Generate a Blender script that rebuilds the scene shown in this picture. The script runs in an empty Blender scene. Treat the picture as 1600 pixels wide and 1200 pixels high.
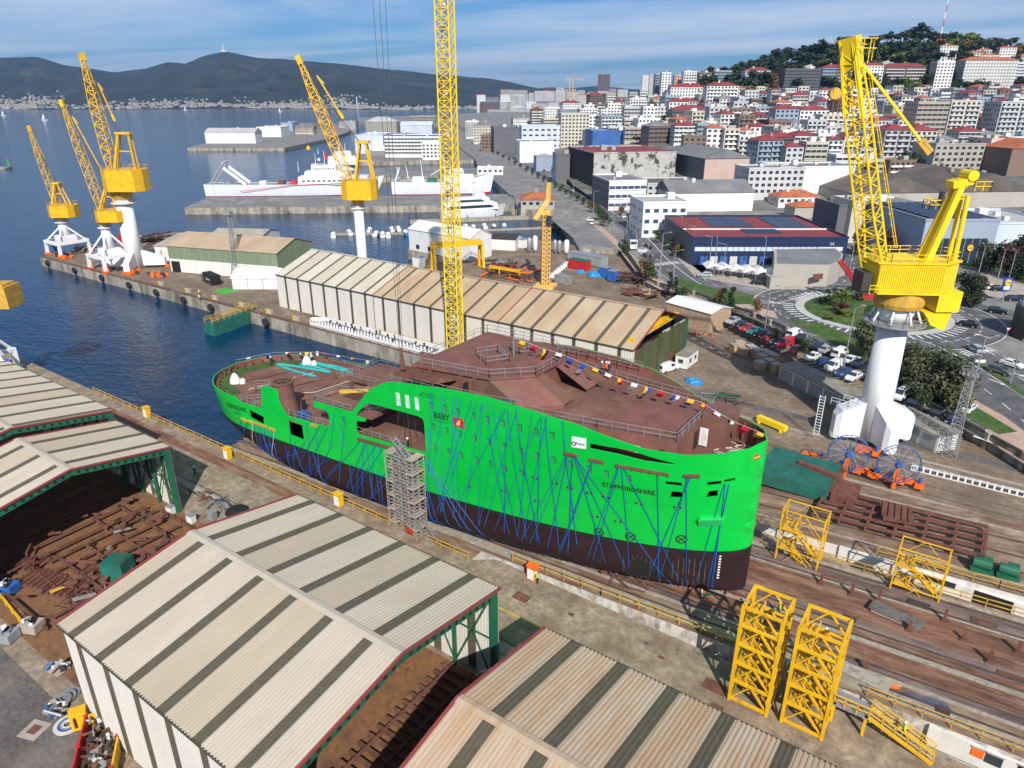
import bpy, bmesh, math, random
from mathutils import Vector, Matrix
R=random.Random(7)
rad=math.radians
scn=bpy.context.scene
COL=scn.collection
# ---- camera, sky, sun, exposure
CAMH=52.0;FPX=1090.0;PITCH=rad(22.4);HEAD=rad(35)
cd=bpy.data.cameras.new('camera');cam=bpy.data.objects.new('camera', cd);COL.objects.link(cam)
cam.location=(0, 0, CAMH);cam.rotation_euler=(rad(90)-PITCH, 0, HEAD)
cd.sensor_width=36;cd.lens=36*FPX/1600;cd.clip_start=0.5;cd.clip_end=30000
scn.camera=cam
SUN_AZ=rad(-47);SUN_EL=rad(38)
wd=bpy.data.worlds.new('World');scn.world=wd;wd.use_nodes=True
nt=wd.node_tree;N=nt.nodes;L=nt.links
bg=N['Background'];bg.inputs[1].default_value=0.068
sky=N.new('ShaderNodeTexSky');sky.sky_type='NISHITA';sky.sun_disc=False
sky.sun_elevation=SUN_EL;sky.sun_rotation=rad(90)-SUN_AZ
sky.altitude=50;sky.air_density=1.0;sky.dust_density=0.2;sky.ozone_density=3.0
def vnode(op, *ins):
 n=N.new('ShaderNodeVectorMath');n.operation=op
 return n
tc=N.new('ShaderNodeTexCoord');sx=N.new('ShaderNodeSeparateXYZ');L.new(tc.outputs['Generated'], sx.inputs[0])
def wmath(op, a, b=None, clamp=False):
 n=N.new('ShaderNodeMath');n.operation=op;n.use_clamp=clamp
 for i, q in enumerate((a, b)):
  if q is None:continue
  if isinstance(q, (int, float)):n.inputs[i].default_value=q
  else:L.new(q, n.inputs[i])
 return n.outputs[0]
zz=wmath('ADD', wmath('MAXIMUM', sx.outputs[2], 0.0), 0.035)
cx=wmath('DIVIDE', sx.outputs[0], zz);cy=wmath('DIVIDE', sx.outputs[1], zz)
cb=N.new('ShaderNodeCombineXYZ');L.new(cx, cb.inputs[0]);L.new(cy, cb.inputs[1])
mp=N.new('ShaderNodeMapping');mp.inputs['Rotation'].default_value=(0, 0, rad(-38));mp.inputs['Scale'].default_value=(.16, .42, 1);L.new(cb.outputs[0], mp.inputs[0])
nz=N.new('ShaderNodeTexNoise');nz.inputs['Scale'].default_value=0.8;nz.inputs['Detail'].default_value=9;nz.inputs['Roughness'].default_value=.58;nz.inputs['Distortion'].default_value=.5
L.new(mp.outputs[0], nz.inputs['Vector'])
cr=N.new('ShaderNodeValToRGB');cr.color_ramp.elements[0].position=.40;cr.color_ramp.elements[1].position=.62
cr.color_ramp.elements[1].color=(.85, .85, .85, 1)
L.new(nz.outputs[0], cr.inputs[0])
mx=N.new('ShaderNodeMix');mx.data_type='RGBA'
L.new(cr.outputs[0], mx.inputs['Factor']);tn=N.new('ShaderNodeMix');tn.data_type='RGBA';tn.blend_type='MULTIPLY';tn.inputs['Factor'].default_value=1;tn.inputs['B'].default_value=(.46, .80, 1.22, 1);L.new(sky.outputs[0], tn.inputs['A']);L.new(tn.outputs['Result'], mx.inputs['A']);mx.inputs['B'].default_value=(9.6, 10.8, 12.8, 1)
L.new(mx.outputs['Result'], bg.inputs[0])
sd=bpy.data.lights.new('sun', 'SUN');sd.energy=5.0;sd.angle=rad(.5);sd.color=(1, .95, .87)
so=bpy.data.objects.new('sun', sd);COL.objects.link(so)
sdir=Vector((math.cos(SUN_AZ)*math.cos(SUN_EL), math.sin(SUN_AZ)*math.cos(SUN_EL), math.sin(SUN_EL)))
so.rotation_euler=sdir.to_track_quat('Z', 'Y').to_euler();so.location=(60, -60, 120)
vs=scn.view_settings;vs.view_transform='Standard';vs.look='None';vs.exposure=0.15;vs.gamma=1;vs.use_curve_mapping=False
scn.render.engine='CYCLES';scn.render.resolution_x=1024;scn.render.resolution_y=768
cy_=scn.cycles;cy_.max_bounces=5;cy_.diffuse_bounces=2;cy_.glossy_bounces=2;cy_.transmission_bounces=2;cy_.volume_bounces=0;cy_.caustics_reflective=False;cy_.caustics_refractive=False
# ---- survey helpers: world x = along the slipway, y = across, z up
_c, _s=math.cos(PITCH), math.sin(PITCH);_ch, _sh=math.cos(HEAD), math.sin(HEAD)
def c2w(xc, yc):return(xc*_ch-yc*_sh, xc*_sh+yc*_ch) # right/forward metres -> site x,y
def w2c(x, y):return(x*_ch+y*_sh, -x*_sh+y*_ch)
def ray(px, py):
 a=(px-800)/FPX;b=(600-py)/FPX
 return(a, _c+b*_s, -_s+b*_c)
def G(px, py, z=0.0):
 d=ray(px, py);t=(z-CAMH)/d[2];x, y=c2w(d[0]*t, d[1]*t);return Vector((x, y, z))
def PL(px, py, yc): # upright plane yc metres ahead: (right, z)
 d=ray(px, py);t=yc/d[1];return d[0]*t, CAMH+d[2]*t
def VP(px, py, v): # upright plane y = v: (x, z)
 d=ray(px, py);u_, v_=c2w(d[0], d[1]);t=v/v_;return u_*t, CAMH+d[2]*t
def lerp(a, b, t):return a+(b-a)*t
def interp(tab, x):
 if x<=tab[0][0]:return tab[0][1]
 for(x0, y0), (x1, y1)in zip(tab, tab[1:]):
  if x<=x1:return y0+(y1-y0)*(x-x0)/(x1-x0)
 return tab[-1][1]
def sst(a, b, x):
 t=min(1, max(0, (x-a)/(b-a)));return t*t*(3-2*t)
# ---- materials
MATS={}
def mat(name, col, rough=.6, metal=0, var=.12, scale=.6, bump=0, bscale=8, col2=None, amt=.5, s2=.25, edge=.12, alpha=1, stretch=None, obj=False, spec=None, emit=0, grain=0):
 if name in MATS:return MATS[name]
 m=bpy.data.materials.new(name);m.use_nodes=True;n=m.node_tree.nodes;l=m.node_tree.links
 b=n['Principled BSDF'];b.inputs['Roughness'].default_value=rough;b.inputs['Metallic'].default_value=metal
 if spec is not None:b.inputs['Specular IOR Level'].default_value=spec
 if alpha<1:b.inputs['Alpha'].default_value=alpha
 c3=tuple(col[:3])
 if obj:vec=n.new('ShaderNodeTexCoord').outputs['Object']
 else:vec=n.new('ShaderNodeNewGeometry').outputs['Position']
 if stretch:
  q=n.new('ShaderNodeMapping');q.inputs['Scale'].default_value=stretch;l.new(vec, q.inputs[0]);vec=q.outputs[0]
 def noise(s, d=6, r=.6):
  t=n.new('ShaderNodeTexNoise');t.inputs['Scale'].default_value=s;t.inputs['Detail'].default_value=d;t.inputs['Roughness'].default_value=r
  l.new(vec, t.inputs['Vector']);return t.outputs[0]
 def ramp(o, p0, p1, c0, c1):
  t=n.new('ShaderNodeValToRGB');e=t.color_ramp.elements;e[0].position=p0;e[1].position=p1;e[0].color=(*c0, 1);e[1].color=(*c1, 1);l.new(o, t.inputs[0]);return t.outputs[0]
 out=None
 if var>0:
  lo=tuple(max(0, x*(1-var*1.6))for x in c3);hi=tuple(min(1, x*(1+var*1.1))for x in c3)
  out=ramp(noise(scale), .3, .7, lo, hi)
 if grain and out is not None:
  k=n.new('ShaderNodeMix');k.data_type='RGBA';k.blend_type='MULTIPLY';k.inputs['Factor'].default_value=1;l.new(out, k.inputs['A']);l.new(ramp(noise(grain, 9, .75), .32, .62, (.45, .43, .42), (1.15, 1.15, 1.15)), k.inputs['B']);out=k.outputs['Result']
 if col2:
  f=ramp(noise(s2, 8, .66), amt-edge, amt+edge, (0, 0, 0), (1, 1, 1))
  k=n.new('ShaderNodeMix');k.data_type='RGBA';l.new(f, k.inputs['Factor'])
  if out is not None:l.new(out, k.inputs['A'])
  else:k.inputs['A'].default_value=(*c3, 1)
  k.inputs['B'].default_value=(*col2, 1);out=k.outputs['Result']
 if out is not None:l.new(out, b.inputs['Base Color'])
 else:b.inputs['Base Color'].default_value=(*c3, 1)
 if emit:
  b.inputs['Emission Color'].default_value=(*c3, 1);b.inputs['Emission Strength'].default_value=emit
 if bump:
  bp=n.new('ShaderNodeBump');bp.inputs['Strength'].default_value=min(1, bump);bp.inputs['Distance'].default_value=.05 if bump<=1 else .3
  l.new(noise(bscale, 6, .65), bp.inputs['Height']);l.new(bp.outputs[0], b.inputs['Normal'])
 MATS[name]=m;return m
def M(n):return MATS[n]
# ---- mesh builder
class MB:
 def __init__(s):s.v=[];s.f=[];s.m=[]
 def poly(s, pts, mi=0):
  i=len(s.v);s.v+=[tuple(p)for p in pts];s.f.append(tuple(range(i, i+len(pts))));s.m.append(mi);return s
 def raw(s, vs, fs, mi=0):
  i=len(s.v);s.v+=[tuple(p)for p in vs];s.f+=[tuple(a+i for a in f)for f in fs];s.m+=[mi]*len(fs);return s
 def box(s, x0, x1, y0, y1, z0, z1, mi=0):
  return s.raw([(x0, y0, z0), (x1, y0, z0), (x1, y1, z0), (x0, y1, z0), (x0, y0, z1), (x1, y0, z1), (x1, y1, z1), (x0, y1, z1)],
     [(0, 3, 2, 1), (4, 5, 6, 7), (0, 1, 5, 4), (1, 2, 6, 5), (2, 3, 7, 6), (3, 0, 4, 7)], mi)
 def obox(s, c, size, rz=0, mi=0): # c = centre of the base
  hx, hy=size[0]/2, size[1]/2;a, b=math.cos(rz), math.sin(rz);P=[]
  for z in(c[2], c[2]+size[2]):
   for x, y in((-hx, -hy), (hx, -hy), (hx, hy), (-hx, hy)):P.append((c[0]+x*a-y*b, c[1]+x*b+y*a, z))
  return s.raw(P, [(0, 3, 2, 1), (4, 5, 6, 7), (0, 1, 5, 4), (1, 2, 6, 5), (2, 3, 7, 6), (3, 0, 4, 7)], mi)
 def beam(s, p, q, w, h=None, up=(0, 0, 1), mi=0):
  h=w if h is None else h;p, q=Vector(p), Vector(q);d=(q-p)
  if d.length<1e-5:return s
  d.normalize();u=Vector(up)
  if abs(d.dot(u))>.99:u=Vector((1, 0, 0))
  a=d.cross(u).normalized()*(w/2);b=a.normalized().cross(d).normalized()*(h/2)
  P=[o+x*a+y*b for o in(p, q)for x, y in((-1, -1), (1, -1), (1, 1), (-1, 1))]
  return s.raw(P, [(0, 1, 2, 3), (7, 6, 5, 4), (0, 4, 5, 1), (1, 5, 6, 2), (2, 6, 7, 3), (3, 7, 4, 0)], mi)
 def tube(s, p, q, r, r2=None, n=8, mi=0, cap=True):
  r2=r if r2 is None else r2;p, q=Vector(p), Vector(q);d=q-p
  if d.length<1e-6:return s
  d.normalize();u=Vector((0, 0, 1))if abs(d.z)<.99 else Vector((1, 0, 0));a=d.cross(u).normalized();b=a.cross(d).normalized()
  P=[o+(a*math.cos(t)+b*math.sin(t))*rr for o, rr in((p, r), (q, r2))for t in[2*math.pi*i/n for i in range(n)]]
  F=[(i, i+n, (i+1)%n+n, (i+1)%n)for i in range(n)]
  if cap:F+=[tuple(range(n)), tuple(range(2*n-1, n-1, -1))]
  return s.raw(P, F, mi)
 def path(s, pts, r, n=5, mi=0):
  for p, q in zip(pts, pts[1:]):s.tube(p, q, r, n=n, mi=mi, cap=False)
  return s
 def prism(s, poly, z0, z1, mi=0, top=None, bottom=True):
  n=len(poly);a=sum(poly[i][0]*poly[(i+1)%n][1]-poly[(i+1)%n][0]*poly[i][1]for i in range(n))
  if a<0:poly=poly[::-1]
  P=[(p[0], p[1], z0)for p in poly]+[(p[0], p[1], z1)for p in poly]
  s.raw(P, [(i, (i+1)%n, (i+1)%n+n, i+n)for i in range(n)]+([tuple(range(n-1, -1, -1))]if bottom else[]), mi)
  return s.raw(P[n:], [tuple(range(n))], mi if top is None else top)
 def ring(s, c, r0, r1, z0, z1, n=24, a0=0, a1=None, mi=0):
  full=a1 is None;a1=a0+2*math.pi if full else a1;k=n if full else n+1;P=[]
  for i in range(k):
   t=a0+(a1-a0)*i/n;x, y=math.cos(t), math.sin(t)
   P+=[(c[0]+x*r0, c[1]+y*r0, z0), (c[0]+x*r1, c[1]+y*r1, z0), (c[0]+x*r1, c[1]+y*r1, z1), (c[0]+x*r0, c[1]+y*r0, z1)]
  F=[]
  for i in range(n):
   a=4*i;b=4*((i+1)%k)
   F+=[(a+j, b+j, b+(j+1)%4, a+(j+1)%4)for j in range(4)]
  if not full:F+=[(0, 1, 2, 3), tuple(4*n+j for j in(3, 2, 1, 0))]
  return s.raw(P, F, mi)
 def lathe(s, c, prof, n=16, mi=0):
  P=[];F=[]
  for r, z in prof:
   for i in range(n):t=2*math.pi*i/n;P.append((c[0]+r*math.cos(t), c[1]+r*math.sin(t), c[2]+z))
  for k in range(len(prof)-1):
   for i in range(n):F.append((k*n+i, k*n+(i+1)%n, (k+1)*n+(i+1)%n, (k+1)*n+i))
  F+=[tuple(range(n-1, -1, -1)), tuple((len(prof)-1)*n+i for i in range(n))]
  return s.raw(P, F, mi)
 def rail(s, pts, h=1.05, post=1.6, r=.028, mid=True, n=4):
  for p, q in zip(pts, pts[1:]):
   p, q=Vector(p), Vector(q);k=max(1, round((q-p).length/post))
   for z in((h, h*.52)if mid else(h,)):s.beam(p+Vector((0, 0, z)), q+Vector((0, 0, z)), r*2)
   for i in range(k+1):
    o=p.lerp(q, i/k);s.beam(o, o+Vector((0, 0, h)), r*2)
  return s
 def mesh(s, name, mats, smooth=False):
  me=bpy.data.meshes.new(name);me.from_pydata(s.v, [], s.f)
  if not isinstance(mats, (list, tuple)):mats=[mats]
  for m in mats:me.materials.append(MATS[m]if isinstance(m, str)else m)
  if len(mats)>1:me.polygons.foreach_set('material_index', s.m)
  if smooth:me.polygons.foreach_set('use_smooth', [True]*len(s.f))
  me.update();return me
 def build(s, name, mats, parent=None, smooth=False, kind=None):
  return obj(name, s.mesh(name, mats, smooth), parent, kind)
def obj(name, me, parent=None, kind=None):
 o=bpy.data.objects.new(name, me);COL.objects.link(o)
 if parent is not None:
  o.parent=parent
  b=parent
  inv=Matrix.Identity(4)
  if parent.type=='EMPTY':inv=Matrix.Translation(parent.location).inverted()
  if not parent.get('_local'):o.matrix_parent_inverse=inv
 if kind:o['kind']=kind
 return o
LABELS={}
def tag(o, label, cat, group=None):
 o['label']=label;o['category']=cat
 if group:o['group']=group
 if label in LABELS and not group:print('DUPLICATE LABEL', label)
 LABELS[label]=1;return o
def thing(name, label, cat, loc=(0, 0, 0), group=None, rz=0, local=False):
 o=bpy.data.objects.new(name, None);COL.objects.link(o);o.location=loc;o.rotation_euler=(0, 0, rz);o.empty_display_size=.3
 if local:o['_local']=1
 if label:tag(o, label, cat, group)
 return o
def place(proto, loc, rz=0, label=None, cat=None, group=None, scale=None, name=None):
 "proto = (name, [(part name, mesh, material or None, [subparts])])  -> a new thing with its parts"
 t=thing(name or proto[0], label, cat, loc, group, rz, True)
 if scale:t.scale=(scale,)*3 if isinstance(scale, (int, float))else scale
 for nm, me, kd in proto[1]:
  o=bpy.data.objects.new(nm, me);COL.objects.link(o);o.parent=t
  if kd:o['kind']=kd
 return t
def struct(o):o['kind']='structure';return o
ORD=['first', 'second', 'third', 'fourth', 'fifth', 'sixth', 'seventh', 'eighth', 'ninth', 'tenth', 'eleventh', 'twelfth', 'thirteenth', 'fourteenth', 'fifteenth', 'sixteenth', 'seventeenth', 'eighteenth', 'nineteenth', 'twentieth']+['%d%s'%(i, {1:'st', 2:'nd', 3:'rd'}.get(i%10, 'th'))for i in range(21, 90)]
def font_mesh(txt, size, depth=.02, name='lettering', bold=0):
 cu=bpy.data.curves.new(name, 'FONT');cu.body=txt;cu.size=size;cu.extrude=depth;cu.align_x='LEFT';cu.offset=bold
 o=bpy.data.objects.new('tmp', cu);COL.objects.link(o);bpy.context.view_layer.update()
 me=bpy.data.meshes.new_from_object(o.evaluated_get(bpy.context.evaluated_depsgraph_get()));bpy.data.objects.remove(o);me.name=name;return me
def text(name, txt, size, origin, xdir, updir, m, parent, depth=.02, bold=0):
 me=font_mesh(txt, size, depth, name, bold);me.materials.clear();me.materials.append(M(m))
 x=Vector(xdir).normalized();y=Vector(updir);y=(y-x*y.dot(x)).normalized();z=x.cross(y)
 me.transform(Matrix.Translation(Vector(origin))@Matrix(((x.x, y.x, z.x), (x.y, y.y, z.y), (x.z, y.z, z.z))).to_4x4())
 return obj(name, me, parent)
# ---- palette
mat('concrete', (.34, .27, .19), .9, var=.25, scale=.3, bump=.3, bscale=3, col2=(.20, .13, .085), amt=.59, s2=.22, edge=.1, grain=1.1)
mat('concrete_pale', (.46, .42, .35), .9, var=.18, scale=.5, col2=(.22, .17, .12), amt=.58, s2=.5, bump=.2, grain=2)
mat('slab_grey', (.15, .135, .125), .9, var=.2, scale=.15, bump=.2, bscale=5, col2=(.23, .18, .14), amt=.64, s2=.12, grain=2)
mat('slip_concrete', (.36, .265, .18), .9, var=.3, scale=.5, bump=.4, bscale=2, col2=(.15, .075, .045), amt=.53, s2=.24, edge=.13, stretch=(.5, 1.4, 1), grain=1.3)
mat('slip_rust', (.24, .115, .07), .9, var=.35, scale=.6, bump=.4, bscale=3, col2=(.30, .22, .15), amt=.60, s2=.3, edge=.1, stretch=(.35, 1.6, 1), grain=1.6)
mat('slip_purple', (.21, .145, .125), .9, var=.3, scale=.6, bump=.3, col2=(.25, .19, .15), amt=.58, s2=.3, stretch=(.3, 1.6, 1), grain=1.6)
mat('rust_ground', (.36, .17, .065), .95, var=.35, scale=.4, bump=.4, col2=(.12, .065, .04), amt=.52, s2=.4, grain=1.6)
mat('quay_wall', (.38, .34, .28), .9, var=.25, scale=.4, bump=.4, bscale=1.5, col2=(.10, .09, .07), amt=.56, s2=.35, stretch=(1, 1, .35))
mat('quay_top', (.29, .22, .155), .9, var=.2, scale=.2, bump=.2, col2=(.15, .105, .072), amt=.52, s2=.13, grain=.9)
mat('asphalt', (.12, .12, .125), .9, var=.16, scale=.12, bump=.15, bscale=12, col2=(.16, .16, .16), amt=.58, s2=.08, grain=.5)
mat('esplanade', (.28, .27, .25), .9, var=.16, scale=.08, col2=(.17, .165, .16), amt=.56, s2=.06, grain=.25)
mat('paving', (.42, .36, .30), .9, var=.12, scale=.4)
mat('paving_pink', (.47, .33, .25), .9, var=.12, scale=.4)
mat('kerb', (.5, .49, .46), .85, var=.1)
mat('paint_white', (.78, .78, .76), .7, var=.1, scale=2)
mat('paint_yellow', (.62, .40, .04), .7, var=.25, scale=1)
mat('grass', (.05, .125, .016), .9, var=.35, scale=1.2, bump=.8, bscale=6, col2=(.12, .14, .035), amt=.58, s2=.35, grain=3)
mat('city_soil', (.20, .19, .18), .95, var=.25, scale=.05, col2=(.055, .08, .03), amt=.55, s2=.03)
mat('wall_white', (.72, .70, .66), .8, var=.08, scale=.8, col2=(.42, .37, .30), amt=.70, s2=.7, stretch=(1, 1, .4))
mat('wall_stained', (.66, .63, .58), .85, var=.15, scale=1, col2=(.25, .2, .16), amt=.55, s2=.8, stretch=(1, 1, .6))
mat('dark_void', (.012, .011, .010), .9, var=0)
mat('steel_dark', (.07, .06, .055), .6, .3, var=.2)
mat('rail_steel', (.16, .12, .10), .5, .5, var=.3)
mat('yellow', (.80, .46, .012), .45, var=.1, scale=.6, col2=(.40, .17, .03), amt=.66, s2=.8, edge=.06)
mat('yellow_bright', (.88, .62, .015), .42, var=.05, scale=.5, col2=(.5, .25, .03), amt=.68, s2=.7, edge=.06)
mat('yellow_dull', (.62, .36, .05), .6, var=.18, scale=1, col2=(.28, .15, .06), amt=.66, s2=.8)
mat('white_paint', (.80, .81, .82), .45, var=.06, scale=.4, col2=(.50, .42, .33), amt=.67, s2=.5, edge=.08, stretch=(1, 1, .35))
mat('galv', (.42, .43, .43), .45, .5, var=.12)
mat('blue_steel', (.03, .11, .32), .5, var=.15)
mat('blue_box', (.03, .13, .42), .6, var=.15, scale=1)
mat('teal', (.012, .14, .105), .7, var=.2, scale=.6, col2=(.03, .09, .07), amt=.6, s2=.5)
mat('green_frame', (.015, .13, .07), .55, var=.15)
mat('orange', (.85, .16, .015), .6, var=.12, scale=2)
mat('red', (.50, .025, .025), .5, var=.1)
mat('red_lead', (.22, .085, .068), .75, var=.16, scale=.5, bump=.1, col2=(.15, .085, .055), amt=.55, s2=.18)
mat('deck_brown', (.24, .125, .08), .85, var=.22, scale=.35, bump=.15, col2=(.15, .065, .05), amt=.5, s2=.22)
mat('rusty', (.19, .085, .05), .9, var=.35, scale=1.2, bump=.3, col2=(.09, .045, .03), amt=.52, s2=.7)
mat('rust_red', (.17, .065, .045), .85, var=.25, scale=1)
mat('hull_green', (.0, .53, .055), .40, var=.035, scale=.5, spec=.4, col2=(.0, .46, .05), amt=.62, s2=.35, edge=.2, bump=.12, bscale=.35, grain=0)
mat('hull_dark', (.032, .015, .017), .6, var=.14, scale=.3, spec=.25, col2=(.055, .03, .028), amt=.68, s2=.35)
mat('black', (.012, .012, .013), .6, var=0)
mat('glass_dark', (.03, .045, .06), .12, var=0, spec=.7)
mat('rope_blue', (.015, .11, .42), .6, var=.1)
mat('rope_white', (.6, .58, .53), .8, var=.1)
mat('tyre', (.02, .02, .02), .85, var=0)
mat('skin', (.45, .25, .17), .6, var=0)
mat('turquoise', (.03, .45, .42), .6, var=.12, scale=2)
mat('container_white', (.75, .75, .73), .55, var=.06, col2=(.5, .42, .35), amt=.72, s2=.8)
def hull_seams():
 m=M('hull_green');n=m.node_tree.nodes;l=m.node_tree.links;b=n['Principled BSDF'];g=n.new('ShaderNodeNewGeometry');sp=n.new('ShaderNodeSeparateXYZ');cb=n.new('ShaderNodeCombineXYZ');l.new(g.outputs['Position'], sp.inputs[0]);l.new(sp.outputs[0], cb.inputs[0]);l.new(sp.outputs[2], cb.inputs[1])
 br=n.new('ShaderNodeTexBrick');br.inputs['Scale'].default_value=1;br.inputs['Brick Width'].default_value=8;br.inputs['Row Height'].default_value=2.4;br.inputs['Mortar Size'].default_value=.022;br.inputs['Color1'].default_value=(1, 1, 1, 1);br.inputs['Color2'].default_value=(.93, .95, .93, 1);br.inputs['Mortar'].default_value=(.72, .78, .72, 1);l.new(cb.outputs[0], br.inputs['Vector'])
 k=n.new('ShaderNodeMix');k.data_type='RGBA';k.blend_type='MULTIPLY';k.inputs['Factor'].default_value=1;l.new(b.inputs['Base Color'].links[0].from_socket, k.inputs['A']);l.new(br.outputs['Color'], k.inputs['B']);l.new(k.outputs['Result'], b.inputs['Base Color'])
hull_seams()
# ---- sea
def water():
 m=bpy.data.materials.new('sea_water');m.use_nodes=True;n=m.node_tree.nodes;l=m.node_tree.links;b=n['Principled BSDF']
 b.inputs['Base Color'].default_value=(.001, .030, .082, 1);b.inputs['Roughness'].default_value=.10;b.inputs['Specular IOR Level'].default_value=.36;b.inputs['IOR'].default_value=1.33
 g=n.new('ShaderNodeNewGeometry');prev=None
 for s, st, dist in((.035, .5, 1.2), (.32, .75, .30), (1.1, .6, .10)):
  t=n.new('ShaderNodeTexNoise');t.inputs['Scale'].default_value=s;t.inputs['Detail'].default_value=4;t.inputs['Distortion'].default_value=.4
  q=n.new('ShaderNodeMapping');q.inputs['Rotation'].default_value=(0, 0, .6);q.inputs['Scale'].default_value=(1, 1.9, 1);l.new(g.outputs['Position'], q.inputs[0]);l.new(q.outputs[0], t.inputs['Vector'])
  bp=n.new('ShaderNodeBump');bp.inputs['Strength'].default_value=st;bp.inputs['Distance'].default_value=dist;l.new(t.outputs[0], bp.inputs['Height'])
  if prev:l.new(prev.outputs[0], bp.inputs['Normal'])
  prev=bp
 l.new(prev.outputs[0], b.inputs['Normal']);MATS['sea_water']=m
water()
SEA=-3.0
mb=MB();S=14000;mb.poly([(-S, -2000, SEA), (S, -2000, SEA), (S, S, SEA), (-S, S, SEA)])
struct(mb.build('sea_water', 'sea_water'))
mb=MB();mb.poly([(-S, -2000, SEA-9), (S, -2000, SEA-9), (S, S, SEA-9), (-S, S, SEA-9)]);struct(mb.build('sea_bed', 'city_soil'))
def slab(name, pts, z1, mats, z0=-11.0):
 mb=MB();mb.prism([(p[0], p[1])for p in pts], z0, z1, 1, top=0);return struct(mb.build(name, mats))
def sheet(name, pts, z, m, structure=True):
 mb=MB();mb.poly([(p[0], p[1], z)for p in pts]);o=mb.build(name, m)
 return struct(o)if structure else o
GP=lambda pts, z=0:[G(x, y, z)for x, y in pts]
# ---- yard ground (z = 0), two sloping slipways
SLOPE=.05
def zs(u):return SLOPE*(u+40)
def slipz(u):return zs(u)
VA, VB=57.0, 77.0 # building slip between these walls
VC, VD=80.8, 97.5 # second slip
# yard south of the slip
slab('shipyard_ground', [(-200, -60), (70, -60), (70, VA-.6), (-42, VA-.6), (-44, 54.8), (-200, 54.8)], 0, ['concrete', 'quay_wall'])
sheet('assembly_floor', [(-135, 17.5), (60, 17.5), (60, 40.5), (-135, 40.5)], .012, 'rust_ground')
sheet('grey_yard_floor', [(-190, -60), (60, -60), (60, 15.6), (-190, 15.6)], .010, 'slab_grey')
def slope_slab(name, v0, v1, u0, u1, mats, off=0.0, n=40):
 mb=MB()
 for i in range(n):
  a, b=lerp(u0, u1, i/n), lerp(u0, u1, (i+1)/n)
  mb.poly([(a, v0, zs(a)+off), (b, v0, zs(b)+off), (b, v1, zs(b)+off), (a, v1, zs(a)+off)], 0)
 for v, sg in((v0, 1), (v1, -1)):
  p=[(u0, v, -12), (u1, v, -12), (u1, v, zs(u1)+off), (u0, v, zs(u0)+off)]
  mb.poly(p if sg>0 else p[::-1], 1)
 return struct(mb.build(name, mats))
slope_slab('slipway', VA, VB, -190, 70, ['slip_concrete', 'wall_stained'])
slope_slab('slipway_apron', 54.8, VA-.02, -190, -44.5, ['slip_concrete', 'wall_stained'])
slope_slab('slipway_launch_strip', 62.0, 64.2, -130, 70, ['slip_rust', 'slip_rust'], .03)
slope_slab('slipway_launch_strip', 68.0, 72.4, -130, 70, ['slip_rust', 'slip_rust'], .035)
for v0_, v1_, m_, o_ in((58.3, 59.0, 'concrete_pale', .02), (60.7, 61.5, 'slip_purple', .024), (64.4, 65.0, 'concrete_pale', .022), (65.4, 66.2, 'slip_rust', .026), (66.6, 67.6, 'slip_purple', .028), (72.8, 73.1, 'concrete_pale', .024), (73.4, 75.2, 'slip_purple', .03), (75.6, 75.9, 'slip_rust', .028)):slope_slab('slipway_launch_strip', v0_, v1_, -130, 70, [m_, m_], o_, 24)
slope_slab('second_slipway', VC, VD, -190, 70, ['slip_concrete', 'wall_white'])
mb=MB();mb.box(-97, 70, VB+.02, VC-.02, -11, -.05);struct(mb.build('slip_passage_ground', 'concrete'))
# north yard
wall_line=[G(1660, 765, 0), G(1600, 733, 0), G(1445, 645, 0), G(1290, 557, 0), G(1180, 505, 0), G(1085, 470, 0), G(1030, 455, 0), G(1006, 446, 0), G(985, 415, 0), G(966, 391, 0)]
ny=[Vector((-80, VD+.02, 0)), Vector((70, VD+.02, 0))]+wall_line+GP([(905, 386), (880, 378), (735, 366), (640, 382), (637, 392), (690, 398), (640, 412), (455, 412), (440, 405), (430, 385), (270, 362), (240, 368), (62, 402)])+[Vector((-80, 104.8, 0))]
slab('north_yard_ground', ny, 0, ['quay_top', 'quay_wall'])
# ---- mainland at road level (z = 1.5), terrain, piers
ZR=1.5
coast=GP([(966, 391), (905, 388), (884, 352), (872, 336), (858, 332), (812, 326), (806, 318), (803, 306), (795, 303), (757, 268), (748, 262), (742, 248), (730, 240), (700, 215), (690, 200), (640, 193), (560, 190), (560, 184)], ZR)
far_edge=[Vector((*c2w(-60, 2600), ZR)), Vector((*c2w(2400, 2600), ZR)), Vector((*c2w(2400, 60), ZR))]
slab('city_ground', coast+far_edge+wall_line, ZR, ['esplanade', 'quay_wall'])
slab('eastern_ground', [Vector((70.02, -60, 0)), Vector((70.02, VD, 0)), wall_line[0], Vector((*c2w(2399, 58), 0)), Vector((*c2w(2399, -300), 0))], -.02, ['concrete', 'quay_wall'])
ZMID=[(740, 2), (800, 4), (870, 10), (930, 20), (1000, 34), (1080, 46), (1200, 52), (1700, 52)]
ZTOP=[(740, 4), (800, 8), (870, 20), (930, 38), (1000, 50), (1100, 70), (1200, 90), (1280, 104), (1340, 113), (1400, 119), (1460, 114), (1520, 106), (1600, 90), (1700, 80)]
def terr(xc, yc):
 px=800+FPX*xc/(yc*_c+CAMH*_s)
 m=interp(ZMID, px);t=interp(ZTOP, px)
 return ZR+(m-ZR)*min(1, max(0, (yc-340)/420))+(t-m)*sst(760, 1020, yc)-max(0, yc-1040)*.12
def T(px, py): # where the line of sight of a map point meets the terrain
 d=ray(px, py);t=200.0
 while t<2600:
  xc, yc, z=d[0]*t, d[1]*t, CAMH+d[2]*t
  if z<=(terr(xc, yc)if yc>300 else ZR):break
  t+=2.0
 return xc, yc, terr(xc, yc)if yc>300 else ZR
mb=MB();NA, NB=60, 60;P=[]
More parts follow.
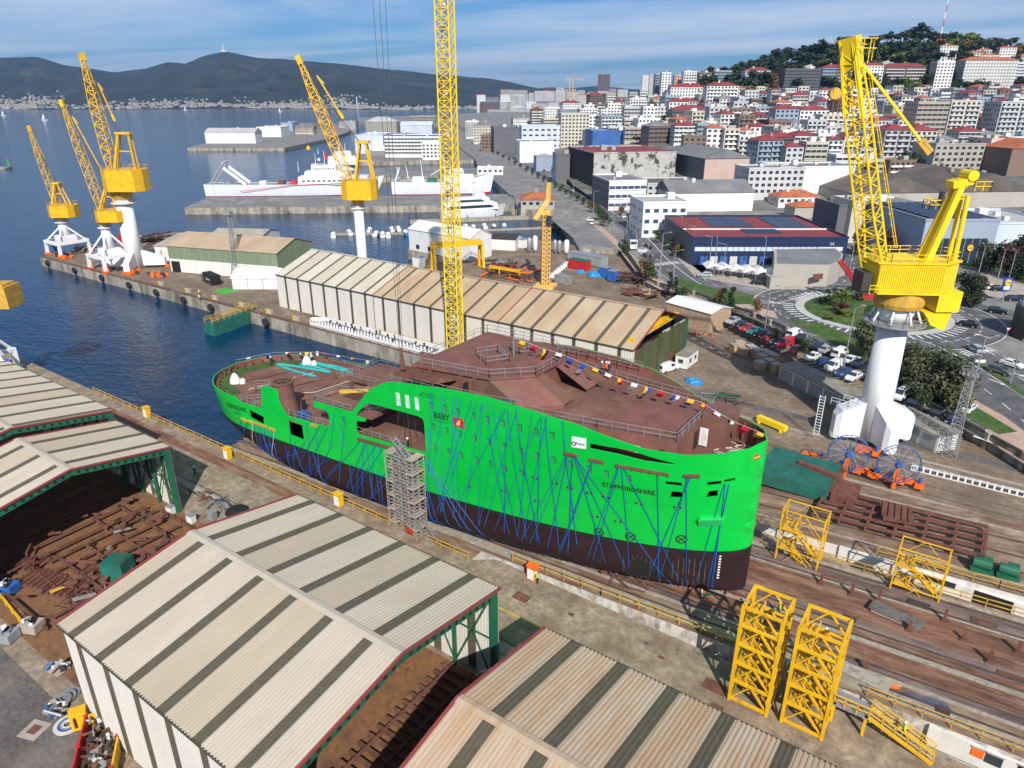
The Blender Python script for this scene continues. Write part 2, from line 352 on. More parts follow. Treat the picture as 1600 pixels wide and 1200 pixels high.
for j in range(NB+1):
 yc=338+(1700-338)*(j/NB)**1.3
 for i in range(NA+1):
  a=lerp(interp([(340, .13), (420, .085), (800, -.02), (1000, -.06)], yc), .95, i/NA);xc=a*yc;z=terr(xc, yc);P.append((*c2w(xc, yc), z+.05 if j else ZR-.4))
mb.raw(P, [(j*(NA+1)+i, j*(NA+1)+i+1, (j+1)*(NA+1)+i+1, (j+1)*(NA+1)+i)for j in range(NB)for i in range(NA)])
mb.m=[1 if(338+(1362)*((k//NA+.5)/NB)**1.3)>790 and k%NA>16 else 0 for k in range(len(mb.f))];mat('forest_floor', (.02, .035, .012), .95, var=.3, scale=.05);struct(mb.build('city_hill', ['city_soil', 'forest_floor'], smooth=True))
for nm, pts, z in(('trawler_pier', [(288, 325), (318, 311), (800, 303), (806, 318), (806, 320)], .3), ('fishing_pier', [(588, 278), (588, 269), (752, 262), (760, 270)], .3),
    ('market_pier', [(545, 253), (556, 228), (600, 205), (705, 212), (744, 249)], .3), ('far_pier', [(292, 231), (330, 222), (380, 205), (455, 192), (520, 192), (548, 205), (515, 216), (445, 231)], .3)):
 slab(nm, GP(pts, z), z, ['esplanade', 'quay_wall'])
# harbour breakwater tip with green beacon at far left
bk=G(-6, 262, 0)
# ---- avenue, roundabout, car park
def strip(name, pts, w, z, m, wl=None):
 mb=MB();n=len(pts);Lp=[];Rp=[]
 for i, p in enumerate(pts):
  a=pts[max(0, i-1)];b=pts[min(n-1, i+1)];d=Vector((b[0]-a[0], b[1]-a[1])).normalized();nn=Vector((-d.y, d.x))
  Lp.append((p[0]+nn.x*w[0], p[1]+nn.y*w[0], z));Rp.append((p[0]-nn.x*w[1], p[1]-nn.y*w[1], z))
 for i in range(n-1):mb.poly([Rp[i], Rp[i+1], Lp[i+1], Lp[i]])
 return mb, Lp, Rp
def curve(pts, k=6):
 pts=[Vector((p[0], p[1]))for p in pts];out=[]
 for i in range(len(pts)-1):
  p0=pts[max(0, i-1)];p1=pts[i];p2=pts[i+1];p3=pts[min(len(pts)-1, i+2)]
  for j in range(k):
   t=j/k;out.append(.5*((2*p1)+(p2-p0)*t+(2*p0-5*p1+4*p2-p3)*t*t+(3*p1-p0-3*p2+p3)*t**3))
 return out+[pts[-1]]
RC=G(1362, 488, ZR);RR=16.0
ave=curve(GP([(700, 190), (752, 216), (860, 275), (978, 345), (1048, 410), (1110, 452), (1190, 474), (1262, 462)], ZR))
arms=[('avenue', ave, 8.0), ('east_road', curve(GP([(1330, 452), (1352, 425), (1345, 400), (1300, 372)], ZR)), 7.0), ('north_road', curve(GP([(1450, 470), (1560, 492), (1720, 530)], ZR)), 8.0), ('south_road', curve(GP([(1400, 520), (1480, 548), (1590, 615), (1720, 720)], ZR)), 10.0)]
road=MB()
for k, (nm, pts, w)in enumerate(arms):
 mb, a, b=strip(nm, pts, (w, w), ZR+.008+.004*k, 'asphalt');struct(mb.build(nm, 'asphalt'))
mb=MB();mb.poly([(RC.x+29*math.cos(t), RC.y+29*math.sin(t), ZR+.03)for t in[2*math.pi*i/48 for i in range(48)]]);struct(mb.build('roundabout_road', 'asphalt'))
sheet('car_park', GP([(1085, 466), (1180, 500), (1290, 551), (1445, 639), (1560, 700), (1585, 690), (1480, 627), (1330, 548), (1215, 500), (1130, 470)], ZR), ZR+.035, 'asphalt')
sheet('harbour_esplanade_road', GP([(812, 300), (846, 330), (905, 380), (960, 386), (920, 348), (870, 310), (800, 268), (770, 262)], ZR), ZR+.012, 'esplanade')
mb=MB();mb.ring(RC, RR, RR+2.2, ZR, ZR+.13, 48);struct(mb.build('roundabout_kerb', 'kerb'))
mb=MB();P=[(RC.x, RC.y, ZR+1.1)]
for k, (r, h)in enumerate(((6, .9), (11, .55), (RR, .12))):P+=[(RC.x+r*math.cos(t), RC.y+r*math.sin(t), ZR+h)for t in[2*math.pi*i/48 for i in range(48)]]
F=[(0, 1+i, 1+(i+1)%48)for i in range(48)]
for k in range(2):F+=[(1+k*48+i, 49+k*48+i, 49+k*48+(i+1)%48, 1+k*48+(i+1)%48)for i in range(48)]
mb.raw(P, F);struct(mb.build('roundabout_lawn', 'grass', smooth=True))
def raised(name, pts, m, h=.13, z=ZR):
 mb=MB();mb.prism([(p.x, p.y)for p in GP(pts, z)], z-.05, z+h, 1, top=0, bottom=False);return struct(mb.build(name, [m, 'kerb']))
raised('lawn_verge', [(1053, 433), (1120, 452), (1178, 462), (1178, 477), (1120, 476), (1070, 458)], 'grass', .16)
raised('lawn_strip', [(1225, 498), (1320, 548), (1440, 612), (1560, 680), (1590, 676), (1500, 622), (1400, 560), (1330, 525), (1280, 505)], 'grass', .16)
raised('road_median', [(1440, 528), (1520, 566), (1600, 622), (1640, 650), (1640, 640), (1560, 585), (1500, 552)], 'grass', .16)
raised('pavement_corner', [(1500, 602), (1560, 700), (1640, 750), (1660, 720), (1570, 652), (1530, 630)], 'paving_pink')
raised('pavement_avenue', [(1092, 467), (1150, 482), (1215, 498), (1210, 487), (1150, 474), (1100, 462), (1040, 443), (1012, 420), (960, 372), (930, 345), (925, 350), (965, 388), (1004, 438), (1030, 452)], 'paving_pink')
raised('pavement_warehouse', [(1050, 395), (1085, 432), (1200, 452), (1260, 452), (1320, 430), (1320, 400), (1100, 380)], 'paving')
raised('pavement_avenue_east', [(1000, 345), (1062, 400), (1100, 430), (1108, 424), (1070, 385), (1020, 340), (905, 268), (880, 268)], 'paving')
raised('pavement_supermarket', [(1495, 455), (1600, 470), (1700, 480), (1700, 430), (1560, 420), (1480, 440)], 'paving')
raised('lawn_supermarket', [(1500, 415), (1560, 425), (1600, 445), (1600, 400), (1520, 405)], 'grass', .2)
def dashes(pts, off, w=.18, dash=3, gap=4, z=ZR+.05, mb=None, solid=False):
 acc=0
 for p, q in zip(pts, pts[1:]):
  d=Vector((q[0]-p[0], q[1]-p[1]));Ls=d.length
  if Ls<1e-6:continue
  d/=Ls;nn=Vector((-d.y, d.x));t=0
  while t<Ls:
   ph=acc%(dash+gap);step=min(Ls-t, (dash-ph)if ph<dash else(dash+gap-ph))if not solid else Ls-t
   step=max(step, .05)
   if solid or ph<dash:
    a=Vector((p[0], p[1]))+d*t+nn*off;b=a+d*step
    mb.poly([(*(a-nn*w/2), z), (*(b-nn*w/2), z), (*(b+nn*w/2), z), (*(a+nn*w/2), z)])
   t+=step;acc+=step
mk=MB()
dashes(ave, 3.6, mb=mk);dashes(ave, -3.6, mb=mk);dashes(ave, 0, w=.25, mb=mk, solid=True);dashes(ave, 7.3, mb=mk, solid=True);dashes(ave, -7.3, mb=mk, solid=True)
for nm, pts, w in arms[1:]:
 dashes(pts, 0, mb=mk, solid=True, z=ZR+.055);dashes(pts, w/2, mb=mk, z=ZR+.055);dashes(pts, -w/2, mb=mk, z=ZR+.055);dashes(pts, w-.5, mb=mk, solid=True, z=ZR+.055)
for i in range(64):
 t=2*math.pi*i/64;r0, r1=RR+2.6, RR+5.2
 if i%16 in(0, 1):continue
 c_, s_=math.cos(t), math.sin(t);w=.25;mk.poly([(RC.x+r*c_-s_*q, RC.y+r*s_+c_*q, ZR+.06)for r, q in((r0, -w), (r1, -w), (r1, w), (r0, w))])
def ringline(r, w, k0, k1, n=64, dash=False):
 for i in range(n):
  if dash and i%2:continue
  a, b=2*math.pi*i/n, 2*math.pi*(i+1)/n
  mk.poly([(RC.x+q*math.cos(t), RC.y+q*math.sin(t), ZR+.062)for q, t in((r, a), (r+w, a), (r+w, b), (r, b))])
ringline(23.6, .2, 0, 1, 80, True);ringline(28.6, .22, 0, 1, 80)
def zebra(p, q, n, L_, w=.5):
 p, q=Vector(p), Vector(q);d=(q-p).normalized();nn=Vector((-d.y, d.x, 0))
 for i in range(n):
  a=p.lerp(q, (i+.5)/n);mk.poly([a+d*w*x/2+nn*y*L_/2+Vector((0, 0, .07))for x, y in((-1, -1), (1, -1), (1, 1), (-1, 1))])
zebra(G(1000, 416, ZR), G(1062, 410, ZR), 14, 3.5);zebra(G(1268, 458, ZR), G(1250, 472, ZR), 8, 3.5);zebra(G(1540, 690, ZR), G(1565, 676, ZR), 6, 4, .6);zebra(G(1490, 556, ZR), G(1550, 545, ZR), 10, 3)
for i in range(26): # car park bays
 for(a, b)in(((1218, 508), (1530, 655)), ((1195, 527), (1400, 640))):
  p=G(lerp(a[0], b[0], i/25), lerp(a[1], b[1], i/25), ZR);d=Vector((.72, .69));mk.poly([(p.x-d.x*2.3-.05, p.y-d.y*2.3, ZR+.045), (p.x-d.x*2.3+.06, p.y-d.y*2.3, ZR+.045), (p.x+d.x*2.3+.06, p.y+d.y*2.3, ZR+.045), (p.x+d.x*2.3-.05, p.y+d.y*2.3, ZR+.045)])
def arrow(px, py, rz, s=1.0):
 c=G(px, py, ZR);a, b=math.cos(rz), math.sin(rz)
 for pl in([(-2, -.15), (.6, -.15), (.6, .15), (-2, .15)], [(.6, -.6), (2, 0), (.6, .6)]):mk.poly([(c.x+(x*a-y*b)*s, c.y+(x*b+y*a)*s, ZR+.064)for x, y in pl])
for px, py, r in((1198, 471, .5), (1212, 474, .5), (1535, 525, 2.6), (1545, 550, 2.2), (1590, 585, -.6), (1560, 598, -.6), (1290, 521, -.4), (985, 350, 1.9), (1015, 385, 2.1)):arrow(px, py, r)
struct(mk.build('road_markings', 'paint_white'))
# retaining wall with pilasters between yard and car park
wl=[Vector((p.x, p.y, 0))for p in wall_line]
t=thing('retaining_wall', 'dark weathered retaining wall with pilasters between shipyard and car park', 'wall', tuple(wl[3]))
mb=MB();cop=MB()
for a, b in list(zip(wl, wl[1:]))[:7]:
 nn=Vector((b.y-a.y, -(b.x-a.x), 0)).normalized();nn=-nn if nn.dot(Vector((0, -1, 0)))<0 else nn
 a2, b2=a+nn*.25, b+nn*.25
 mb.beam(a2+Vector((0, 0, 1.2)), b2+Vector((0, 0, 1.2)), .4, 2.4);cop.beam(a2+Vector((0, 0, 2.5)), b2+Vector((0, 0, 2.5)), .6, .18)
 k=max(1, int((b-a).length/6))
 for i in range(k):
  o=a2.lerp(b2, i/k)+nn*.3;MB().obox((o.x, o.y, 0), (.7, .7, 2.9), math.atan2(b.y-a.y, b.x-a.x)).build('pilaster', 'concrete_pale', t)
mb.build('wall', 'quay_wall', t);cop.build('coping', 'steel_dark', t)
t=thing('green_fence', 'green mesh fence on wall beside the avenue', 'fence', tuple(wl[8]))
for a, b in zip(wl[7:], wl[8:]):
 mb=MB();mb.beam(a+Vector((0, 0, 2.4)), b+Vector((0, 0, 2.4)), .1, 1.9);mb.build('fence_panel', 'green_frame', t)
 mb=MB();mb.beam(b+Vector((0, 0, 0)), b+Vector((0, 0, 3.6)), .15);mb.build('post', 'green_frame', t)
# ---- the ship on the slip
from mathutils.geometry import delaunay_2d_cdt
SX, SY, SZ, TR=-15.0, 66.6, 1.6, .04
def S(x, y, z):return Vector((x+SX, y+SY, SZ+TR*x+z))
BEAM=10.2;BOOT=5.6;XA=-91.0
def zk(x):return 0 if x>-56 else 5.0*((-56-x)/35.0)**1.6
def hb(x, z):
 x=min(0, max(XA, x));a=interp([(0, 58), (BOOT, 50), (10, 41), (14, 33), (19, 26)], z);b=BEAM
 if x>-a:b*=max(0, 1-((x+a)/a)**2.1)**.52
 st=interp([(0, 30), (5, 19), (10, 14)], z);x0=XA+st
 if x<x0:b*=max(0, 1-((x0-x)/st)**2.2)**.5
 k=zk(x);h=z-k
 if h<2.2:b*=lerp(.80, 1, max(0, 1-(1-max(0, h)/2.2)**2)**.5)
 return b
def HX(px, py):
 y=8.0
 for _ in range(14):
  u, w=VP(px, py, SY-y);x=u-SX;z=w-SZ-TR*x;y=lerp(y, hb(x, z), .6)
 return x, z
def SD(px, py, zp):
 z=zp
 for _ in range(10):g=G(px, py, z);z=SZ+TR*(g.x-SX)+zp
 return g.x-SX, g.y-SY
ship=thing('offshore_support_ship', 'bright green offshore ship hull with dark red bottom standing on the slipway', 'ship', tuple(S(-45, 0, 0)))
xs=[0, -.03, -.12, -.3, -.6, -1, -1.6, -2.4, -3.4, -4.6, -6, -7.6, -9.5, -11.5, -14, -17, -20]+list(range(-23, -74, -2))+[-74, -76, -78, -80, -82, -84, -85.5, -87, -88, -89, -89.7, -90.3, -90.7, -90.9, -91]
# lower hull
mb=MB();NZ=9;P=[]
for sgn in(-1, 1):
 for x in xs:
  for j in range(NZ+1):z=lerp(zk(x), BOOT, (j/NZ)**1.4);P.append(S(x, sgn*hb(x, z), z))
n1=NZ+1;F=[]
for sI in(0, 1):
 o=sI*len(xs)*n1
 for i in range(len(xs)-1):
  for j in range(NZ):
   q=(o+i*n1+j, o+(i+1)*n1+j, o+(i+1)*n1+j+1, o+i*n1+j+1);F.append(q if sI else q[::-1])
for i in range(len(xs)-1):
 a=i*n1;b=(i+1)*n1;o=len(xs)*n1;F.append((a, b, o+b, o+a))
mb.raw(P, F);mb.build('bottom_hull', 'hull_dark', ship, smooth=True)
mb=MB()
for sgn in(-1, 1):
 pr=None
 for x in xs:
  q=(S(x, sgn*(hb(x, BOOT)+.02), BOOT-.55), S(x, sgn*(hb(x, BOOT)+.02), BOOT))
  if pr:mb.poly([pr[0], q[0], q[1], pr[1]]if sgn<0 else[q[0], pr[0], pr[1], q[1]])
  pr=q
mb.build('waterline_band', 'black', ship)
# upper hull sides cut to the sheer line, with openings
NEAR_TOP=[(XA, 10.6), (-77, 10.6), (-75.5, 10.0), (-70.3, 10.0), (-69.6, 13.4), (-69, 14.0), (-66.5, 14.0), (-65.4, 11.4), (-64.4, 10.2), (-55.6, 10.5), (-55.0, 10.9), (-55.0, 12.6), (-55.5, 13.0), (-57.9, 13.0), (-57.9, 13.9), (-50.4, 13.9),
   (-49.4, 14.9), (-47.5, 17.0), (-45.6, 18.5), (-43.6, 19.5), (-41.5, 19.9), (-33, 20.6), (-28, 20.8), (-22, 20.4), (-17, 19.8), (-13, 18.8), (-10, 18.0), (-6, 17.6), (-3, 17.8), (-1, 18.1), (0, 18.2)]
FAR_TOP=[(XA, 10.6), (-62, 10.6), (-50.4, 13.9), (-47.5, 17.0), (-43.6, 19.5), (-41.5, 19.9), (-33, 20.6), (-28, 20.8), (-22, 20.4), (-17, 19.8), (-13, 18.8), (-10, 18.0), (-6, 17.6), (-3, 17.8), (-1, 18.1), (0, 18.2)]
Z3=lambda l:[(550+a/4, 520+b/4)for a, b in l]
Z5=lambda l:[(880+a/4.706, 680+b/4.706)for a, b in l]
holes_px=[[(389, 639.5), (412, 651.5), (412.5, 664), (391, 652)], [(450, 655), (472, 664), (475, 687.5), (453, 679)],
 [(556, 649), (569, 632.5), (577.5, 630), (652, 650), (660, 654), (662.5, 660), (666, 708), (626, 697), (560, 679), (557, 675), (556, 657.5), (570.6, 659), (571.5, 655), (557, 650)],
 Z5([(197, 60), (500, 112), (640, 160), (825, 210), (825, 221), (600, 192), (400, 142), (197, 100)]),
 Z5([(746, 339), (872, 350), (874, 377), (760, 366)]), Z5([(800, 413), (872, 418), (877, 462), (784, 459)]), Z5([(1060, 346), (1165, 334), (1160, 362), (1060, 372)]), Z5([(1072, 412), (1138, 404), (1134, 450), (1050, 460)]), Z5([(1184, 330), (1268, 312), (1262, 334), (1182, 350)])]
HOLES=[[HX(*p)for p in h]for h in holes_px]
def inpoly(p, poly):
 x, y=p;c=False;n=len(poly)
 for i in range(n):
  (x0, y0), (x1, y1)=poly[i], poly[i-1]
  if(y0>y)!=(y1>y)and x<(x1-x0)*(y-y0)/(y1-y0)+x0:c=not c
 return c
def side(top, holes, sgn, name):
 out=[(x, BOOT)for x in xs]+[] # bow -> stern along the boot line, then back along the sheer
 def dens(poly):
  r=[]
  for a, b in zip(poly, poly[1:]):
   k=max(1, int(math.hypot(b[0]-a[0], b[1]-a[1])/1.2));r+=[(lerp(a[0], b[0], i/k), lerp(a[1], b[1], i/k))for i in range(k)]
  return r+[poly[-1]]
 out+=[(XA, z)for z in(6.8, 8, 9.3)]+dens(top)+[(0, z)for z in(16.5, 14, 11.5, 9, 7.2)]
 ring=[Vector(p)for p in out];edges=[(i, (i+1)%len(ring))for i in range(len(ring))];pts=list(ring)
 for h in holes:
  h2=dens(h+[h[0]])[:-1];o=len(pts);pts+=[Vector(p)for p in h2];edges+=[(o+i, o+(i+1)%len(h2))for i in range(len(h2))]
 for x in xs[1:-1]:
  z=BOOT+.9
  while z<21:
   if inpoly((x, z), out)and not any(inpoly((x, z), h)for h in holes):
    if min((p-Vector((x, z))).length for p in pts[:])>min(.35, abs(x)*.4+.02):pts.append(Vector((x+.001, z)))
   z+=1.1
 vs_, es_, fs_, *_=delaunay_2d_cdt(pts, edges, [], 0, 1e-5)
 vv=[S(p.x, sgn*hb(p.x, p.y), p.y)for p in vs_];ff=[]
 for f in fs_:
  c=(sum(vs_[i].x for i in f)/len(f), sum(vs_[i].y for i in f)/len(f))
  if inpoly(c, out)and not any(inpoly(c, h)for h in holes):ff.append(tuple(f)if sgn<0 else tuple(f)[::-1])
 mb=MB();mb.raw(vv, ff);o=mb.build(name, ['hull_green', 'red_lead'], ship, smooth=True)
 sm=o.modifiers.new('plate', 'SOLIDIFY');sm.thickness=.16;sm.offset=-1;sm.material_offset=1;sm.use_rim=True;sm.material_offset_rim=0;es=o.modifiers.new('crease', 'EDGE_SPLIT');es.split_angle=rad(35)
 return o
side(NEAR_TOP, HOLES, -1, 'port_side_plating');side(FAR_TOP, [], 1, 'starboard_side_plating')
def hp(x, z, off=.05, sgn=-1):return S(x, sgn*(hb(x, z)+off), z)
def hpatch(name, quad_px, m, off=.05, parent=ship):
 q=[HX(*p)for p in quad_px];n=4;mb=MB();P=[]
 for i in range(n+1):
  for j in range(n+1):
   a=(lerp(q[0][0], q[1][0], i/n), lerp(q[0][1], q[1][1], i/n));b=(lerp(q[3][0], q[2][0], i/n), lerp(q[3][1], q[2][1], i/n))
   x, z=lerp(a[0], b[0], j/n), lerp(a[1], b[1], j/n);P.append(hp(x, z, off))
 mb.raw(P, [(i*(n+1)+j, i*(n+1)+j+1, (i+1)*(n+1)+j+1, (i+1)*(n+1)+j)for i in range(n)for j in range(n)])
 o=mb.build(name, m, parent);sm=o.modifiers.new('t', 'SOLIDIFY');sm.thickness=.06;sm.offset=0;return o
def htext(name, txt, pa, pb, m='black', bold=0, hscale=1.0, off=.035):
 (x0, z0), (x1, z1)=HX(*pa), HX(*pb);me=font_mesh(txt, 1, 0, name, bold)
 w=max(v.co.x for v in me.vertices);h0=max(v.co.y for v in me.vertices);k=math.hypot(x1-x0, z1-z0)/w;sl=(z1-z0)/(x1-x0)
 for v in me.vertices:x=x0+v.co.x*k;z=z0+v.co.x*k*sl+v.co.y*k*hscale;v.co=hp(x, z, off)
 me.materials.clear();me.materials.append(M(m));return obj(name, me, ship)
mat('flag_red', (.55, .01, .03), .6, var=0);mat('flag_yellow', (.85, .5, .02), .6, var=0);mat('flag_blue', (.02, .08, .4), .6, var=0);mat('flag_white', (.8, .8, .8), .7, var=0)
mat('pocket_green', (.03, .62, .16), .45, var=.03);mat('glass_pale', (.62, .66, .70), .3, var=.12, scale=1.5)
htext('lettering', 'STAFFORDSHIRE', (941, 759), (1024, 774), bold=.02, hscale=1.05)
htext('lettering', 'STAFFORDSHIRE', (356, 635), (385, 644.5), bold=.01, hscale=1.5)
htext('lettering', 'LIVERPOOL', (367, 645), (378, 649.5), hscale=1.2)
htext('lettering', 'BIBBY', (678, 652.5), (703, 657.5), bold=.018, hscale=1.15)
htext('lettering', 'MARINE LIMITED', (678.5, 657), (701, 662.5), hscale=.9)
htext('lettering', 'eCSOV', (656, 618.5), (680, 624.5), hscale=1.1)
hpatch('company_flag', [(707, 651), (723, 655), (726.5, 670), (710, 665)], 'flag_red', .03)
hpatch('flag_emblem', [(717, 657), (720, 656), (718.5, 665), (712.5, 662.5)], 'flag_yellow', .08)
hpatch('shipyard_sign', Z5([(66, 8), (172, 24), (170, 100), (62, 84)]), 'flag_white', .06)
htext('sign_lettering', 'freire', (900.5, 693.6), (914.5, 696.2), bold=.01, off=.12)
mb=MB();x, z=HX(897.5, 692.5)
for i in range(12):
 a, b=i*math.pi/6, (i+1)*math.pi/6;mb.poly([hp(x+r*math.cos(t), z+r*math.sin(t), .12)for r, t in((.16, a), (.27, a), (.27, b), (.16, b))])
mb.build('sign_emblem', 'black', ship)
hpatch('flag_mark', Z5([(1402, 150), (1440, 135), (1442, 145), (1404, 160)]), 'flag_red', .04);hpatch('flag_mark', Z5([(1403, 160), (1442, 145), (1444, 158), (1405, 172)]), 'flag_yellow', .04);hpatch('flag_mark', Z5([(1405, 172), (1444, 158), (1446, 166), (1407, 181)]), 'flag_red', .04)
for q in([(618.5, 613), (624, 614.3), (626.5, 634.3), (620.5, 633)], [(633, 616.8), (638.5, 618.2), (640.7, 638), (635, 636.6)], [(648, 620.4), (653.3, 621.7), (655.3, 641.4), (650, 640)]):hpatch('window', q, 'glass_pale', .03)
# small windows in rows
mat('port_pane', (.05, .30, .10), .3, var=0)
def porthole(px, py, w=.36, h=.75):
 x, z=HX(px, py);mb=MB();mb.poly([hp(x+a, z+b, .03)for a, b in((-w/2, -h/2), (w/2, -h/2), (w/2, h/2), (-w/2, h/2))], 0)
 for a, b, c, d in((-w/2-.06, w/2+.06, h/2, h/2+.09), (w/2, w/2+.08, -h/2, h/2)):mb.poly([hp(x+i, z+j, .05)for i, j in((a, c), (b, c), (b, d), (a, d))], 1)
 mb.build('porthole', ['port_pane', 'black'], ship)
rows=[[(497, 455), (583, 475), (663, 495), (762, 522), (848, 543), (943, 568), (1050, 595), (1152, 620), (1252, 643)], [(508, 588), (592, 612), (675, 633), (770, 660), (857, 685), (950, 712), (1058, 740), (1155, 767), (1260, 795), (1368, 825), (1483, 852), (1590, 882)], [(520, 718), (603, 742), (683, 767), (780, 795), (865, 822), (957, 848), (1063, 878)]]
for r in rows:
 for p in Z3(r):porthole(*p)
for p in Z5([(482, 318)])+[(536, 657), (412, 657)][:1]:porthole(*p)
for p in Z3([(738, 958), (1135, 900), (1162, 908), (940, 985), (965, 988), (1255, 935), (1285, 940), (1147, 1045), (1172, 1050)])+Z5([(38, 380), (72, 388), (183, 420), (215, 425), (300, 447), (342, 457), (543, 495), (583, 503), (58, 552), (92, 560), (220, 592), (258, 597), (388, 627), (428, 632), (823, 525), (870, 528)]):
 x, z=HX(*p);mb=MB();mb.poly([hp(x+.2*math.cos(t), z+.26*math.sin(t), .04)for t in[i*math.pi/5 for i in range(10)]], 0);mb.poly([hp(x+.11*math.cos(t)-.08, z+.15*math.sin(t)-.08, .05)for t in[i*math.pi/5 for i in range(10)]], 1);mb.build('scuttle', ['port_pane', 'black'], ship)
for p in Z5([(262, 712), (495, 745), (870, 765)]):
 x, z=HX(*p);mb=MB()
 for i in range(16):
  a, b=i*math.pi/8, (i+1)*math.pi/8;mb.poly([hp(x+r*math.cos(t)*1.0, z+r*math.sin(t), .03)for r, t in((.44, a), (.58, a), (.58, b), (.44, b))])
 for a in(.7, 2.44):
  d=(math.cos(a), math.sin(a));q=(-d[1]*.06, d[0]*.06);mb.poly([hp(x+d[0]*k+q[0]*s_, z+d[1]*k+q[1]*s_, .03)for k, s_ in((-.5, -1), (.5, -1), (.5, 1), (-.5, 1))])
 mb.build('thruster_mark', 'black', ship)
for p, rr in(((995, 888), 1.9), ((1076, 893), 2.1)):
 x, z=HX(*p);z=max(z, 2.3);mb=MB();mb.poly([hp(x+rr*math.cos(t), z+rr*.9*math.sin(t), .06)for t in[i*math.pi/12 for i in range(24)]], 0)
 for k in range(-3, 4):
  h=rr*.9*math.sqrt(max(0, 1-(k/4)**2));xx=x+k*rr/4;mb.poly([hp(xx+d, z+e, .10)for d, e in((-.035, -h), (.035, -h), (.035, h), (-.035, h))], 1)
 mb.build('bow_thruster_tunnel', ['black', 'rusty'], ship)
def hbar(pa, pb, m='rust_red', th=.22):
 (x0, z0), (x1, z1)=HX(*pa), HX(*pb);mb=MB();n=6
 for i in range(n):
  a, b=(lerp(x0, x1, i/n), lerp(z0, z1, i/n)), (lerp(x0, x1, (i+1)/n), lerp(z0, z1, (i+1)/n));mb.beam(hp(*a, .1), hp(*b, .1), .25, th)
 for i in range(n+1):a=(lerp(x0, x1, i/n), lerp(z0, z1, i/n));mb.beam(hp(a[0], a[1]-.3, .12), hp(a[0], a[1], .12), .12)
 mb.build('rope_bracket', m, ship)
for a, b in(((12, 128), (104, 148)), ((195, 172), (298, 194)), ((390, 216), (775, 286)), ((890, 293), (1003, 294))):hbar(*Z5([a, b]))
for a, b in(((378, 653), (386, 657)), ((389, 656.5), (397, 660)), ((399, 660), (407, 663)), ((409, 663), (417, 666)), ((420, 668), (430, 671)), ((486, 662), (496, 665))):hbar(a, b, 'yellow_dull', .15)
hbar((560, 685), (664, 714), 'rust_red', .35)
# anchor pocket
c=[HX(*p)for p in Z5([(1012, 605), (1190, 600), (1170, 668), (995, 674)])];mb=MB()
o=[hp(*c[0], .75), hp(*c[1], .75), hp(*c[2], .02), hp(*c[3], .02), hp(*c[0], -.05), hp(*c[1], -.05)]
mb.raw(o, [(0, 3, 2, 1), (0, 1, 5, 4), (0, 4, 3), (1, 2, 5)]);mb.build('anchor_pocket', 'pocket_green', ship)
x, z=-.48, 12.4;mb=MB();mb.poly([hp(x+.45*math.cos(t), z+1.4*math.sin(t), .06, 1)for t in[i*math.pi/10 for i in range(20)]]);mb.build('bow_emblem', 'flag_white', ship)
mb=MB();mb.poly([hp(x+.22*a, z+.55*b, .12, 1)for a, b in((-1, -1), (1, -1), (1, 1), (-1, 1))]);mb.build('bow_emblem', 'flag_red', ship)
for k in range(9):z=2.0+k*.36;MB().poly([hp(-2.4+a, z+b, .03)for a, b in((0, 0), (.2, 0), (.2, .2), (0, .2))]).build('draught_mark', 'flag_white', ship)
# ---- decks and superstructure
def deckpoly(z, x0, x1, inset=.12, ymax=99):
 X=[x for x in xs if x1<=x<=x0];X=([x0]if x0 not in X else[])+X+([x1]if x1 not in X else[])
 a=[(x, -min(ymax, max(.02, hb(x, z)-inset)))for x in X];b=[(x, -y)for x, y in a[::-1]];return a+b
def deck(name, poly, z, m, th=.3, parent=ship):
 n=len(poly);ar=sum(poly[i][0]*poly[(i+1)%n][1]-poly[(i+1)%n][0]*poly[i][1]for i in range(n))
 if ar<0:poly=poly[::-1]
 mb=MB();P=[S(x, y, z-th)for x, y in poly]+[S(x, y, z)for x, y in poly]
 mb.raw(P, [(i, (i+1)%n, (i+1)%n+n, i+n)for i in range(n)]+[tuple(range(n, 2*n)), tuple(range(n-1, -1, -1))]);return mb.build(name, m, parent)
def block(name, x0, x1, y0, y1, z0, z1, m, parent=ship):return deck(name, [(x0, y0), (x1, y0), (x1, y1), (x0, y1)], z1, m, z1-z0, parent)
deck('aft_deck', deckpoly(9.6, -49, XA+.2), 9.6, 'deck_brown')
deck('hangar_floor', deckpoly(10.6, -34, -50.5, .25), 10.6, 'deck_brown')
deck('fore_deck', deckpoly(18.4, -16, -43.5, .2), 18.4, 'deck_brown')
deck('fore_deck', [(-16.01, -6.8), (-7.4, -5.6), (-7.4, 5.6), (-16.01, 6.8)], 18.4, 'red_lead', 3.2)
deck('bow_deck', deckpoly(15.3, -.3, -24, .2), 15.3, 'deck_brown')
for xx in range(-86, -50, 4):
 MB().beam(S(xx, -7.5, 9.63), S(xx, 7.5, 9.63), .05, .03).build('deck_seam', 'rust_red', ship)
for xx in(-12, -16.5, -21):MB().beam(S(xx, -6, 18.42), S(xx, 6, 18.42), .06, .03).build('deck_seam', 'rust_red', ship)
block('hangar_wall', -36, -35.7, -9.9, 9.9, 10.6, 18.1, 'red_lead');block('hangar_wall', -50.8, -36, 4, 4.3, 10.6, 18.1, 'red_lead')
block('hangar_partition', -50.5, -45, 0, .2, 10.6, 13.4, 'red_lead');block('hangar_balcony', -49.8, -47, -9.9, -5, 13.4, 13.9, 'red_lead')
block('aft_house', -56.3, -50.5, -6.5, 9.4, 9.6, 13.6, 'red_lead');block('aft_platform', -64, -55.5, 1, 8.6, 12.2, 12.6, 'deck_brown');block('aft_platform_wall', -63, -56.2, 1.6, 8.2, 9.6, 12.2, 'red_lead')
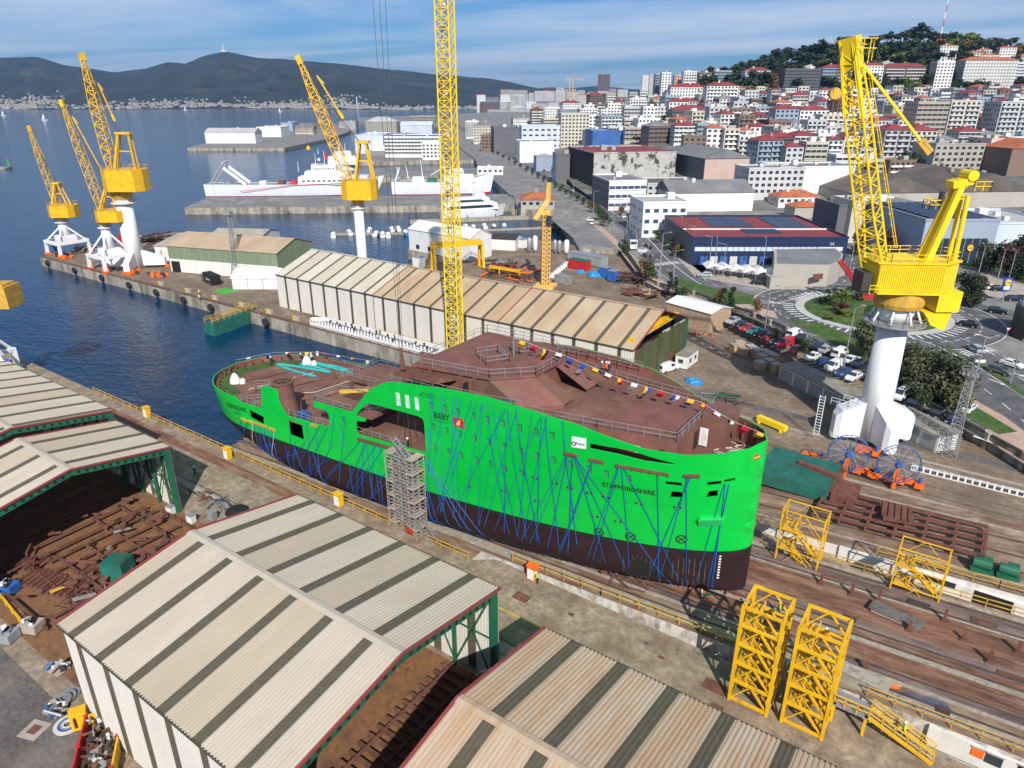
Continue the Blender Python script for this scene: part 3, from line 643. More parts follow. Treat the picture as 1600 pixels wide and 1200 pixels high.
deck('ledge_platform', [(-57.8, -10.0), (-50.3, -10.0), (-50.3, -2.5), (-57.8, -5.5)], 13.6, 'deck_brown', .6)
mb=MB();mb.beam(S(-57.4, -6, 13.9), S(-54.2, -3.2, 13.9), .2, .5);mb.build('coaming', 'paint_yellow', ship)
# upper house, octagonal roof with sloping visor
octo=[(-41.3, -7.8), (-30, -6.9), (-25.9, -3.4), (-25.9, 3.4), (-30, 6.9), (-41.3, 7.8)]
deck('upper_house', [(-41, -7.4), (-30.2, -6.6), (-26.3, -3.2), (-26.3, 3.2), (-30.2, 6.6), (-41, 7.4)], 21.3, 'red_lead', 2.9);deck('upper_roof', octo, 21.55, 'red_lead', .3)
mb=MB();top_=[(-30, -6.9), (-25.9, -3.4), (-25.9, 3.4), (-30, 6.9)];foot=[(-25.6, -7.2), (-21.6, -4.0), (-21.6, 4.0), (-25.6, 7.2)]
for i in(0, 2):MB().poly([S(*top_[i], 21.2), S(*foot[i], 18.9), S(*foot[i+1], 18.9), S(*top_[i+1], 21.2)]).poly([S(*foot[i], 18.9), S(*foot[i], 18.42), S(*foot[i+1], 18.42), S(*foot[i+1], 18.9)]).build('sloping_visor', 'red_lead', ship)
MB().poly([S(-30, -6.9, 21.2), S(-31.5, -6.6, 18.42), S(-25.6, -7.2, 18.42), S(-25.6, -7.2, 18.9)]).build('visor_side', 'red_lead', ship)
MB().poly([S(-25.9, -3.4, 21.2), S(-21.6, -4, 18.9), S(-21.6, -1.6, 18.9), S(-25.9, -1.6, 21.2)]).build('sloping_visor', 'red_lead', ship)
MB().poly([S(-25.9, 1.2, 21.2), S(-21.6, 1.2, 18.9), S(-21.6, 4, 18.9), S(-25.9, 3.4, 21.2)]).build('sloping_visor', 'red_lead', ship)
deck('hatch_panel', [(-42.5, -9.9), (-36, -9.7), (-34.5, -7.4), (-42.8, -7.4)], 20.9, 'rusty', .35)
mb=MB()
for y in(-9.6, -8.5, -7.6):mb.beam(S(-42.4, y, 20.98), S(-36, y, 20.98), .18, .15)
for x in(-41.6, -39.8, -38, -36.4):mb.beam(S(x, -9.8, 20.98), S(x, -7.5, 20.98), .18, .15)
mb.build('panel_stiffeners', 'rust_red', ship)
for x, y in((-38.5, -7.55), (-34, -7.25), (-32, -7.1)):
 MB().beam(S(x, y, 18.4), S(x, y, 21.3), .35, .2).build('wall_stiffener', 'red_lead', ship)
MB().beam(S(-33.2, -7.3, 18.5), S(-33.2, -7.3, 20.5), .8, .15).build('doorway', 'dark_void', ship)
deck('mast_base', [(-33, -1), (-30.4, -1), (-30.4, 1.6), (-33, 1.6)], 21.7, 'red_lead', .2)
block('green_cabinet', -26.9, -25.7, -8.6, -7.9, 18.4, 20.0, 'green_frame')
# bow house details
for x, m in((-14.5, 'paving'), (-11.4, 'paving'), (-8.9, 'dark_void')):
 yy=-(6.8-(x+16)*(1.2/8.6))-.03;mb=MB();mb.poly([S(x-.38, yy, 16.4), S(x+.38, yy-.0, 16.4), S(x+.38, yy, 17.3), S(x-.38, yy, 17.3)]);mb.build('window_opening', m, ship)
block('stair_house', -7.38, -4.6, 1.2, 5.5, 15.3, 18.9, 'red_lead')
mb=MB();mb.poly([S(-7.36, -.6, 15.4), S(-7.36, .5, 15.4), S(-7.36, .5, 17.5), S(-7.36, -.6, 17.5)]);mb.build('doorway', 'dark_void', ship)
block('door', -7.3, -6.4, .75, .85, 15.5, 17.6, 'white_paint')
for i in range(13): # bulwark stays inside the bow
 for sgn in(1,):
  x=-.8-i*1.45;w=hb(x, 17)-.35;MB().beam(S(x, sgn*w, 15.3), S(x, sgn*(w+.12), 17.5), .12, .5, up=(0, 1, 0)).build('bulwark_stay', 'red_lead', ship)
for i in range(16):
 t=math.pi*(.12+.76*i/15)+math.pi/2;x=-77+13.2*math.cos(t);y=9.7*math.sin(t);MB().beam(S(x, y, 9.6), S(x, y, 10.5), .12, .35).build('bulwark_stay', 'red_lead', ship)
for i in range(8):x=-66-i*1.8;MB().beam(S(x, 9.9, 9.6), S(x, 10, 10.5), .12, .3).build('bulwark_stay', 'red_lead', ship)
# painted green edge on the aft deck
mb=MB();pr=None
for i in range(18):
 t=math.pi/2+math.pi*(.02+.9*i/17);a=S(-77+13.6*math.cos(t), 9.9*math.sin(t), 9.62);b=S(-77+10.2*math.cos(t), 7.2*math.sin(t), 9.62)
 if pr:mb.poly([pr[0], a, b, pr[1]])
 pr=(a, b)
mb.build('green_deck_edge', 'grass', ship)
# exhaust casing: green on the hull side, brown inboard, round top
mb=MB();n=16;P=[]
for z, cx_, cyy, rx, ry in((9.6, -67.4, -8.2, 2.6, 1.9), (12.2, -66.9, -8.5, 1.95, 1.55), (13.9, -66.5, -8.7, 1.62, 1.4), (14.6, -66.4, -8.7, 1.62, 1.4)):
 for i in range(n):t=2*math.pi*i/n;P.append(S(cx_+rx*math.cos(t), cyy+ry*math.sin(t), z))
for k in range(3):
 for i in range(n):mb.raw([P[k*n+i], P[k*n+(i+1)%n], P[(k+1)*n+(i+1)%n], P[(k+1)*n+i]], [(0, 1, 2, 3)], 0 if(k<2 and n//2-1<=i<=12)else 1)
mb.poly(P[3*n:], 1);o=mb.build('exhaust_casing', ['hull_green', 'red_lead'], ship)
mb=MB();mb.ring(S(-66.4, -8.7, 14.6), 1.25, 1.7, S(-66.4, -8.7, 14.55).z, S(-66.4, -8.7, 14.8).z, 20);mb.build('casing_rim', 'deck_brown', o)
mb=MB();c0=S(-66.4, -8.7, 14.66);mb.lathe((c0.x, c0.y, c0.z-.02), [(1.2, 0), (1.2, .03)], 16);mb.build('casing_top', 'dark_void', o)
for a in(.3, 1.35, 2.4):MB().beam(c0+Vector((math.cos(a)*1.2, math.sin(a)*1.2, .08)), c0-Vector((math.cos(a)*1.2, math.sin(a)*1.2, -.08)), .16, .1).build('casing_bar', 'red_lead', o)
block('blue_machine', -63.6, -62, -9.0, -7.8, 9.6, 10.5, 'blue_steel');MB().beam(S(-64.9, -6.6, 9.7), S(-64.9, -6.6, 11.3), .7, .1).build('doorway', 'dark_void', ship)
# railings
def rails(pts, z, name='railing', h=1.05):MB().rail([S(x, y, z)for x, y in pts], h).build(name, 'galv', ship)
rails(octo+[octo[0]], 21.55);rails([(-43, -9.6), (-33, -9.7), (-28, -9.5), (-24, -9.0)], 19.8, h=.9)
rails([(-24, -7.3), (-16.01, -6.6), (-7.5, -5.5), (-7.5, 5.5), (-16, 6.6), (-26, 9)], 18.4);rails([(-43, 9.6), (-26, 9.4), (-18, 8.6)], 19.8)
rails([(-36.2, -1.4), (-33, -3.6), (-31.2, -1.2), (-34.6, 1), (-36.2, -1.4)], 21.55);rails([(-33.6, 2.6), (-31.5, 1.4), (-30.2, 3), (-32.2, 4.2), (-33.6, 2.6)], 21.55)
rails([(-57.7, -9.9), (-50.6, -9.9)], 13.6);rails([(-57.7, -9.9), (-57.7, -5.6), (-51, -2.8)], 13.6);rails([(-64, 1), (-55.5, 1), (-55.5, 8.6), (-64, 8.6), (-64, 1)], 12.6)
rails([(-64.2, -9.95), (-55.2, -10.0)], 10.2);rails([(-75.8, -9.9), (-70.4, -10.0)], 9.9);rails([(-50.2, -9.9), (-41, -9.9)], 10.7);rails([(-49.6, -9.7), (-47.1, -8), (-47.1, -5.2)], 13.9)
rails([(-75.5, -9), (-73, -6.5), (-71.5, -8.6)], 9.6);rails([(-80, -4.2), (-77.5, -2.2), (-75.6, -3.6), (-78, -5.6), (-80, -4.2)], 9.6);rails([(-62, 9.6), (-66, 9.6), (-77, 9.6)], 10.0);rails([(-71, 5), (-68.5, 6.6), (-70, 8.2), (-72, 6.6), (-71, 5)], 9.6)
mb=MB() # inner stair in the hangar
mb.beam(S(-43, -4.5, 14.6), S(-38.8, -6.6, 10.7), .12, .35);mb.beam(S(-43, -3.6, 14.6), S(-38.8, -5.7, 10.7), .12, .35)
for i in range(12):t=i/11;mb.beam(S(lerp(-43, -38.8, t), lerp(-4.5, -6.6, t), lerp(14.6, 10.7, t)), S(lerp(-43, -38.8, t), lerp(-3.6, -5.7, t), lerp(14.6, 10.7, t)), .28, .05)
mb.build('inner_stair', 'galv', ship)
# deck gear: hatches, pipes, loose plates
rg=random.Random(9)
for k in range(9):x, y=rg.uniform(-85, -60), rg.uniform(-6, 6);block('deck_hatch', x, x+rg.uniform(.8, 1.6), y, y+rg.uniform(.8, 1.4), 9.6, 9.6+rg.uniform(.12, .4), 'red_lead')
for k in range(8):x, y=rg.uniform(-20, -9), rg.uniform(-4.5, 4.5);block('deck_plate', x, x+rg.uniform(.5, 1.8), y, y+rg.uniform(.4, 1), 18.4, 18.43+.02*k, rg.choice(('rusty', 'deck_brown', 'red_lead')))
for k in range(5):x, y=rg.uniform(-39, -29), rg.uniform(-4, 4);block('roof_hatch', x, x+.9, y, y+.7, 21.55, 21.6+rg.uniform(.02, .3), 'rusty')
for k in range(6):x=-84+k*4.3;MB().path([S(x, rg.uniform(-6, 2), 9.7), S(x+2, rg.uniform(-2, 3), 9.7), S(x+3, rg.uniform(1, 6), 9.7)], .05, 4).build('deck_cable', rg.choice(('black', 'rope_white', 'orange')), ship)
# keel blocks
for i in range(16):
 x=-3-i*4.6;u=x+SX;MB().box(u-.7, u+.7, SY-1.2, SY+1.2, zs(u)-.02, SZ+TR*x+.05).build('keel_block', 'rusty', ship)
# ropes hung down the plating
RP=[((679, 611), (671, 735)), ((674, 612), (685, 830)), ((697, 616), (676, 735)), ((709, 619), (725, 832)), ((722, 622), (700, 832)), ((746, 628), (697, 838)), ((754, 629), (737, 858)), ((755, 630), (762, 852)), ((771, 634), (826, 878)), ((791, 639), (712, 842)), ((795, 640), (800, 872)), ((795, 640), (838, 872)), ((807, 643), (858, 884)), ((846, 651), (778, 864)), ((848, 651), (848, 884)), ((853, 652), (886, 880)),
 ((886, 711), (818, 872)), ((888, 711), (832, 878)), ((895, 712), (896, 882)), ((898, 712), (952, 888)), ((900, 712), (985, 890)), ((927, 720), (880, 888)), ((926, 720), (868, 866)), ((966, 729), (916, 884)), ((968, 729), (930, 890)), ((972, 729), (985, 880)), ((975, 730), (1068, 898)), ((1028, 740), (1030, 905)), ((1073, 744), (1073, 905)), ((1076, 744), (1030, 884)), ((1080, 744), (1010, 890)), ((1132, 756), (1086, 905)), ((1134, 756), (1114, 908)), ((1140, 756), (1106, 906)), ((1128, 808), (1112, 908)),
 ((666, 715), (742, 848)), ((666, 716), (756, 852)), ((667, 717), (778, 866)), ((666, 752), (702, 832)), ((667, 753), (690, 828)), ((668, 720), (720, 838)), ((900, 713), (1050, 895)), ((888, 712), (862, 880)),
 ((566, 686), (522, 768)), ((568, 687), (586, 798)), ((574, 688), (556, 786)), ((590, 693), (556, 786)), ((592, 693), (618, 806)), ((572, 688), (604, 800)), ((600, 697), (570, 790)), ((584, 691), (600, 800)), ((523, 645), (517, 700)), ((517, 700), (506, 758)), ((522, 648), (545, 708)), ((493, 664), (522, 766)), ((501, 664), (480, 745)), ((480, 660), (506, 758)), ((540, 650), (548, 780)), ((512, 668), (492, 752)), ((478, 690), (466, 742)), ((462, 690), (478, 744)),
 ((386, 658), (402, 692)), ((389, 660), (404, 700)), ((396, 661), (420, 715)), ((398, 662), (432, 724)), ((404, 664), (436, 728)), ((407, 665), (448, 736)), ((414, 667), (440, 728)), ((418, 669), (452, 735)), ((424, 671), (458, 740)), ((430, 672), (446, 730)), ((455, 680), (470, 742)), ((378, 655), (398, 690))]
rg=random.Random(5)
RP+=[((lerp(690, 880, f), lerp(615, 655, f)), (lerp(690, 880, f)+q, 850))for f, q in[(i/8, rg.choice((-44, -26, 22, 40)))for i in range(9)]]+[((lerp(420, 660, f), lerp(690, 752, f)), (lerp(420, 660, f)+q, lerp(728, 828, f)))for f, q in[(i/17, rg.choice((-26, -12, 14, 24, 34)))for i in range(18)]]
for k, (a, b)in enumerate(RP):
 (x0, z0), (x1, z1)=HX(*a), HX(*b);z1=zk(x1)+.3 if z1<3.2 or(k<43 and k not in(0, 2))else max(z1, zk(x1)+.15);r=.04 if k%3 else .05;n=7
 pts=[hp(lerp(x0, x1, i/n), lerp(z0, z1, i/n), .13)for i in range(n+1)]
 MB().path(pts, r, 4).build('rope', 'rope_white' if k in(63, 70)else 'rope_blue', ship)
# ---- sheds with corrugated cladding
mat('sheet_cream', (.52, .455, .36), .55, var=.05, scale=.5, col2=(.50, .40, .28), amt=.66, s2=.35, stretch=(1.2, .3, .3))
mat('sheet_cream_rusty', (.56, .47, .36), .6, var=.07, scale=.5, col2=(.42, .24, .11), amt=.55, s2=.5, edge=.2, stretch=(2.2, .25, .25))
mat('sheet_mid', (.56, .53, .44), .6, var=.05, scale=.3, col2=(.48, .42, .32), amt=.62, s2=.15)
mat('sheet_orange', (.50, .40, .275), .65, var=.08, scale=.3, col2=(.42, .28, .165), amt=.52, s2=.25, edge=.2, stretch=(1, .35, .35))
mat('strip_olive', (.115, .10, .068), .45, var=.1, scale=2, spec=.4)
mat('strip_dark', (.075, .07, .05), .45, var=.1, scale=2)
mat('sheet_wall', (.66, .62, .56), .6, var=.05, scale=.3, col2=(.5, .42, .33), amt=.72, s2=.3, stretch=(1, 1, .4))
mat('flashing', (.26, .05, .05), .6, var=.1);mat('door_olive', (.10, .095, .035), .6, var=.15, scale=.4, stretch=(1, 1, .3));mat('sheet_green', (.20, .25, .16), .6, var=.12, scale=.6, stretch=(2, 2, .2))
for nm in('sheet_cream', 'sheet_cream_rusty', 'sheet_mid', 'sheet_orange', 'sheet_wall'):
 q=MATS[nm].copy();q.name=nm+'_worn';MATS[q.name]=q
 for nd in q.node_tree.nodes:
  if nd.type=='VALTORGB' and nd.color_ramp.elements[1].color[0]<.99:
   for e in nd.color_ramp.elements:e.color=tuple(c*f for c, f in zip(e.color[:3], (.90, .87, .82)))+(1,)
RS=random.Random(3)
def corr(u0, u1, a, b, out, pitch=.33, dep=.05):
 "ribbed sheet from line a=(v,z) to line b, ribs running a -> b, spaced along x"
 n=max(1, round((u1-u0)/pitch));p=(u1-u0)/n;P=[]
 for k in range(n):
  for f, h in((0, 0), (.42, 0), (.5, 1), (.92, 1)):
   for(v, z)in(a, b):P.append((u0+(k+f)*p, v+out[0]*dep*h, z+out[1]*dep*h))
 for(v, z)in(a, b):P.append((u1, v, z))
 m=len(P)//2;mb=MB();flip=(b[0]-a[0])*out[1]-(b[1]-a[1])*out[0]<0
 mb.raw(P, [((2*i, 2*i+2, 2*i+3, 2*i+1)if not flip else(2*i+1, 2*i+3, 2*i+2, 2*i))for i in range(m-1)]);return mb
def shed(name, label, u0, u1, v0, v1, ze, zr, first, step, sw, panel, strip, wall='sheet_wall', pitch=.33, wall_strip=None, far_wall=True, near_wall=True, flash=(True, True), open_hi=False, open_lo=False):
 t=thing(name, label, 'shed', ((u0+u1)/2, (v0+v1)/2, 0));vm=(v0+v1)/2;s=math.hypot(vm-v0, zr-ze);nz=(vm-v0)/s;ny_=(zr-ze)/s
 cuts=[];u=first
 while u<u1-sw:cuts.append((u, u+sw));u+=step
 segs=[];a=u0
 for c0, c1 in cuts:
  if c0>a:segs.append((a, c0, 0))
  segs.append((max(c0, u0), c1, 1));a=c1
 segs.append((a, u1, 0));ov=.35
 for a, b, st in segs:
  m=strip if st else(panel+'_worn' if RS.random()<.3 else panel);pn='skylight_strip' if st else 'roof_panel';d=.02 if st else 0
  corr(a, b, (v0-ov, ze-ov*(zr-ze)/(vm-v0)-d), (vm, zr-d), (-ny_, nz), pitch).build(pn, m, t)
  m=strip if st else(panel+'_worn' if RS.random()<.3 else panel)
  corr(a, b, (v1+ov, ze-ov*(zr-ze)/(vm-v0)-d), (vm, zr-d), (ny_, nz), pitch).build(pn, m, t)
  wm=(wall_strip or strip)if st else wall;wn='wall_light' if st else 'wall_panel'
  if near_wall:corr(a, b, (v0, .05), (v0, ze-.02), (-1, 0), pitch, .04).build(wn, wm, t)
  if far_wall:corr(a, b, (v1, .05), (v1, ze-.02), (1, 0), pitch, .04).build(wn, wm, t)
 mb=MB()
 for sg in(-1, 1):mb.poly([(u0, vm, zr+.14), (u1, vm, zr+.14), (u1, vm+sg*.45, zr+.05), (u0, vm+sg*.45, zr+.05)][::sg])
 mb.build('ridge_cap', panel, t)
 for uu, on in((u0, flash[0]), (u1, flash[1])):
  if on:
   for vv in(v0-ov, v1+ov):MB().beam((uu, vv, ze-ov*(zr-ze)/(vm-v0)+.02), (uu, vm, zr+.04), .22, .2).build('verge_flashing', 'flashing', t)
 for vv in(v0-ov, v1+ov):MB().beam((u0, vv, ze-.1), (u1, vv, ze-.1), .16, .16).build('gutter', 'strip_dark', t)
 return t
def portal(t, u, v0, v1, ze, zr, w=.5):
 vm=(v0+v1)/2
 for vv in(v0+.35, v1-.35):MB().beam((u, vv, 0), (u, vv, ze-.1), .42, .5).build('post', 'green_frame', t)
 for vv in(v0+.3, v1-.3):
  o=MB().beam((u, vv, ze-.55), (u, vm, zr-.5), .18, .7).build('rafter', 'green_frame', t)
  for k in range(1, 13):
   q=Vector((u+.1, lerp(vv, vm, k/13), lerp(ze-.55, zr-.5, k/13)));MB().tube(q, q+Vector((.03, 0, 0)), .2, n=10).build('rafter_hole', 'dark_void', o)
def bracing(t, u0, u1, v, ze, step=4.6):
 k=max(1, round((u1-u0)/step))
 for i in range(k+1):u=lerp(u0, u1, i/k);MB().beam((u, v, 0), (u, v, ze), .25, .35).build('column', 'green_frame', t)
 for i in range(k):
  a, b=lerp(u0, u1, i/k), lerp(u0, u1, (i+1)/k);MB().beam((a, v, .4), (b, v, ze-.4), .12).build('brace', 'green_frame', t);MB().beam((b, v, .4), (a, v, ze-.4), .12).build('brace', 'green_frame', t);MB().beam((a, v, ze/2), (b, v, ze/2), .12).build('girt', 'green_frame', t)
V0, V1=16.5, 41.0
sh2=shed('assembly_shed', 'large cream ribbed shed with olive roof strips in the left foreground', -58.2, -30.2, V0, V1, 11.0, 13.1, -56.2, 4.45, 1.0, 'sheet_cream', 'strip_olive', pitch=.33)
portal(sh2, -30.4, V0, V1, 11.0, 13.1);bracing(sh2, -49, -30.6, V1-.5, 10.9);portal(sh2, -57.9, V0, V1, 11.0, 13.1)
sh3=shed('assembly_shed', 'lower rust streaked cream shed roof at the bottom centre edge', -24.9, 18, V0+.8, V1-.9, 9.9, 12.0, -22.3, 4.3, 1.1, 'sheet_cream_rusty', 'strip_olive', pitch=.36)
portal(sh3, -24.6, V0+.8, V1-.9, 9.9, 12.0);bracing(sh3, -24.4, -6, V1-1.3, 9.8)
sh1=shed('assembly_shed', 'cream shed with wide open green framed gable at the left edge', -97, -83, V0+.6, V1-.4, 9.7, 11.8, -94.8, 4.4, .9, 'sheet_cream', 'strip_olive', pitch=.4)
portal(sh1, -83.2, V0+.6, V1-.4, 9.7, 11.8);bracing(sh1, -96, -83.5, V1-.9, 9.6)
sh0=shed('assembly_shed', 'taller cream shed rolled over the open gabled one at the far left', -132, -97.6, V0, V1, 11.0, 13.1, -130, 4.4, .9, 'sheet_cream', 'strip_olive', pitch=.4)
portal(sh0, -97.8, V0, V1, 11.0, 13.1)
m1=shed('long_shed', 'pale cream section of the long shed behind the ship, at its waterfront end', -154.5, -118.8, 112.3, 137.3, 8.9, 13.4, -151.2, 4.9, .75, 'sheet_mid', 'strip_olive', wall_strip='strip_dark', pitch=.5, flash=(False, False))
m2=shed('long_shed', 'orange stained middle section of the long shed behind the ship', -118.7, -82, 112.4, 137.2, 8.8, 13.25, -116, 4.9, .75, 'sheet_orange', 'strip_olive', wall_strip='strip_dark', pitch=.5, flash=(True, False))
m3=shed('long_shed', 'orange stained end section of the long shed with olive doors', -81.9, -51, 112.2, 137.4, 8.9, 13.35, -79, 4.9, .8, 'sheet_orange', 'strip_olive', wall_strip='strip_dark', pitch=.5, flash=(True, True))
for t, u in((m1, -154.5),):
 mb=MB();mb.poly([(u+.02, 112.3, 0), (u+.02, 137.3, 0), (u+.02, 137.3, 8.9), (u+.02, 124.8, 13.4), (u+.02, 112.3, 8.9)]);mb.build('gable_wall', 'sheet_wall', t)
for k in range(7): # olive door leaves of the right gable
 a, b=112.6+k*3.53, 112.6+(k+1)*3.53;MB().box(-51.2, -51.05+.05*(k%2), a+.03, b-.03, .05, 8.3+(.3 if k%2 else 0)).build('door_leaf', 'door_olive', m3)
 MB().box(-51.0, -50.9, a-.05, a+.05, .05, 8.5).build('door_stile', 'green_frame', m3)
mb=MB();mb.poly([(-56, 112.6, .1), (-56, 137, .1), (-56, 137, 8.9), (-56, 124.8, 13), (-56, 112.6, 8.9)]);mb.build('inner_wall', 'dark_void', m3)  # black sheet standing in for the dark depth of the shed interior
MB().box(-53.5, -52.3, 114, 136, 9.3, 10.0).build('gantry_beam', 'yellow', m3);MB().box(-53.8, -52, 126, 130, 10, 11.2).build('gantry_trolley', 'yellow', m3)
MB().beam((-50.9, 112.4, 0), (-50.9, 112.4, 8.8), .25).build('corner_post', 'flashing', m3);MB().beam((-50.9, 137.3, 0), (-50.9, 137.3, 8.8), .4).build('corner_post', 'green_frame', m3)
MB().box(-51.0, -50.85, 113.6, 115.2, 3.4, 4.7).build('notice', 'flag_white', m3);MB().box(-51.0, -50.86, 127.5, 131, .1, 3.2).build('wicket', 'rusty', m3)
# ---- cranes
E_=Vector((_ch, _sh, 0));F_=Vector((-_sh, _ch, 0))
def lattice(t, p0, p1, prof, n, rc, rb, m, side=F_, name='boom', braces='lacing', X=True):
 p0, p1=Vector(p0), Vector(p1);d=(p1-p0).normalized();a=side;b=d.cross(a).normalized()
 def ring(s):
  wa=interp([(q[0], q[1])for q in prof], s);wb=interp([(q[0], q[2])for q in prof], s);c=p0.lerp(p1, s)
  return[c+a*wa/2*i+b*wb/2*j for i, j in((-1, -1), (1, -1), (1, 1), (-1, 1))]
 R_=[ring(i/n)for i in range(n+1)]
 for k in range(4):
  mb=MB()
  for i in range(n):mb.tube(R_[i][k], R_[i+1][k], rc, n=6, cap=False)
  mb.build(name+'_chord', m, t)
 mb=MB()
 for i in range(n):
  for k in range(4):
   q=(k+1)%4;a_, b_=(R_[i][k], R_[i+1][q])if X or(i+k)%2 else(R_[i+1][k], R_[i][q]);mb.beam(a_, b_, rb*2)
   if X and(rb>.06 or k%2==0):mb.beam(R_[i+1][k], R_[i][q], rb*2)
   if X or i%2==0:mb.beam(R_[i][k], R_[i][q], rb*2)
 mb.build(braces, m, t, kind='stuff');return R_
def luffing(label, base, px, yel, pillar, portal=False):
 "px: measured points in the photo plane of the crane: foot, head, peak, hx0,hx1,hz0,hz1 (house), ptop"
 bx, by=base;xb, yb=w2c(bx, by);B=Vector((bx, by, 0))
 def Q(p, f=0):x, z=PL(p[0], p[1], yb);return B+E_*(x-xb)+F_*f+Vector((0, 0, z))
 t=thing('luffing_crane', label, 'crane', (bx, by, 0));r=pillar;zt=PL(*px['ptop'], yb)[1]
 rt=r*(.8 if portal else .9);z0=6.5 if portal else 0
 MB().tube(B+Vector((0, 0, z0)), B+Vector((0, 0, zt)), r, rt, n=28).build('pillar', 'white_paint', t, smooth=True)
 if portal:
  w=px.get('span', 5.2)
  for i, j in((-1, -1), (1, -1), (1, 1), (-1, 1)):
   f=B+Vector((i*w, j*w, 0));MB().beam(f+Vector((0, 0, .6)), f+Vector((-i*.2, -j*.2, 5)), .9, .9).build('leg', 'white_paint', t)
   MB().beam(f+Vector((-i*.2, -j*.2, 4.6)), B+Vector((i*.8, j*.8, zt*.78)), .45).build('strut', 'white_paint', t)
   MB().box(f.x-1.6, f.x+1.6, f.y-.5, f.y+.5, .1, .9).build('bogie', 'orange', t)
  for i, j, k, l in((-1, -1, 1, -1), (1, -1, 1, 1), (1, 1, -1, 1), (-1, 1, -1, -1)):MB().beam(B+Vector((i*w, j*w, 4.8)), B+Vector((k*w, l*w, 4.8)), .9, 1.0).build('portal_beam', 'white_paint', t)
  MB().box(bx-2.6, bx+2.6, by-2.6, by+2.6, 4.6, 6.8).build('portal_head', 'white_paint', t)
 else:
  w=px.get('span', 6.0)
  for i, j in((-1, -1), (1, -1), (1, 1), (-1, 1)):
   mb=MB();o=B+Vector((i*r*.4, j*r*.4, 0));f=B+Vector((i*w, j*w, 0));q=Vector((-j, i, 0)).normalized()*.9
   P=[o+q, o-q, f-q, f+q];H_=[6.2, 6.2, 3.4, 3.4]
   mb.raw([p+Vector((0, 0, 1.0))for p in P]+[p+Vector((0, 0, h))for p, h in zip(P, H_)], [(0, 3, 2, 1), (4, 5, 6, 7), (0, 1, 5, 4), (1, 2, 6, 5), (2, 3, 7, 6), (3, 0, 4, 7)]);mb.build('leg', 'white_paint', t)
   MB().box(f.x-2, f.x+2, f.y-.55, f.y+.55, .1, 1.0).build('bogie', 'orange', t)
 MB().lathe((bx, by, zt-1.2), [(r*1.35, 0), (r*1.35, .25)], 20).build('platform', 'white_paint', t);MB().rail([(bx+r*1.3*math.cos(a), by+r*1.3*math.sin(a), zt-.95)for a in[i*math.pi/6 for i in range(13)]], 1.0, 2).build('platform_railing', 'galv', t)
 (x0, za), (x1, zb)=PL(px['h0'][0], px['h0'][1], yb), PL(px['h1'][0], px['h1'][1], yb);za, zb=min(za, zb), max(za, zb);d=(x1-x0)*.40
 MB().lathe((bx, by, zt-.1), [(r*.95, 0), (r*1.25, (za-zt)*.6+.1), (r*1.25, za-zt+.3)], 20).build('slew_ring', 'yellow_dull', t)
 c=B+E_*((x0+x1)/2-xb);hw=(x1-x0)/2;mb=MB()
 pl=[(-hw, -d*.5), (-hw*.6, -d), (hw*.75, -d), (hw, -d*.4), (hw, d*.4), (hw*.75, d), (-hw*.6, d), (-hw, d*.5)]
 mb.prism([tuple((c+E_*a+F_*b)[:2])for a, b in pl], za, zb);mb.build('machine_house', yel, t)
 MB().rail([tuple((c+E_*a+F_*b)[:2])+(zb,)for a, b in pl+pl[:1]], 1.0, 2, .04).build('house_railing', 'yellow_dull', t)
 foot, head=Q(px['foot']), Q(px['head']);L_=(head-foot).length;w=px.get('bw', L_*.055)
 lattice(t, foot, head, [(0, w*1.5, w*.5), (.12, w*1.35, w), (.62, w, w), (1, w*.35, w*.3)], px.get('n', 18), w*.05, w*.034, yel, X=False)
 hd=(head-foot).normalized();MB().beam(head-hd*1.2, head+hd*.8, w*.5, w*.6).build('boom_head', yel, t)
 pk=Q(px['peak']);a0, a1=Q(px['a0']), Q(px['a1'])
 for f in(-.8, .8):
  MB().beam(a0+F_*f*1.4, pk+F_*f, .45, .55).build('mast_leg', yel, t);MB().beam(a1+F_*f*1.4, pk+E_*px.get('pw', 1.2)+F_*f, .4, .45).build('mast_leg', yel, t)
 MB().beam(pk-E_*.8, pk+E_*(px.get('pw', 1.2)+.8), 2.6, .6).build('mast_head', yel, t);mid=(a0+pk)/2;mid2=(a1+pk+E_*1.2)/2;MB().beam(mid, mid2, .3).build('mast_tie', yel, t)
 q=px.get('jib_tie')
 if q:
  a, b=Q(q[0]), Q(q[1]);MB().beam(a, b, .22, .3).build('tie_bar', yel, t);dd=(b-a).normalized();MB().beam(b-dd*.8, b+dd*1.2, .5, .7).build('tie_block', yel, t);MB().beam(a, a+(foot-head).normalized()*2+E_*1.0, .25).build('jib_bracket', yel, t)
 mb=MB()
 for f in(-.4, .4):mb.tube(pk+F_*f, head.lerp(foot, .12)+F_*f, .05, n=4);mb.tube(pk+F_*f*2, head.lerp(foot, .3)+F_*f*2, .04, n=4)
 mb.build('luffing_rope', 'steel_dark', t, kind='stuff')
 if px.get('hook'):
  hz=px['hook'];MB().tube(head, head-Vector((0, 0, hz)), .05, n=4).build('hoist_rope', 'steel_dark', t);MB().lathe((head.x, head.y, head.z-hz-1.2), [(.1, 0), (.5, .3), (.5, .9), (.15, 1.3)], 10).build('hook_block', yel, t)
 return t
g=lambda px, py:tuple(G(px, py, 0)[:2])
luffing('small yellow luffing crane on white portal legs at the pier tip', g(109, 397), dict(ptop=(96, 342), h0=(82, 338), h1=(118, 320), foot=(90, 319), head=(45, 200), peak=(87, 286), a0=(84, 318), a1=(108, 320), bw=1.7, n=14, span=5, pw=.8), 'yellow', 1.7, True)
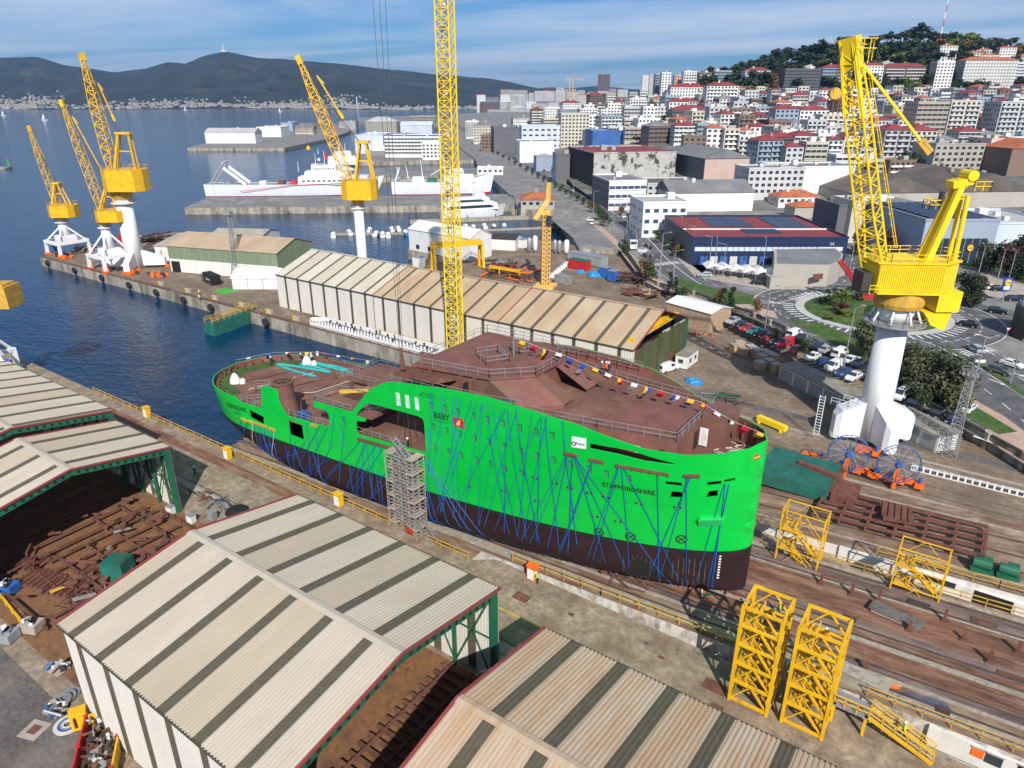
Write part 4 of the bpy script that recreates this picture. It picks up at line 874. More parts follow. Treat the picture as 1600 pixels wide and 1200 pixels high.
luffing('slim yellow luffing crane on white portal legs, middle of the pier group', g(178, 420), dict(ptop=(162, 350), h0=(155, 345), h1=(195, 328), foot=(160, 327), head=(96, 160), peak=(168, 288), a0=(158, 326), a1=(184, 328), bw=1.9, n=18, span=5, pw=.8, jib_tie=((113, 182), (162, 272))), 'yellow', 1.6, True)
luffing('tall yellow luffing crane on thick white pillar at the pier', g(214, 419), dict(ptop=(193, 311), h0=(170, 297), h1=(226, 264), foot=(176, 262), head=(128, 87), peak=(186, 208), a0=(182, 263), a1=(214, 265), bw=2.5, n=20, span=6.5, pw=3.0, jib_tie=((153, 130), (177, 183))), 'yellow', 2.7)
b4=Vector((*c2w(*(lambda xz:(xz[0], 186))(PL(566, 400, 186))), 0));
luffing('yellow luffing crane on white pillar rising behind the long shed', (b4.x, b4.y), dict(ptop=(556, 318), h0=(537, 310), h1=(589, 281), foot=(545, 279), head=(467, 92), peak=(562, 222), a0=(556, 280), a1=(584, 280), bw=2.2, n=20, span=6, pw=1.6, jib_tie=((495, 118), (532, 178)), hook=20), 'yellow', 1.35)
# cropped crane at the left frame edge (house corner and portal leg in view)
bL=G(-12, 592, 0);t=thing('luffing_crane', 'crane with white portal leg cut by the left picture edge', 'crane', (bL.x, bL.y, 0));xb, yb=w2c(bL.x, bL.y)
zh0, zh1=PL(0, 478, yb)[1], PL(0, 445, yb)[1];MB().tube(bL+Vector((0, 0, 4)), bL+Vector((0, 0, zh0)), 1.5, 1.2, n=20).build('pillar', 'white_paint', t, smooth=True)
xr=PL(22, 460, yb)[0];c=bL+E_*(xr-xb-3);MB().obox((c.x, c.y, zh0), (6, 4.5, zh1-zh0), HEAD).build('machine_house', 'yellow_dull', t);MB().obox((c.x, c.y, zh1), (5, 3.6, .4), HEAD).build('house_roof', 'yellow_dull', t)
for a_, b_ in((1, -.5), (-1, -.6), (.4, 1)):
 f=bL+E_*a_*5.0+F_*b_*5;MB().beam((f.x, f.y, .3), (f.x, f.y, 4.8), .9).build('leg', 'white_paint', t);MB().beam(f+Vector((0, 0, 4.4)), bL+Vector((0, 0, 11)), .5).build('strut', 'white_paint', t);MB().beam(f+Vector((0, 0, 4.4)), bL+Vector((0, 0, 4.6)), .9, .8).build('portal_beam', 'white_paint', t)
f=bL+E_*5.6-F_*2.2;MB().tube(f+Vector((0, -.3, 3.5)), f+Vector((0, .3, 3.5)), 1.6, n=16).build('cable_drum', 'blue_box', t)
# big right-hand crane
bx, by=G(1356, 690, 0)[:2];BR=Vector((bx, by, 0));xb, yb=w2c(bx, by)
def Q5(px, py, f=0.0):x, z=PL(px, py, yb);return BR+E_*(x-xb)+F_*f+Vector((0, 0, z))
t=thing('luffing_crane', 'big yellow luffing crane on white pillar towering at the right', 'crane', (bx, by, 0));zt=PL(1390, 505, yb)[1]
MB().tube(BR+Vector((0, 0, 1)), BR+Vector((0, 0, zt)), 2.45, 2.1, n=40).build('pillar', 'white_paint', t, smooth=True)
for k, (dx, dy)in enumerate(((-4.6, -2.6), (3.4, -3.9), (4.6, 2.8), (-3.2, 4.0))):
 d=Vector((dx, dy, 0));q=Vector((-dy, dx, 0)).normalized()*1.3;o=BR+d*.35;f=BR+d*1.0;e2=BR+d*1.14;mb=MB()
 P=[o-q, o+q, f+q, e2+q*.6, e2-q*.6, f-q];H_=[7.4, 7.4, 5.8, 4.8, 4.8, 5.8];n=6
 mb.raw([p+Vector((0, 0, 1.3))for p in P]+[p+Vector((0, 0, h))for p, h in zip(P, H_)], [(5, 4, 3, 2, 1, 0), (6, 7, 8, 11), (11, 8, 9, 10)]+[(i, (i+1)%n, (i+1)%n+n, i+n)for i in range(n)]);mb.build('leg', 'white_paint', t)
 MB().tube(f+Vector((0, 0, .9)), f+Vector((0, 0, 1.6)), 1.0, n=12).build('leg_pivot', 'white_paint', t)
mb=MB();o=BR+Vector((-4.6, -2.6, 6.6));mb.rail([o+Vector(p)for p in((-1.4, -1, 0), (1.2, -1.6, 0), (2.2, .6, 0), (0, 1.4, 0))], 1.1, 1.2);mb.build('leg_railing', 'white_paint', t)
mb=MB();o=BR+Vector((-7.2, -4.4, 0))
for q in(-.4, .4):mb.beam(o+Vector((q, 0, 1)), o+Vector((q, 0, 8)), .1)
for k in range(14):mb.beam(o+Vector((-.4, 0, 1.2+k*.5)), o+Vector((.4, 0, 1.2+k*.5)), .07)
mb.build('ladder', 'white_paint', t)
zc=PL(1390, 497, yb)[1]
MB().lathe((bx, by, zc-.6), [(4.4, 0), (4.4, .25)], 28).build('platform', 'galv', t);MB().rail([(bx+4.3*math.cos(a), by+4.3*math.sin(a), zc-.35)for a in[i*math.pi/8 for i in range(17)]], 1.1, 1.7).build('platform_railing', 'galv', t)
MB().rail([(bx+4.2*math.cos(a), by+4.2*math.sin(a), zc-.35)for a in[2.4+i*.22 for i in range(6)]], 1.2, .5).build('platform_screen', 'green_frame', t)
MB().lathe((bx, by, zc-.3), [(2.2, 0), (2.5, 1.4), (2.5, 2.6)], 24).build('slew_cone', 'white_paint', t, smooth=True)
for a in range(8):q=a*math.pi/4;MB().beam((bx+3.6*math.cos(q), by+3.6*math.sin(q), zc-.2), (bx+2.5*math.cos(q), by+2.5*math.sin(q), zc+2.2), .25).build('cone_strut', 'white_paint', t)
zb_=PL(1400, 452, yb)[1];MB().lathe((bx, by, zc+2.0), [(3.3, 0), (3.5, .6), (3.5, zb_-zc-1.6)], 28).build('slew_ring', 'yellow_dull', t)
# machine house: slanted plan, ribbed front
hz0, hz1=PL(1400, 451, yb)[1], PL(1400, 415, yb)[1]+.4
def hpnt(px, f):x, z=PL(px, 440, yb);return BR+E_*(x-xb)+F_*f
plan=[hpnt(1356, -2.6), hpnt(1452, -3.4), hpnt(1484, -1.2), hpnt(1486, 2.6), hpnt(1452, 4.2), hpnt(1368, 3.8), hpnt(1352, 1.5)]
mb=MB();mb.prism([(p.x, p.y)for p in plan], hz0, hz1+.4);mb.build('machine_house', 'yellow_bright', t)
fr0, fr1=plan[0], plan[1];nn=Vector(((fr1-fr0).y, -(fr1-fr0).x, 0)).normalized()
for i in range(30):
 p=fr0.lerp(fr1, (i+.5)/30)+nn*.06;MB().beam(p+Vector((0, 0, hz0+.3)), p+Vector((0, 0, hz1+.2)), .16, .14, up=nn).build('rib', 'yellow_bright', t)
MB().beam(fr0+nn*.35+Vector((0, 0, hz0+.1)), fr1+nn*.35+Vector((0, 0, hz0+.1)), .8, .18).build('walkway', 'yellow_bright', t)
MB().prism([(p.x, p.y)for p in[hpnt(1352, -2.8), hpnt(1454, -3.6), hpnt(1488, -1.3), hpnt(1490, 2.8), hpnt(1450, 4.5), hpnt(1364, 4.1), hpnt(1348, 1.5)]], hz1+.42, hz1+.62).build('house_roof', 'yellow_bright', t)
rp=[hpnt(1372, -2.5), hpnt(1452, -3.2), hpnt(1483, -1), hpnt(1485, 2.4), hpnt(1450, 4), hpnt(1370, 3.6)]
MB().rail([(p.x, p.y, hz1+.62)for p in rp+rp[:1]], 1.15, 1.5, .045).build('house_railing', 'yellow_bright', t)
MB().rail([tuple((fr0.lerp(fr1, q)+nn*.7)[:2])+(hz0+.2,)for q in(-.12, .05)], 1.1, .8, .045).build('walkway_railing', 'yellow_bright', t)
ct=hpnt(1478, .6);MB().obox((ct.x, ct.y, PL(1470, 482, yb)[1]), (3.4, 5.2, hz0-PL(1470, 482, yb)[1]), HEAD).build('counterweight', 'yellow_bright', t)
mb=MB();z0, z1=PL(1466, 512, yb)[1], PL(1470, 484, yb)[1];c2=hpnt(1466, .4)
P=[c2+E_*a+F_*b+Vector((0, 0, h))for a, b, h in((-.6, -2, z0+.9), (1.6, -2, z0), (1.6, 2, z0), (-.6, 2, z0+.9), (-2, -2, z1), (2.2, -2, z1), (2.2, 2, z1), (-2, 2, z1))]
mb.raw(P, [(0, 3, 2, 1), (4, 5, 6, 7), (0, 1, 5, 4), (1, 2, 6, 5), (2, 3, 7, 6), (3, 0, 4, 7)]);mb.build('counterweight_hopper', 'yellow_bright', t)
# operator cab side (dark) and boom
cb_=hpnt(1352, 0);MB().obox((cb_.x, cb_.y, hz0-.3), (2.4, 3, 3.0), HEAD).build('operator_cab', 'steel_dark', t)
foot, head=Q5(1366, 418), Q5(1328, 66);lattice(t, foot, head, [(0, 3.4, .9), (.1, 3.0, 2.0), (.25, 2.6, 2.5), (.72, 2.4, 2.3), (.9, 1.9, 1.7), (1, 1.5, 1.2)], 24, .16, .06, 'yellow_bright', side=(F_*.75-E_*.66).normalized(), X=False)
hd=(head-foot).normalized()
sd2=(F_*.75-E_*.66).normalized();b2=hd.cross(sd2).normalized()
for k in(-1, 1):MB().beam(foot.lerp(head, .70)+sd2*k*1.15+b2*1.1, head+hd*.2+sd2*k*.8+b2*.5, .2, .7).build('boom_head_plate', 'yellow_bright', t)
MB().beam(head-hd*3.4, head+hd*.6, 2.4, 1.5, up=b2).build('boom_head', 'yellow_bright', t)
MB().tube(head-sd2*1.1, head+sd2*1.1, .7, n=14).build('head_sheave', 'steel_dark', t)
mb=MB();hq=head+E_*2.0;mb.rail([hq+Vector((0, 0, -2))+F_*-1.4+E_*-1.6, hq+Vector((0, 0, -2))+F_*-1.4+E_*1, hq+Vector((0, 0, -2.6))+F_*1.4+E_*1, hq+Vector((0, 0, -2))+F_*1.4+E_*-1.6], 2.4, 1, .05);mb.build('head_cage', 'yellow_bright', t)
mb=MB();a, b=foot+E_*2.6+Vector((0, 0, 3)), head+E_*2.2-hd*4
for k in(-.35, .35):mb.beam(a+F_*k, b+F_*k, .08)
for i in range(44):o=a.lerp(b, i/43);mb.beam(o-F_*.35, o+F_*.35, .06);mb.beam(o-F_*.35, o-E_*.5-F_*.1, .05)if i%3==0 else None
mb.build('boom_ladder', 'yellow_bright', t, kind='stuff')
a, b=Q5(1336, 84), Q5(1440, 222);MB().beam(a, b, .26, .34).build('tie_bar', 'yellow_bright', t);dd=(b-a).normalized();MB().beam(b-dd*.3, b+dd*2.0, .6, 1.0).build('tie_block', 'yellow_dull', t)
pk, af=Q5(1500, 285), Q5(1432, 428)
for k in(-1.3, 1.3):MB().beam(af+F_*(k*.9), pk+F_*k*.5, .6, .95).build('mast_leg', 'yellow_bright', t)
for k, px in((-1.2, 1478), (1.2, 1484)):MB().tube(Q5(px, 430, k), Q5(1508, 305, k*.6), .34, n=10).build('mast_stay', 'yellow_bright', t)
MB().beam(pk-E_*1.4-Vector((0, 0, .3)), pk+E_*1.2+Vector((0, 0, .3)), 2.0, 1.0).build('mast_head', 'yellow_bright', t);MB().tube(pk+E_*1-F_*1.2+Vector((0, 0, 1)), pk+E_*1+F_*1.2+Vector((0, 0, 1)), .75, n=16).build('mast_sheave', 'yellow_bright', t)
MB().rail([pk+E_*q+F_*f+Vector((0, 0, -1.0))for q, f in((1.2, -1.8), (3.4, -1.8), (3.4, 1.8), (1.2, 1.8))], 1.3, 1, .05).build('mast_platform', 'yellow_bright', t)
MB().rail([pk+E_*q+F_*f+Vector((0, 0, -3.6))for q, f in((-4.2, -1.2), (-2.8, -1.2), (-2.8, .6), (-4.2, .6), (-4.2, -1.2))], 1.3, 1, .05).build('mast_platform', 'yellow_bright', t)
for k in(-.3, .3):MB().tube(pk+F_*k, b+F_*k, .035, n=4).build('luffing_rope', 'steel_dark', t)
hk=Q5(1301, 146);hk=hk
for k in(-.35, 0, .35):MB().tube(Q5(1316, 72)+F_*k+E_*k, Vector((*(Q5(1316, 72)+F_*k+E_*k)[:2], hk.z)), .04, n=4).build('hoist_rope', 'steel_dark', t)
o=Vector((*Q5(1316, 72)[:2], hk.z));MB().tube(o-F_*.35, o+F_*.35, .75, n=14).build('hook_block', 'yellow_dull', t);MB().tube(o-Vector((0, 0, .7)), o-Vector((0, 0, 2.4)), .18, .3, n=8).build('hook', 'steel_dark', t)
# tower crane behind the ship: only the mast and its ropes come into view
tu, tv=VP(711.5, 540, 108.5)[0], 108.5;t=thing('tower_crane', 'tall yellow lattice tower crane mast standing behind the ship', 'crane', (tu, tv, 0))
lattice(t, (tu, tv, .5), (tu, tv, 92), [(0, 2.6, 2.6), (1, 2.6, 2.6)], 54, .15, .055, 'yellow_bright', side=Vector((.97, .26, 0)), name='mast')
MB().box(tu-3, tu+3, tv-3, tv+3, 0, .8).build('base', 'concrete_pale', t)
mb=MB()
for q in(-.25, .25):mb.beam((tu+q, tv+.3, 1), (tu+q, tv+.3, 90), .07)
for i in range(180):mb.beam((tu-.25, tv+.3, 1+i*.49), (tu+.25, tv+.3, 1+i*.49), .05)
mb.build('ladder', 'galv', t, kind='stuff')
for i in range(12):MB().box(tu-1.1, tu+.1, tv-.6, tv+1.1, 6+i*7.2, 6.12+i*7.2).build('landing', 'galv', t);MB().box(tu+.3, tu+.75, tv-.9, tv-.6, 9+i*7.2, 9.8+i*7.2).build('cable_box', 'flag_white', t)
hx, hy=SD(637, 700, 10.6);HK=Vector((hx+SX, hy+SY, 0));tip=Vector((tu, tv, 92));out_=(Vector((HK.x, HK.y, 92))-tip);
lattice(t, tip+Vector((0, 0, 1)), tip+out_*1.15+Vector((0, 0, 1)), [(0, 1.8, 2), (1, 1.4, 1.4)], 20, .12, .05, 'yellow_bright', side=Vector((-out_.y, out_.x, 0)).normalized(), name='jib');MB().box(tu-1.6, tu+1.6, tv-1.6, tv+1.6, 92, 95).build('slew_head', 'yellow_bright', t)
for a, b in((-.9, -.5), (-.3, .4), (.4, -.3), (.9, .5)):MB().tube((HK.x+a, HK.y+b, 93), (HK.x+a*.2, HK.y+b*.2, 24), .035, n=4).build('hoist_rope', 'steel_dark', t)
MB().tube((HK.x, HK.y, 24), (HK.x, HK.y, 21.4), .12, .3, n=8).build('hook_block', 'rust_red', t)
for a, b in((-1, -1), (1, 1), (1.6, -1), (-1.4, 1)):MB().tube((HK.x, HK.y, 21.4), (HK.x+a, HK.y+b, S(hx, hy, 11.4).z), .04, n=4).build('sling', 'steel_dark', t)
# red boom of a second-hand lift by the roundabout, and the small tower crane by the harbour
# ---- yard furniture
def U(px, py, z=0):g_=G(px, py, z);return g_.x, g_.y
def railing(label, pts, m='yellow_dull', h=1.1, post=2.2, name='railing'):
 o=MB().rail(pts, h, post, .045).build(name, m);return tag(o, label, 'railing')
# people: one skinned body each, helmet as a part
def body_mesh(pose):
 J={'pel':(0, 0, .95), 'chest':(0, .0, 1.32), 'neck':(0, .01, 1.5), 'head':(0, .03, 1.66), 'shl':(-.2, 0, 1.42), 'ell':(-.27, .02, 1.14), 'hal':(-.26, .14, .9), 'shr':(.2, 0, 1.42), 'elr':(.27, .02, 1.14), 'har':(.26, .14, .9),
  'hil':(-.1, 0, .9), 'knl':(-.11, .03, .5), 'anl':(-.12, -.02, .08), 'tol':(-.12, .16, .04), 'hir':(.1, 0, .9), 'knr':(.11, .03, .5), 'anr':(.12, -.02, .08), 'tor':(.12, .16, .04)}
 if pose==1:J.update(anl=(-.12, -.28, .12), tol=(-.12, -.12, .04), knl=(-.11, -.06, .5), anr=(.12, .25, .08), tor=(.12, .42, .05), knr=(.11, .18, .5), har=(.27, .3, 1.1), hal=(-.27, -.1, .92))
 if pose==2:J.update(chest=(0, .12, 1.28), neck=(0, .2, 1.44), head=(0, .28, 1.57), har=(.2, .5, 1.05), elr=(.27, .28, 1.12), hal=(-.2, .5, 1.05), ell=(-.27, .28, 1.12), shl=(-.2, .15, 1.36), shr=(.2, .15, 1.36))
 rr={'pel':.16, 'chest':.17, 'neck':.07, 'head':.115, 'shl':.08, 'shr':.08, 'ell':.055, 'elr':.055, 'hal':.045, 'har':.045, 'hil':.1, 'hir':.1, 'knl':.075, 'knr':.075, 'anl':.055, 'anr':.055, 'tol':.045, 'tor':.045}
 E=[('pel', 'chest'), ('chest', 'neck'), ('neck', 'head'), ('chest', 'shl'), ('shl', 'ell'), ('ell', 'hal'), ('chest', 'shr'), ('shr', 'elr'), ('elr', 'har'), ('pel', 'hil'), ('hil', 'knl'), ('knl', 'anl'), ('anl', 'tol'), ('pel', 'hir'), ('hir', 'knr'), ('knr', 'anr'), ('anr', 'tor')]
 K=list(J);me=bpy.data.meshes.new('body');me.from_pydata([J[k]for k in K], [(K.index(a), K.index(b))for a, b in E], []);o=bpy.data.objects.new('tmp', me);COL.objects.link(o)
 sk=o.modifiers.new('s', 'SKIN');
 if not me.skin_vertices:me.skin_vertices.data # layer made by the modifier
 for i, k in enumerate(K):v=me.skin_vertices[0].data[i];v.radius=(rr[k], rr[k]);v.use_root=(k=='pel')
 o.modifiers.new('d', 'SUBSURF').levels=1;bpy.context.view_layer.update()
 m2=bpy.data.meshes.new_from_object(o.evaluated_get(bpy.context.evaluated_depsgraph_get()));bpy.data.objects.remove(o);return m2
try:BODIES=[body_mesh(i)for i in range(3)]
except Exception as ex:
 print('SKIN', ex);BODIES=[]
mat('cloth_navy', (.02, .025, .05), .9, var=0);mat('cloth_white', (.6, .6, .6), .9, var=0);mat('cloth_hivis', (.45, .65, .03), .8, var=0);mat('cloth_orange', (.75, .12, .02), .8, var=0);mat('cloth_grey', (.12, .12, .13), .9, var=0);mat('hair', (.03, .02, .015), .8, var=0)
_pm={}
def person(loc, rz, top, legs, label, pose=0, helmet=None, group=None):
 key=(pose, top, legs)
 if key not in _pm:
  me=BODIES[pose%len(BODIES)].copy();me.materials.clear()
  for m in(top, legs, 'skin', 'hair'):me.materials.append(M(m))
  for p in me.polygons:
   z=p.center.z;hand=abs(p.center.x)>.16 and z<1.0 and z>.75 and p.center.y>.08
   p.material_index=3 if z>1.70 else 2 if(z>1.5 or hand)else 0 if z>.93 else 1;p.use_smooth=True
  _pm[key]=me
 t=thing('person', label, 'person', loc, group, rz, True)
 o=bpy.data.objects.new('body', _pm[key]);COL.objects.link(o);o.parent=t
 if helmet:
  hd=(0, .03, 1.70)if pose!=2 else(0, .28, 1.61)
  kk=('h', helmet, pose==2)
  if kk not in _pm:_pm[kk]=MB().lathe(hd, [(.17, 0), (.145, .02), (.13, .09), (.06, .14)], 10).mesh('helmet', helmet, True)
  h=bpy.data.objects.new('helmet', _pm[kk]);COL.objects.link(h);h.parent=t
 return t
# railings beside the slip
railing('long yellow railing on the near edge of the slipway by the water', [(-135, 54.3, 0), (-44.5, 54.3, 0)])
railing('yellow railing on top of the white slip wall near the stair towers', [(u, VA+.25, zs(u))for u in(-40, -28, -12)])
railing('yellow railing above the white doors at the lower right corner', [(u, VA+.25, zs(u))for u in(-1, 12, 24)])
railing('yellow railing along the far edge of the building slip', [(u, VB-.3, zs(u))for u in(-14, 0, 14, 30)])
railing('yellow railing on top of the white wall of the second slip', [(u, VC+.3, zs(u))for u in(-4, 8, 24)])
railing('pale yellow railing beyond the steel frame on the second slip', [(u, VD+.4, .0)for u in(-6, 6, 20, 30)], post=2.6)
# yellow equipment boxes on the near railing
for i, (px, py)in enumerate(((231, 652), (357, 717), (530, 790), (832, 905))):
 x, y=U(px, py);t=thing('control_cabinet', ['yellow framed cabinet on railing beside the far shed', 'yellow framed white cabinet at the railing bend', 'yellow cabinet with white panel beyond the big shed roof', 'orange topped white cabinet at the start of the white wall'][i], 'cabinet', (x, y, 0))
 MB().box(x-.55, x+.55, y-.4, y+.4, .1, 1.9).build('body', 'orange' if i==3 else 'yellow', t);MB().box(x-.45, x+.45, y-.44, y-.41, .25, 1.6).build('panel', 'flag_white', t);MB().box(x-.65, x+.65, y-.5, y+.5, 1.92, 2.02).build('roof', 'orange' if i==3 else 'yellow', t)
# yellow line, crane rails and stains on the near yard
sheet('yellow_line', [(-42, 49.5), (40, 49.5), (40, 49.72), (-42, 49.72)], .02, 'paint_yellow')
for v in(44.2, 45.9):MB().box(-130, 60, v-.06, v+.06, .0, .06).build('crane_rail', 'rail_steel')['kind']='structure'
sheet('rail_strip', [(-130, 44.6), (60, 44.6), (60, 45.6), (-130, 45.6)], .016, 'concrete_pale')
sheet('timber_strip', [(-130, 50.8), (-44, 50.8), (-44, 52.6), (-130, 52.6)], .016, 'slip_rust')
for px, py, s in((815, 933, 1.9), (892, 960, .7), (1033, 1027, .6), (1117, 1073, 2.2), (1120, 1105, 1.2), (1010, 1005, .5)):x, y=U(px, py);sheet('floor_plate', [(x-s/2, y-s/3), (x+s/2, y-s/3), (x+s/2, y+s/3), (x-s/2, y+s/3)], .022, 'rust_red')
# slip grooves, rails and launch timbers
for v in(59.2, 61.6, 65.2, 66.4, 73.2, 75.4):
 mb=MB();mb.beam((-100, v, zs(-100)+.06), (60, v, zs(60)+.06), .14, .12);struct(mb.build('launch_rail', 'rail_steel'))
for v, w in((57.9, .5), (60.4, .35), (76.0, .5)):mb=MB();mb.beam((-60, v, zs(-60)+.07), (60, v, zs(60)+.07), w, .16);struct(mb.build('concrete_beam', 'concrete_pale'))
for v in(83, 85.5, 89, 92.5, 95):mb=MB();mb.beam((-60, v, zs(-60)+.07), (60, v, zs(60)+.07), .35 if v in(83, 95)else .15, .12);struct(mb.build('launch_rail', 'concrete_pale' if v in(83, 95)else 'rail_steel'))
def slip_at(px, py, base=0):
 z=0
 for _ in range(8):g_=G(px, py, z);z=zs(g_.x)
 return Vector((g_.x, g_.y, z))
mat('pink_stain', (.33, .12, .11), .9, var=.3, scale=1.2);mat('blue_stain', (.10, .11, .16), .85, var=.3, scale=.8)
mk_blob=lambda name, c, rx, ry, m, off:struct(MB().poly([(c.x+rx*math.cos(t)*(1+.25*math.sin(3*t+c.x)), c.y+ry*math.sin(t)*(1+.2*math.cos(5*t)), zs(c.x+rx*math.cos(t)*(1+.25*math.sin(3*t+c.x)))+off)for t in[i*math.pi/14 for i in range(28)]]).build(name, m))
mk_blob('paint_stain', slip_at(1370, 1010), 1.6, .8, 'pink_stain', .012);mk_blob('paint_stain', slip_at(1540, 1050), 2.6, 1.1, 'blue_stain', .014);mk_blob('paint_stain', slip_at(1450, 1100), 2.4, .9, 'blue_stain', .016);mk_blob('paint_stain', slip_at(1450, 980), 1.5, .8, 'blue_stain', .018);mk_blob('paint_stain', slip_at(1300, 940), 2.0, .9, 'slip_rust', .02)
# loose timbers and nets under the bow
rg=random.Random(11)
def pile(name, label, cat, c, n, L_, m, spread=1.5, th=.18, h=.5, mats=None):
 t=thing(name, label, cat, tuple(c))
 for i in range(n):
  a=rg.uniform(-.5, .5)+(math.pi/2 if rg.random()<.35 else 0);p=Vector(c)+Vector((rg.uniform(-1, 1)*spread, rg.uniform(-1, 1)*spread*.6, rg.uniform(.05, h)));d=Vector((math.cos(a), math.sin(a), rg.uniform(-.08, .12)))*L_*rg.uniform(.35, .6)
  MB().beam(p-d, p+d, th*rg.uniform(.6, 1.4), th*rg.uniform(.5, 1.2)).build('piece', rg.choice(mats)if mats else m, t)
 return t
pile('timber_heap', 'loose launch timbers lying beside the bow', 'timber', slip_at(975, 905), 9, 3.2, 'rusty', 2.2, .25, .35, ['rusty', 'concrete_pale', 'rust_red'])
pile('net_heap', 'green net and straps heaped under the bow foot', 'net', slip_at(1090, 918), 12, 1.6, 'green_frame', 1.6, .14, .5, ['green_frame', 'orange', 'rope_white'])
pile('debris_heap', 'red and grey debris beside the stem', 'debris', slip_at(1140, 925), 8, 1.0, 'rusty', 1.2, .2, .3, ['rusty', 'red', 'galv'])
# yellow stair towers in the foreground
def stair_tower(label, x0, y0, w, d, h, lev, m='yellow', th=.28):
 rb=th*.72
 t=thing('stair_tower', label, 'stair tower', (x0+w/2, y0+d/2, 0));C=[(x0, y0), (x0+w, y0), (x0+w, y0+d), (x0, y0+d)]
 for c in C:MB().beam((*c, .05), (*c, h), th).build('post', m, t)
 z0=.35;st=(h-z0)/lev
 for k in range(lev+1):
  z=z0+k*st
  for i in range(4):
   a, b=C[i], C[(i+1)%4];MB().beam((*a, min(z, h-.1)), (*b, min(z, h-.1)), rb, rb*1.25).build('ring_beam', m, t)
   if k<lev:
    mid=((a[0]+b[0])/2, (a[1]+b[1])/2);MB().beam((*a, z), (*mid, z+st), rb*.62).build('brace', m, t);MB().beam((*b, z), (*mid, z+st), rb*.62).build('brace', m, t)
  if 0<k<lev:
   MB().box(x0+.15, x0+w*.34, y0+.15, y0+d-.15, z-.05, z+.04).build('landing', 'yellow_dull', t);MB().rail([(x0+w*.34, y0+.2, z), (x0+w*.34, y0+d-.2, z)], 1.0, .8, .035).build('landing_railing', m, t)
  if k<lev-1:
   for yy in(y0+.5, y0+1.3):
    MB().beam((x0+w-.4, yy, z), (x0+.9, yy, z+st), .07, .28).build('stringer', m, t)
   for q in range(8):MB().beam((lerp(x0+w-.4, x0+.9, q/7), y0+.5, z+st*q/7), (lerp(x0+w-.4, x0+.9, q/7), y0+1.3, z+st*q/7), .22, .05).build('tread', 'yellow_dull', t)
   MB().beam((x0+w-.4, y0+.5, z+1), (x0+.9, y0+.5, z+st+1), .07).build('handrail', m, t)
 return t
stair_tower('left one of the two yellow stair towers standing at the slip wall', -11.5, 51.7, 3.4, 3.4, 10.9, 5);stair_tower('right one of the two yellow stair towers standing at the slip wall', -6.8, 51.9, 3.4, 3.4, 10.8, 5)
for k, (px, py, label)in enumerate(((1245, 890, 'slim yellow stair tower beside the bow on the far side'), (1425, 945, 'yellow stair tower leaning on the white wall at the right'))):
 x, y=U(px, py);stair_tower(label, x-2.4, y-1.2, 4.6, 2.6, 8.2 if k==0 else 7.4, 3, 'yellow', .13)
# yellow entrance stair at the lower right
t=thing('access_stair', 'yellow access stair with platform leading down from the slip wall', 'stair', (1.0, 55, 0));zt=zs(0)+.1
for yy in(54.6, 55.9):MB().beam((-.4, yy, zt), (4.8, yy, .15), .1, .35).build('stringer', 'yellow', t);MB().rail([(-.4, yy, zt), (4.8, yy, .15)], 1.05, 1.1, .045).build('handrail', 'yellow', t)
for q in range(11):MB().box(lerp(-.4, 4.8, q/11), lerp(-.4, 4.8, q/11)+.38, 54.6, 55.9, lerp(zt, .15, q/11)-.05, lerp(zt, .15, q/11)).build('tread', 'galv', t)
MB().box(-3.4, -.4, 54.4, 56.4, zt-.12, zt).build('platform', 'galv', t);MB().rail([(-.4, 54.5, zt), (-3.4, 54.5, zt), (-3.4, 56.3, zt)], 1.05, 1, .05).build('platform_railing', 'yellow', t)
for p in((-3.2, 54.6), (-.6, 54.6)):MB().beam((*p, 0), (*p, zt), .25).build('post', 'yellow', t)
# white wall with openings at the lower right
t=thing('slip_wall_front', 'white painted slip wall with doors and windows in the lower right corner', 'wall', (10, VA, 0))
MB().box(4, 30, VA-.35, VA-.03, 0, zs(4)-.1).build('wall', 'wall_white', t)
for i, (a, b, z0, z1, m)in enumerate(((7.2, 8.1, 1.0, 1.9, 'orange'), (8.2, 9.4, .9, 1.9, 'glass_dark'), (10.4, 12.6, .1, 2.0, 'dark_void'), (13.3, 15.5, .9, 2.0, 'blue_steel'), (16.5, 18, .9, 2, 'glass_dark'))):
 o=MB().box(a, b, VA-.40, VA-.36, z0, z1).build('opening', m, t);MB().box(a-.1, b+.1, VA-.43, VA-.40, z1, z1+.12).build('lintel', 'concrete_pale', o)
t=thing('slip_wall_front', 'white painted wall of the second slip with a dark garage opening', 'wall', (5, VC, 0));MB().box(-8, 30, VC-.3, VC-.02, 0, zs(-4)-.1).build('wall', 'wall_white', t)
for a, b in((1.0, 4.2), (6.0, 9.6), (11, 15)):MB().box(a, b, VC-.36, VC-.31, .1 if a>5 else .9, 1.65).build('opening', 'dark_void' if a>5 else 'glass_dark', t)
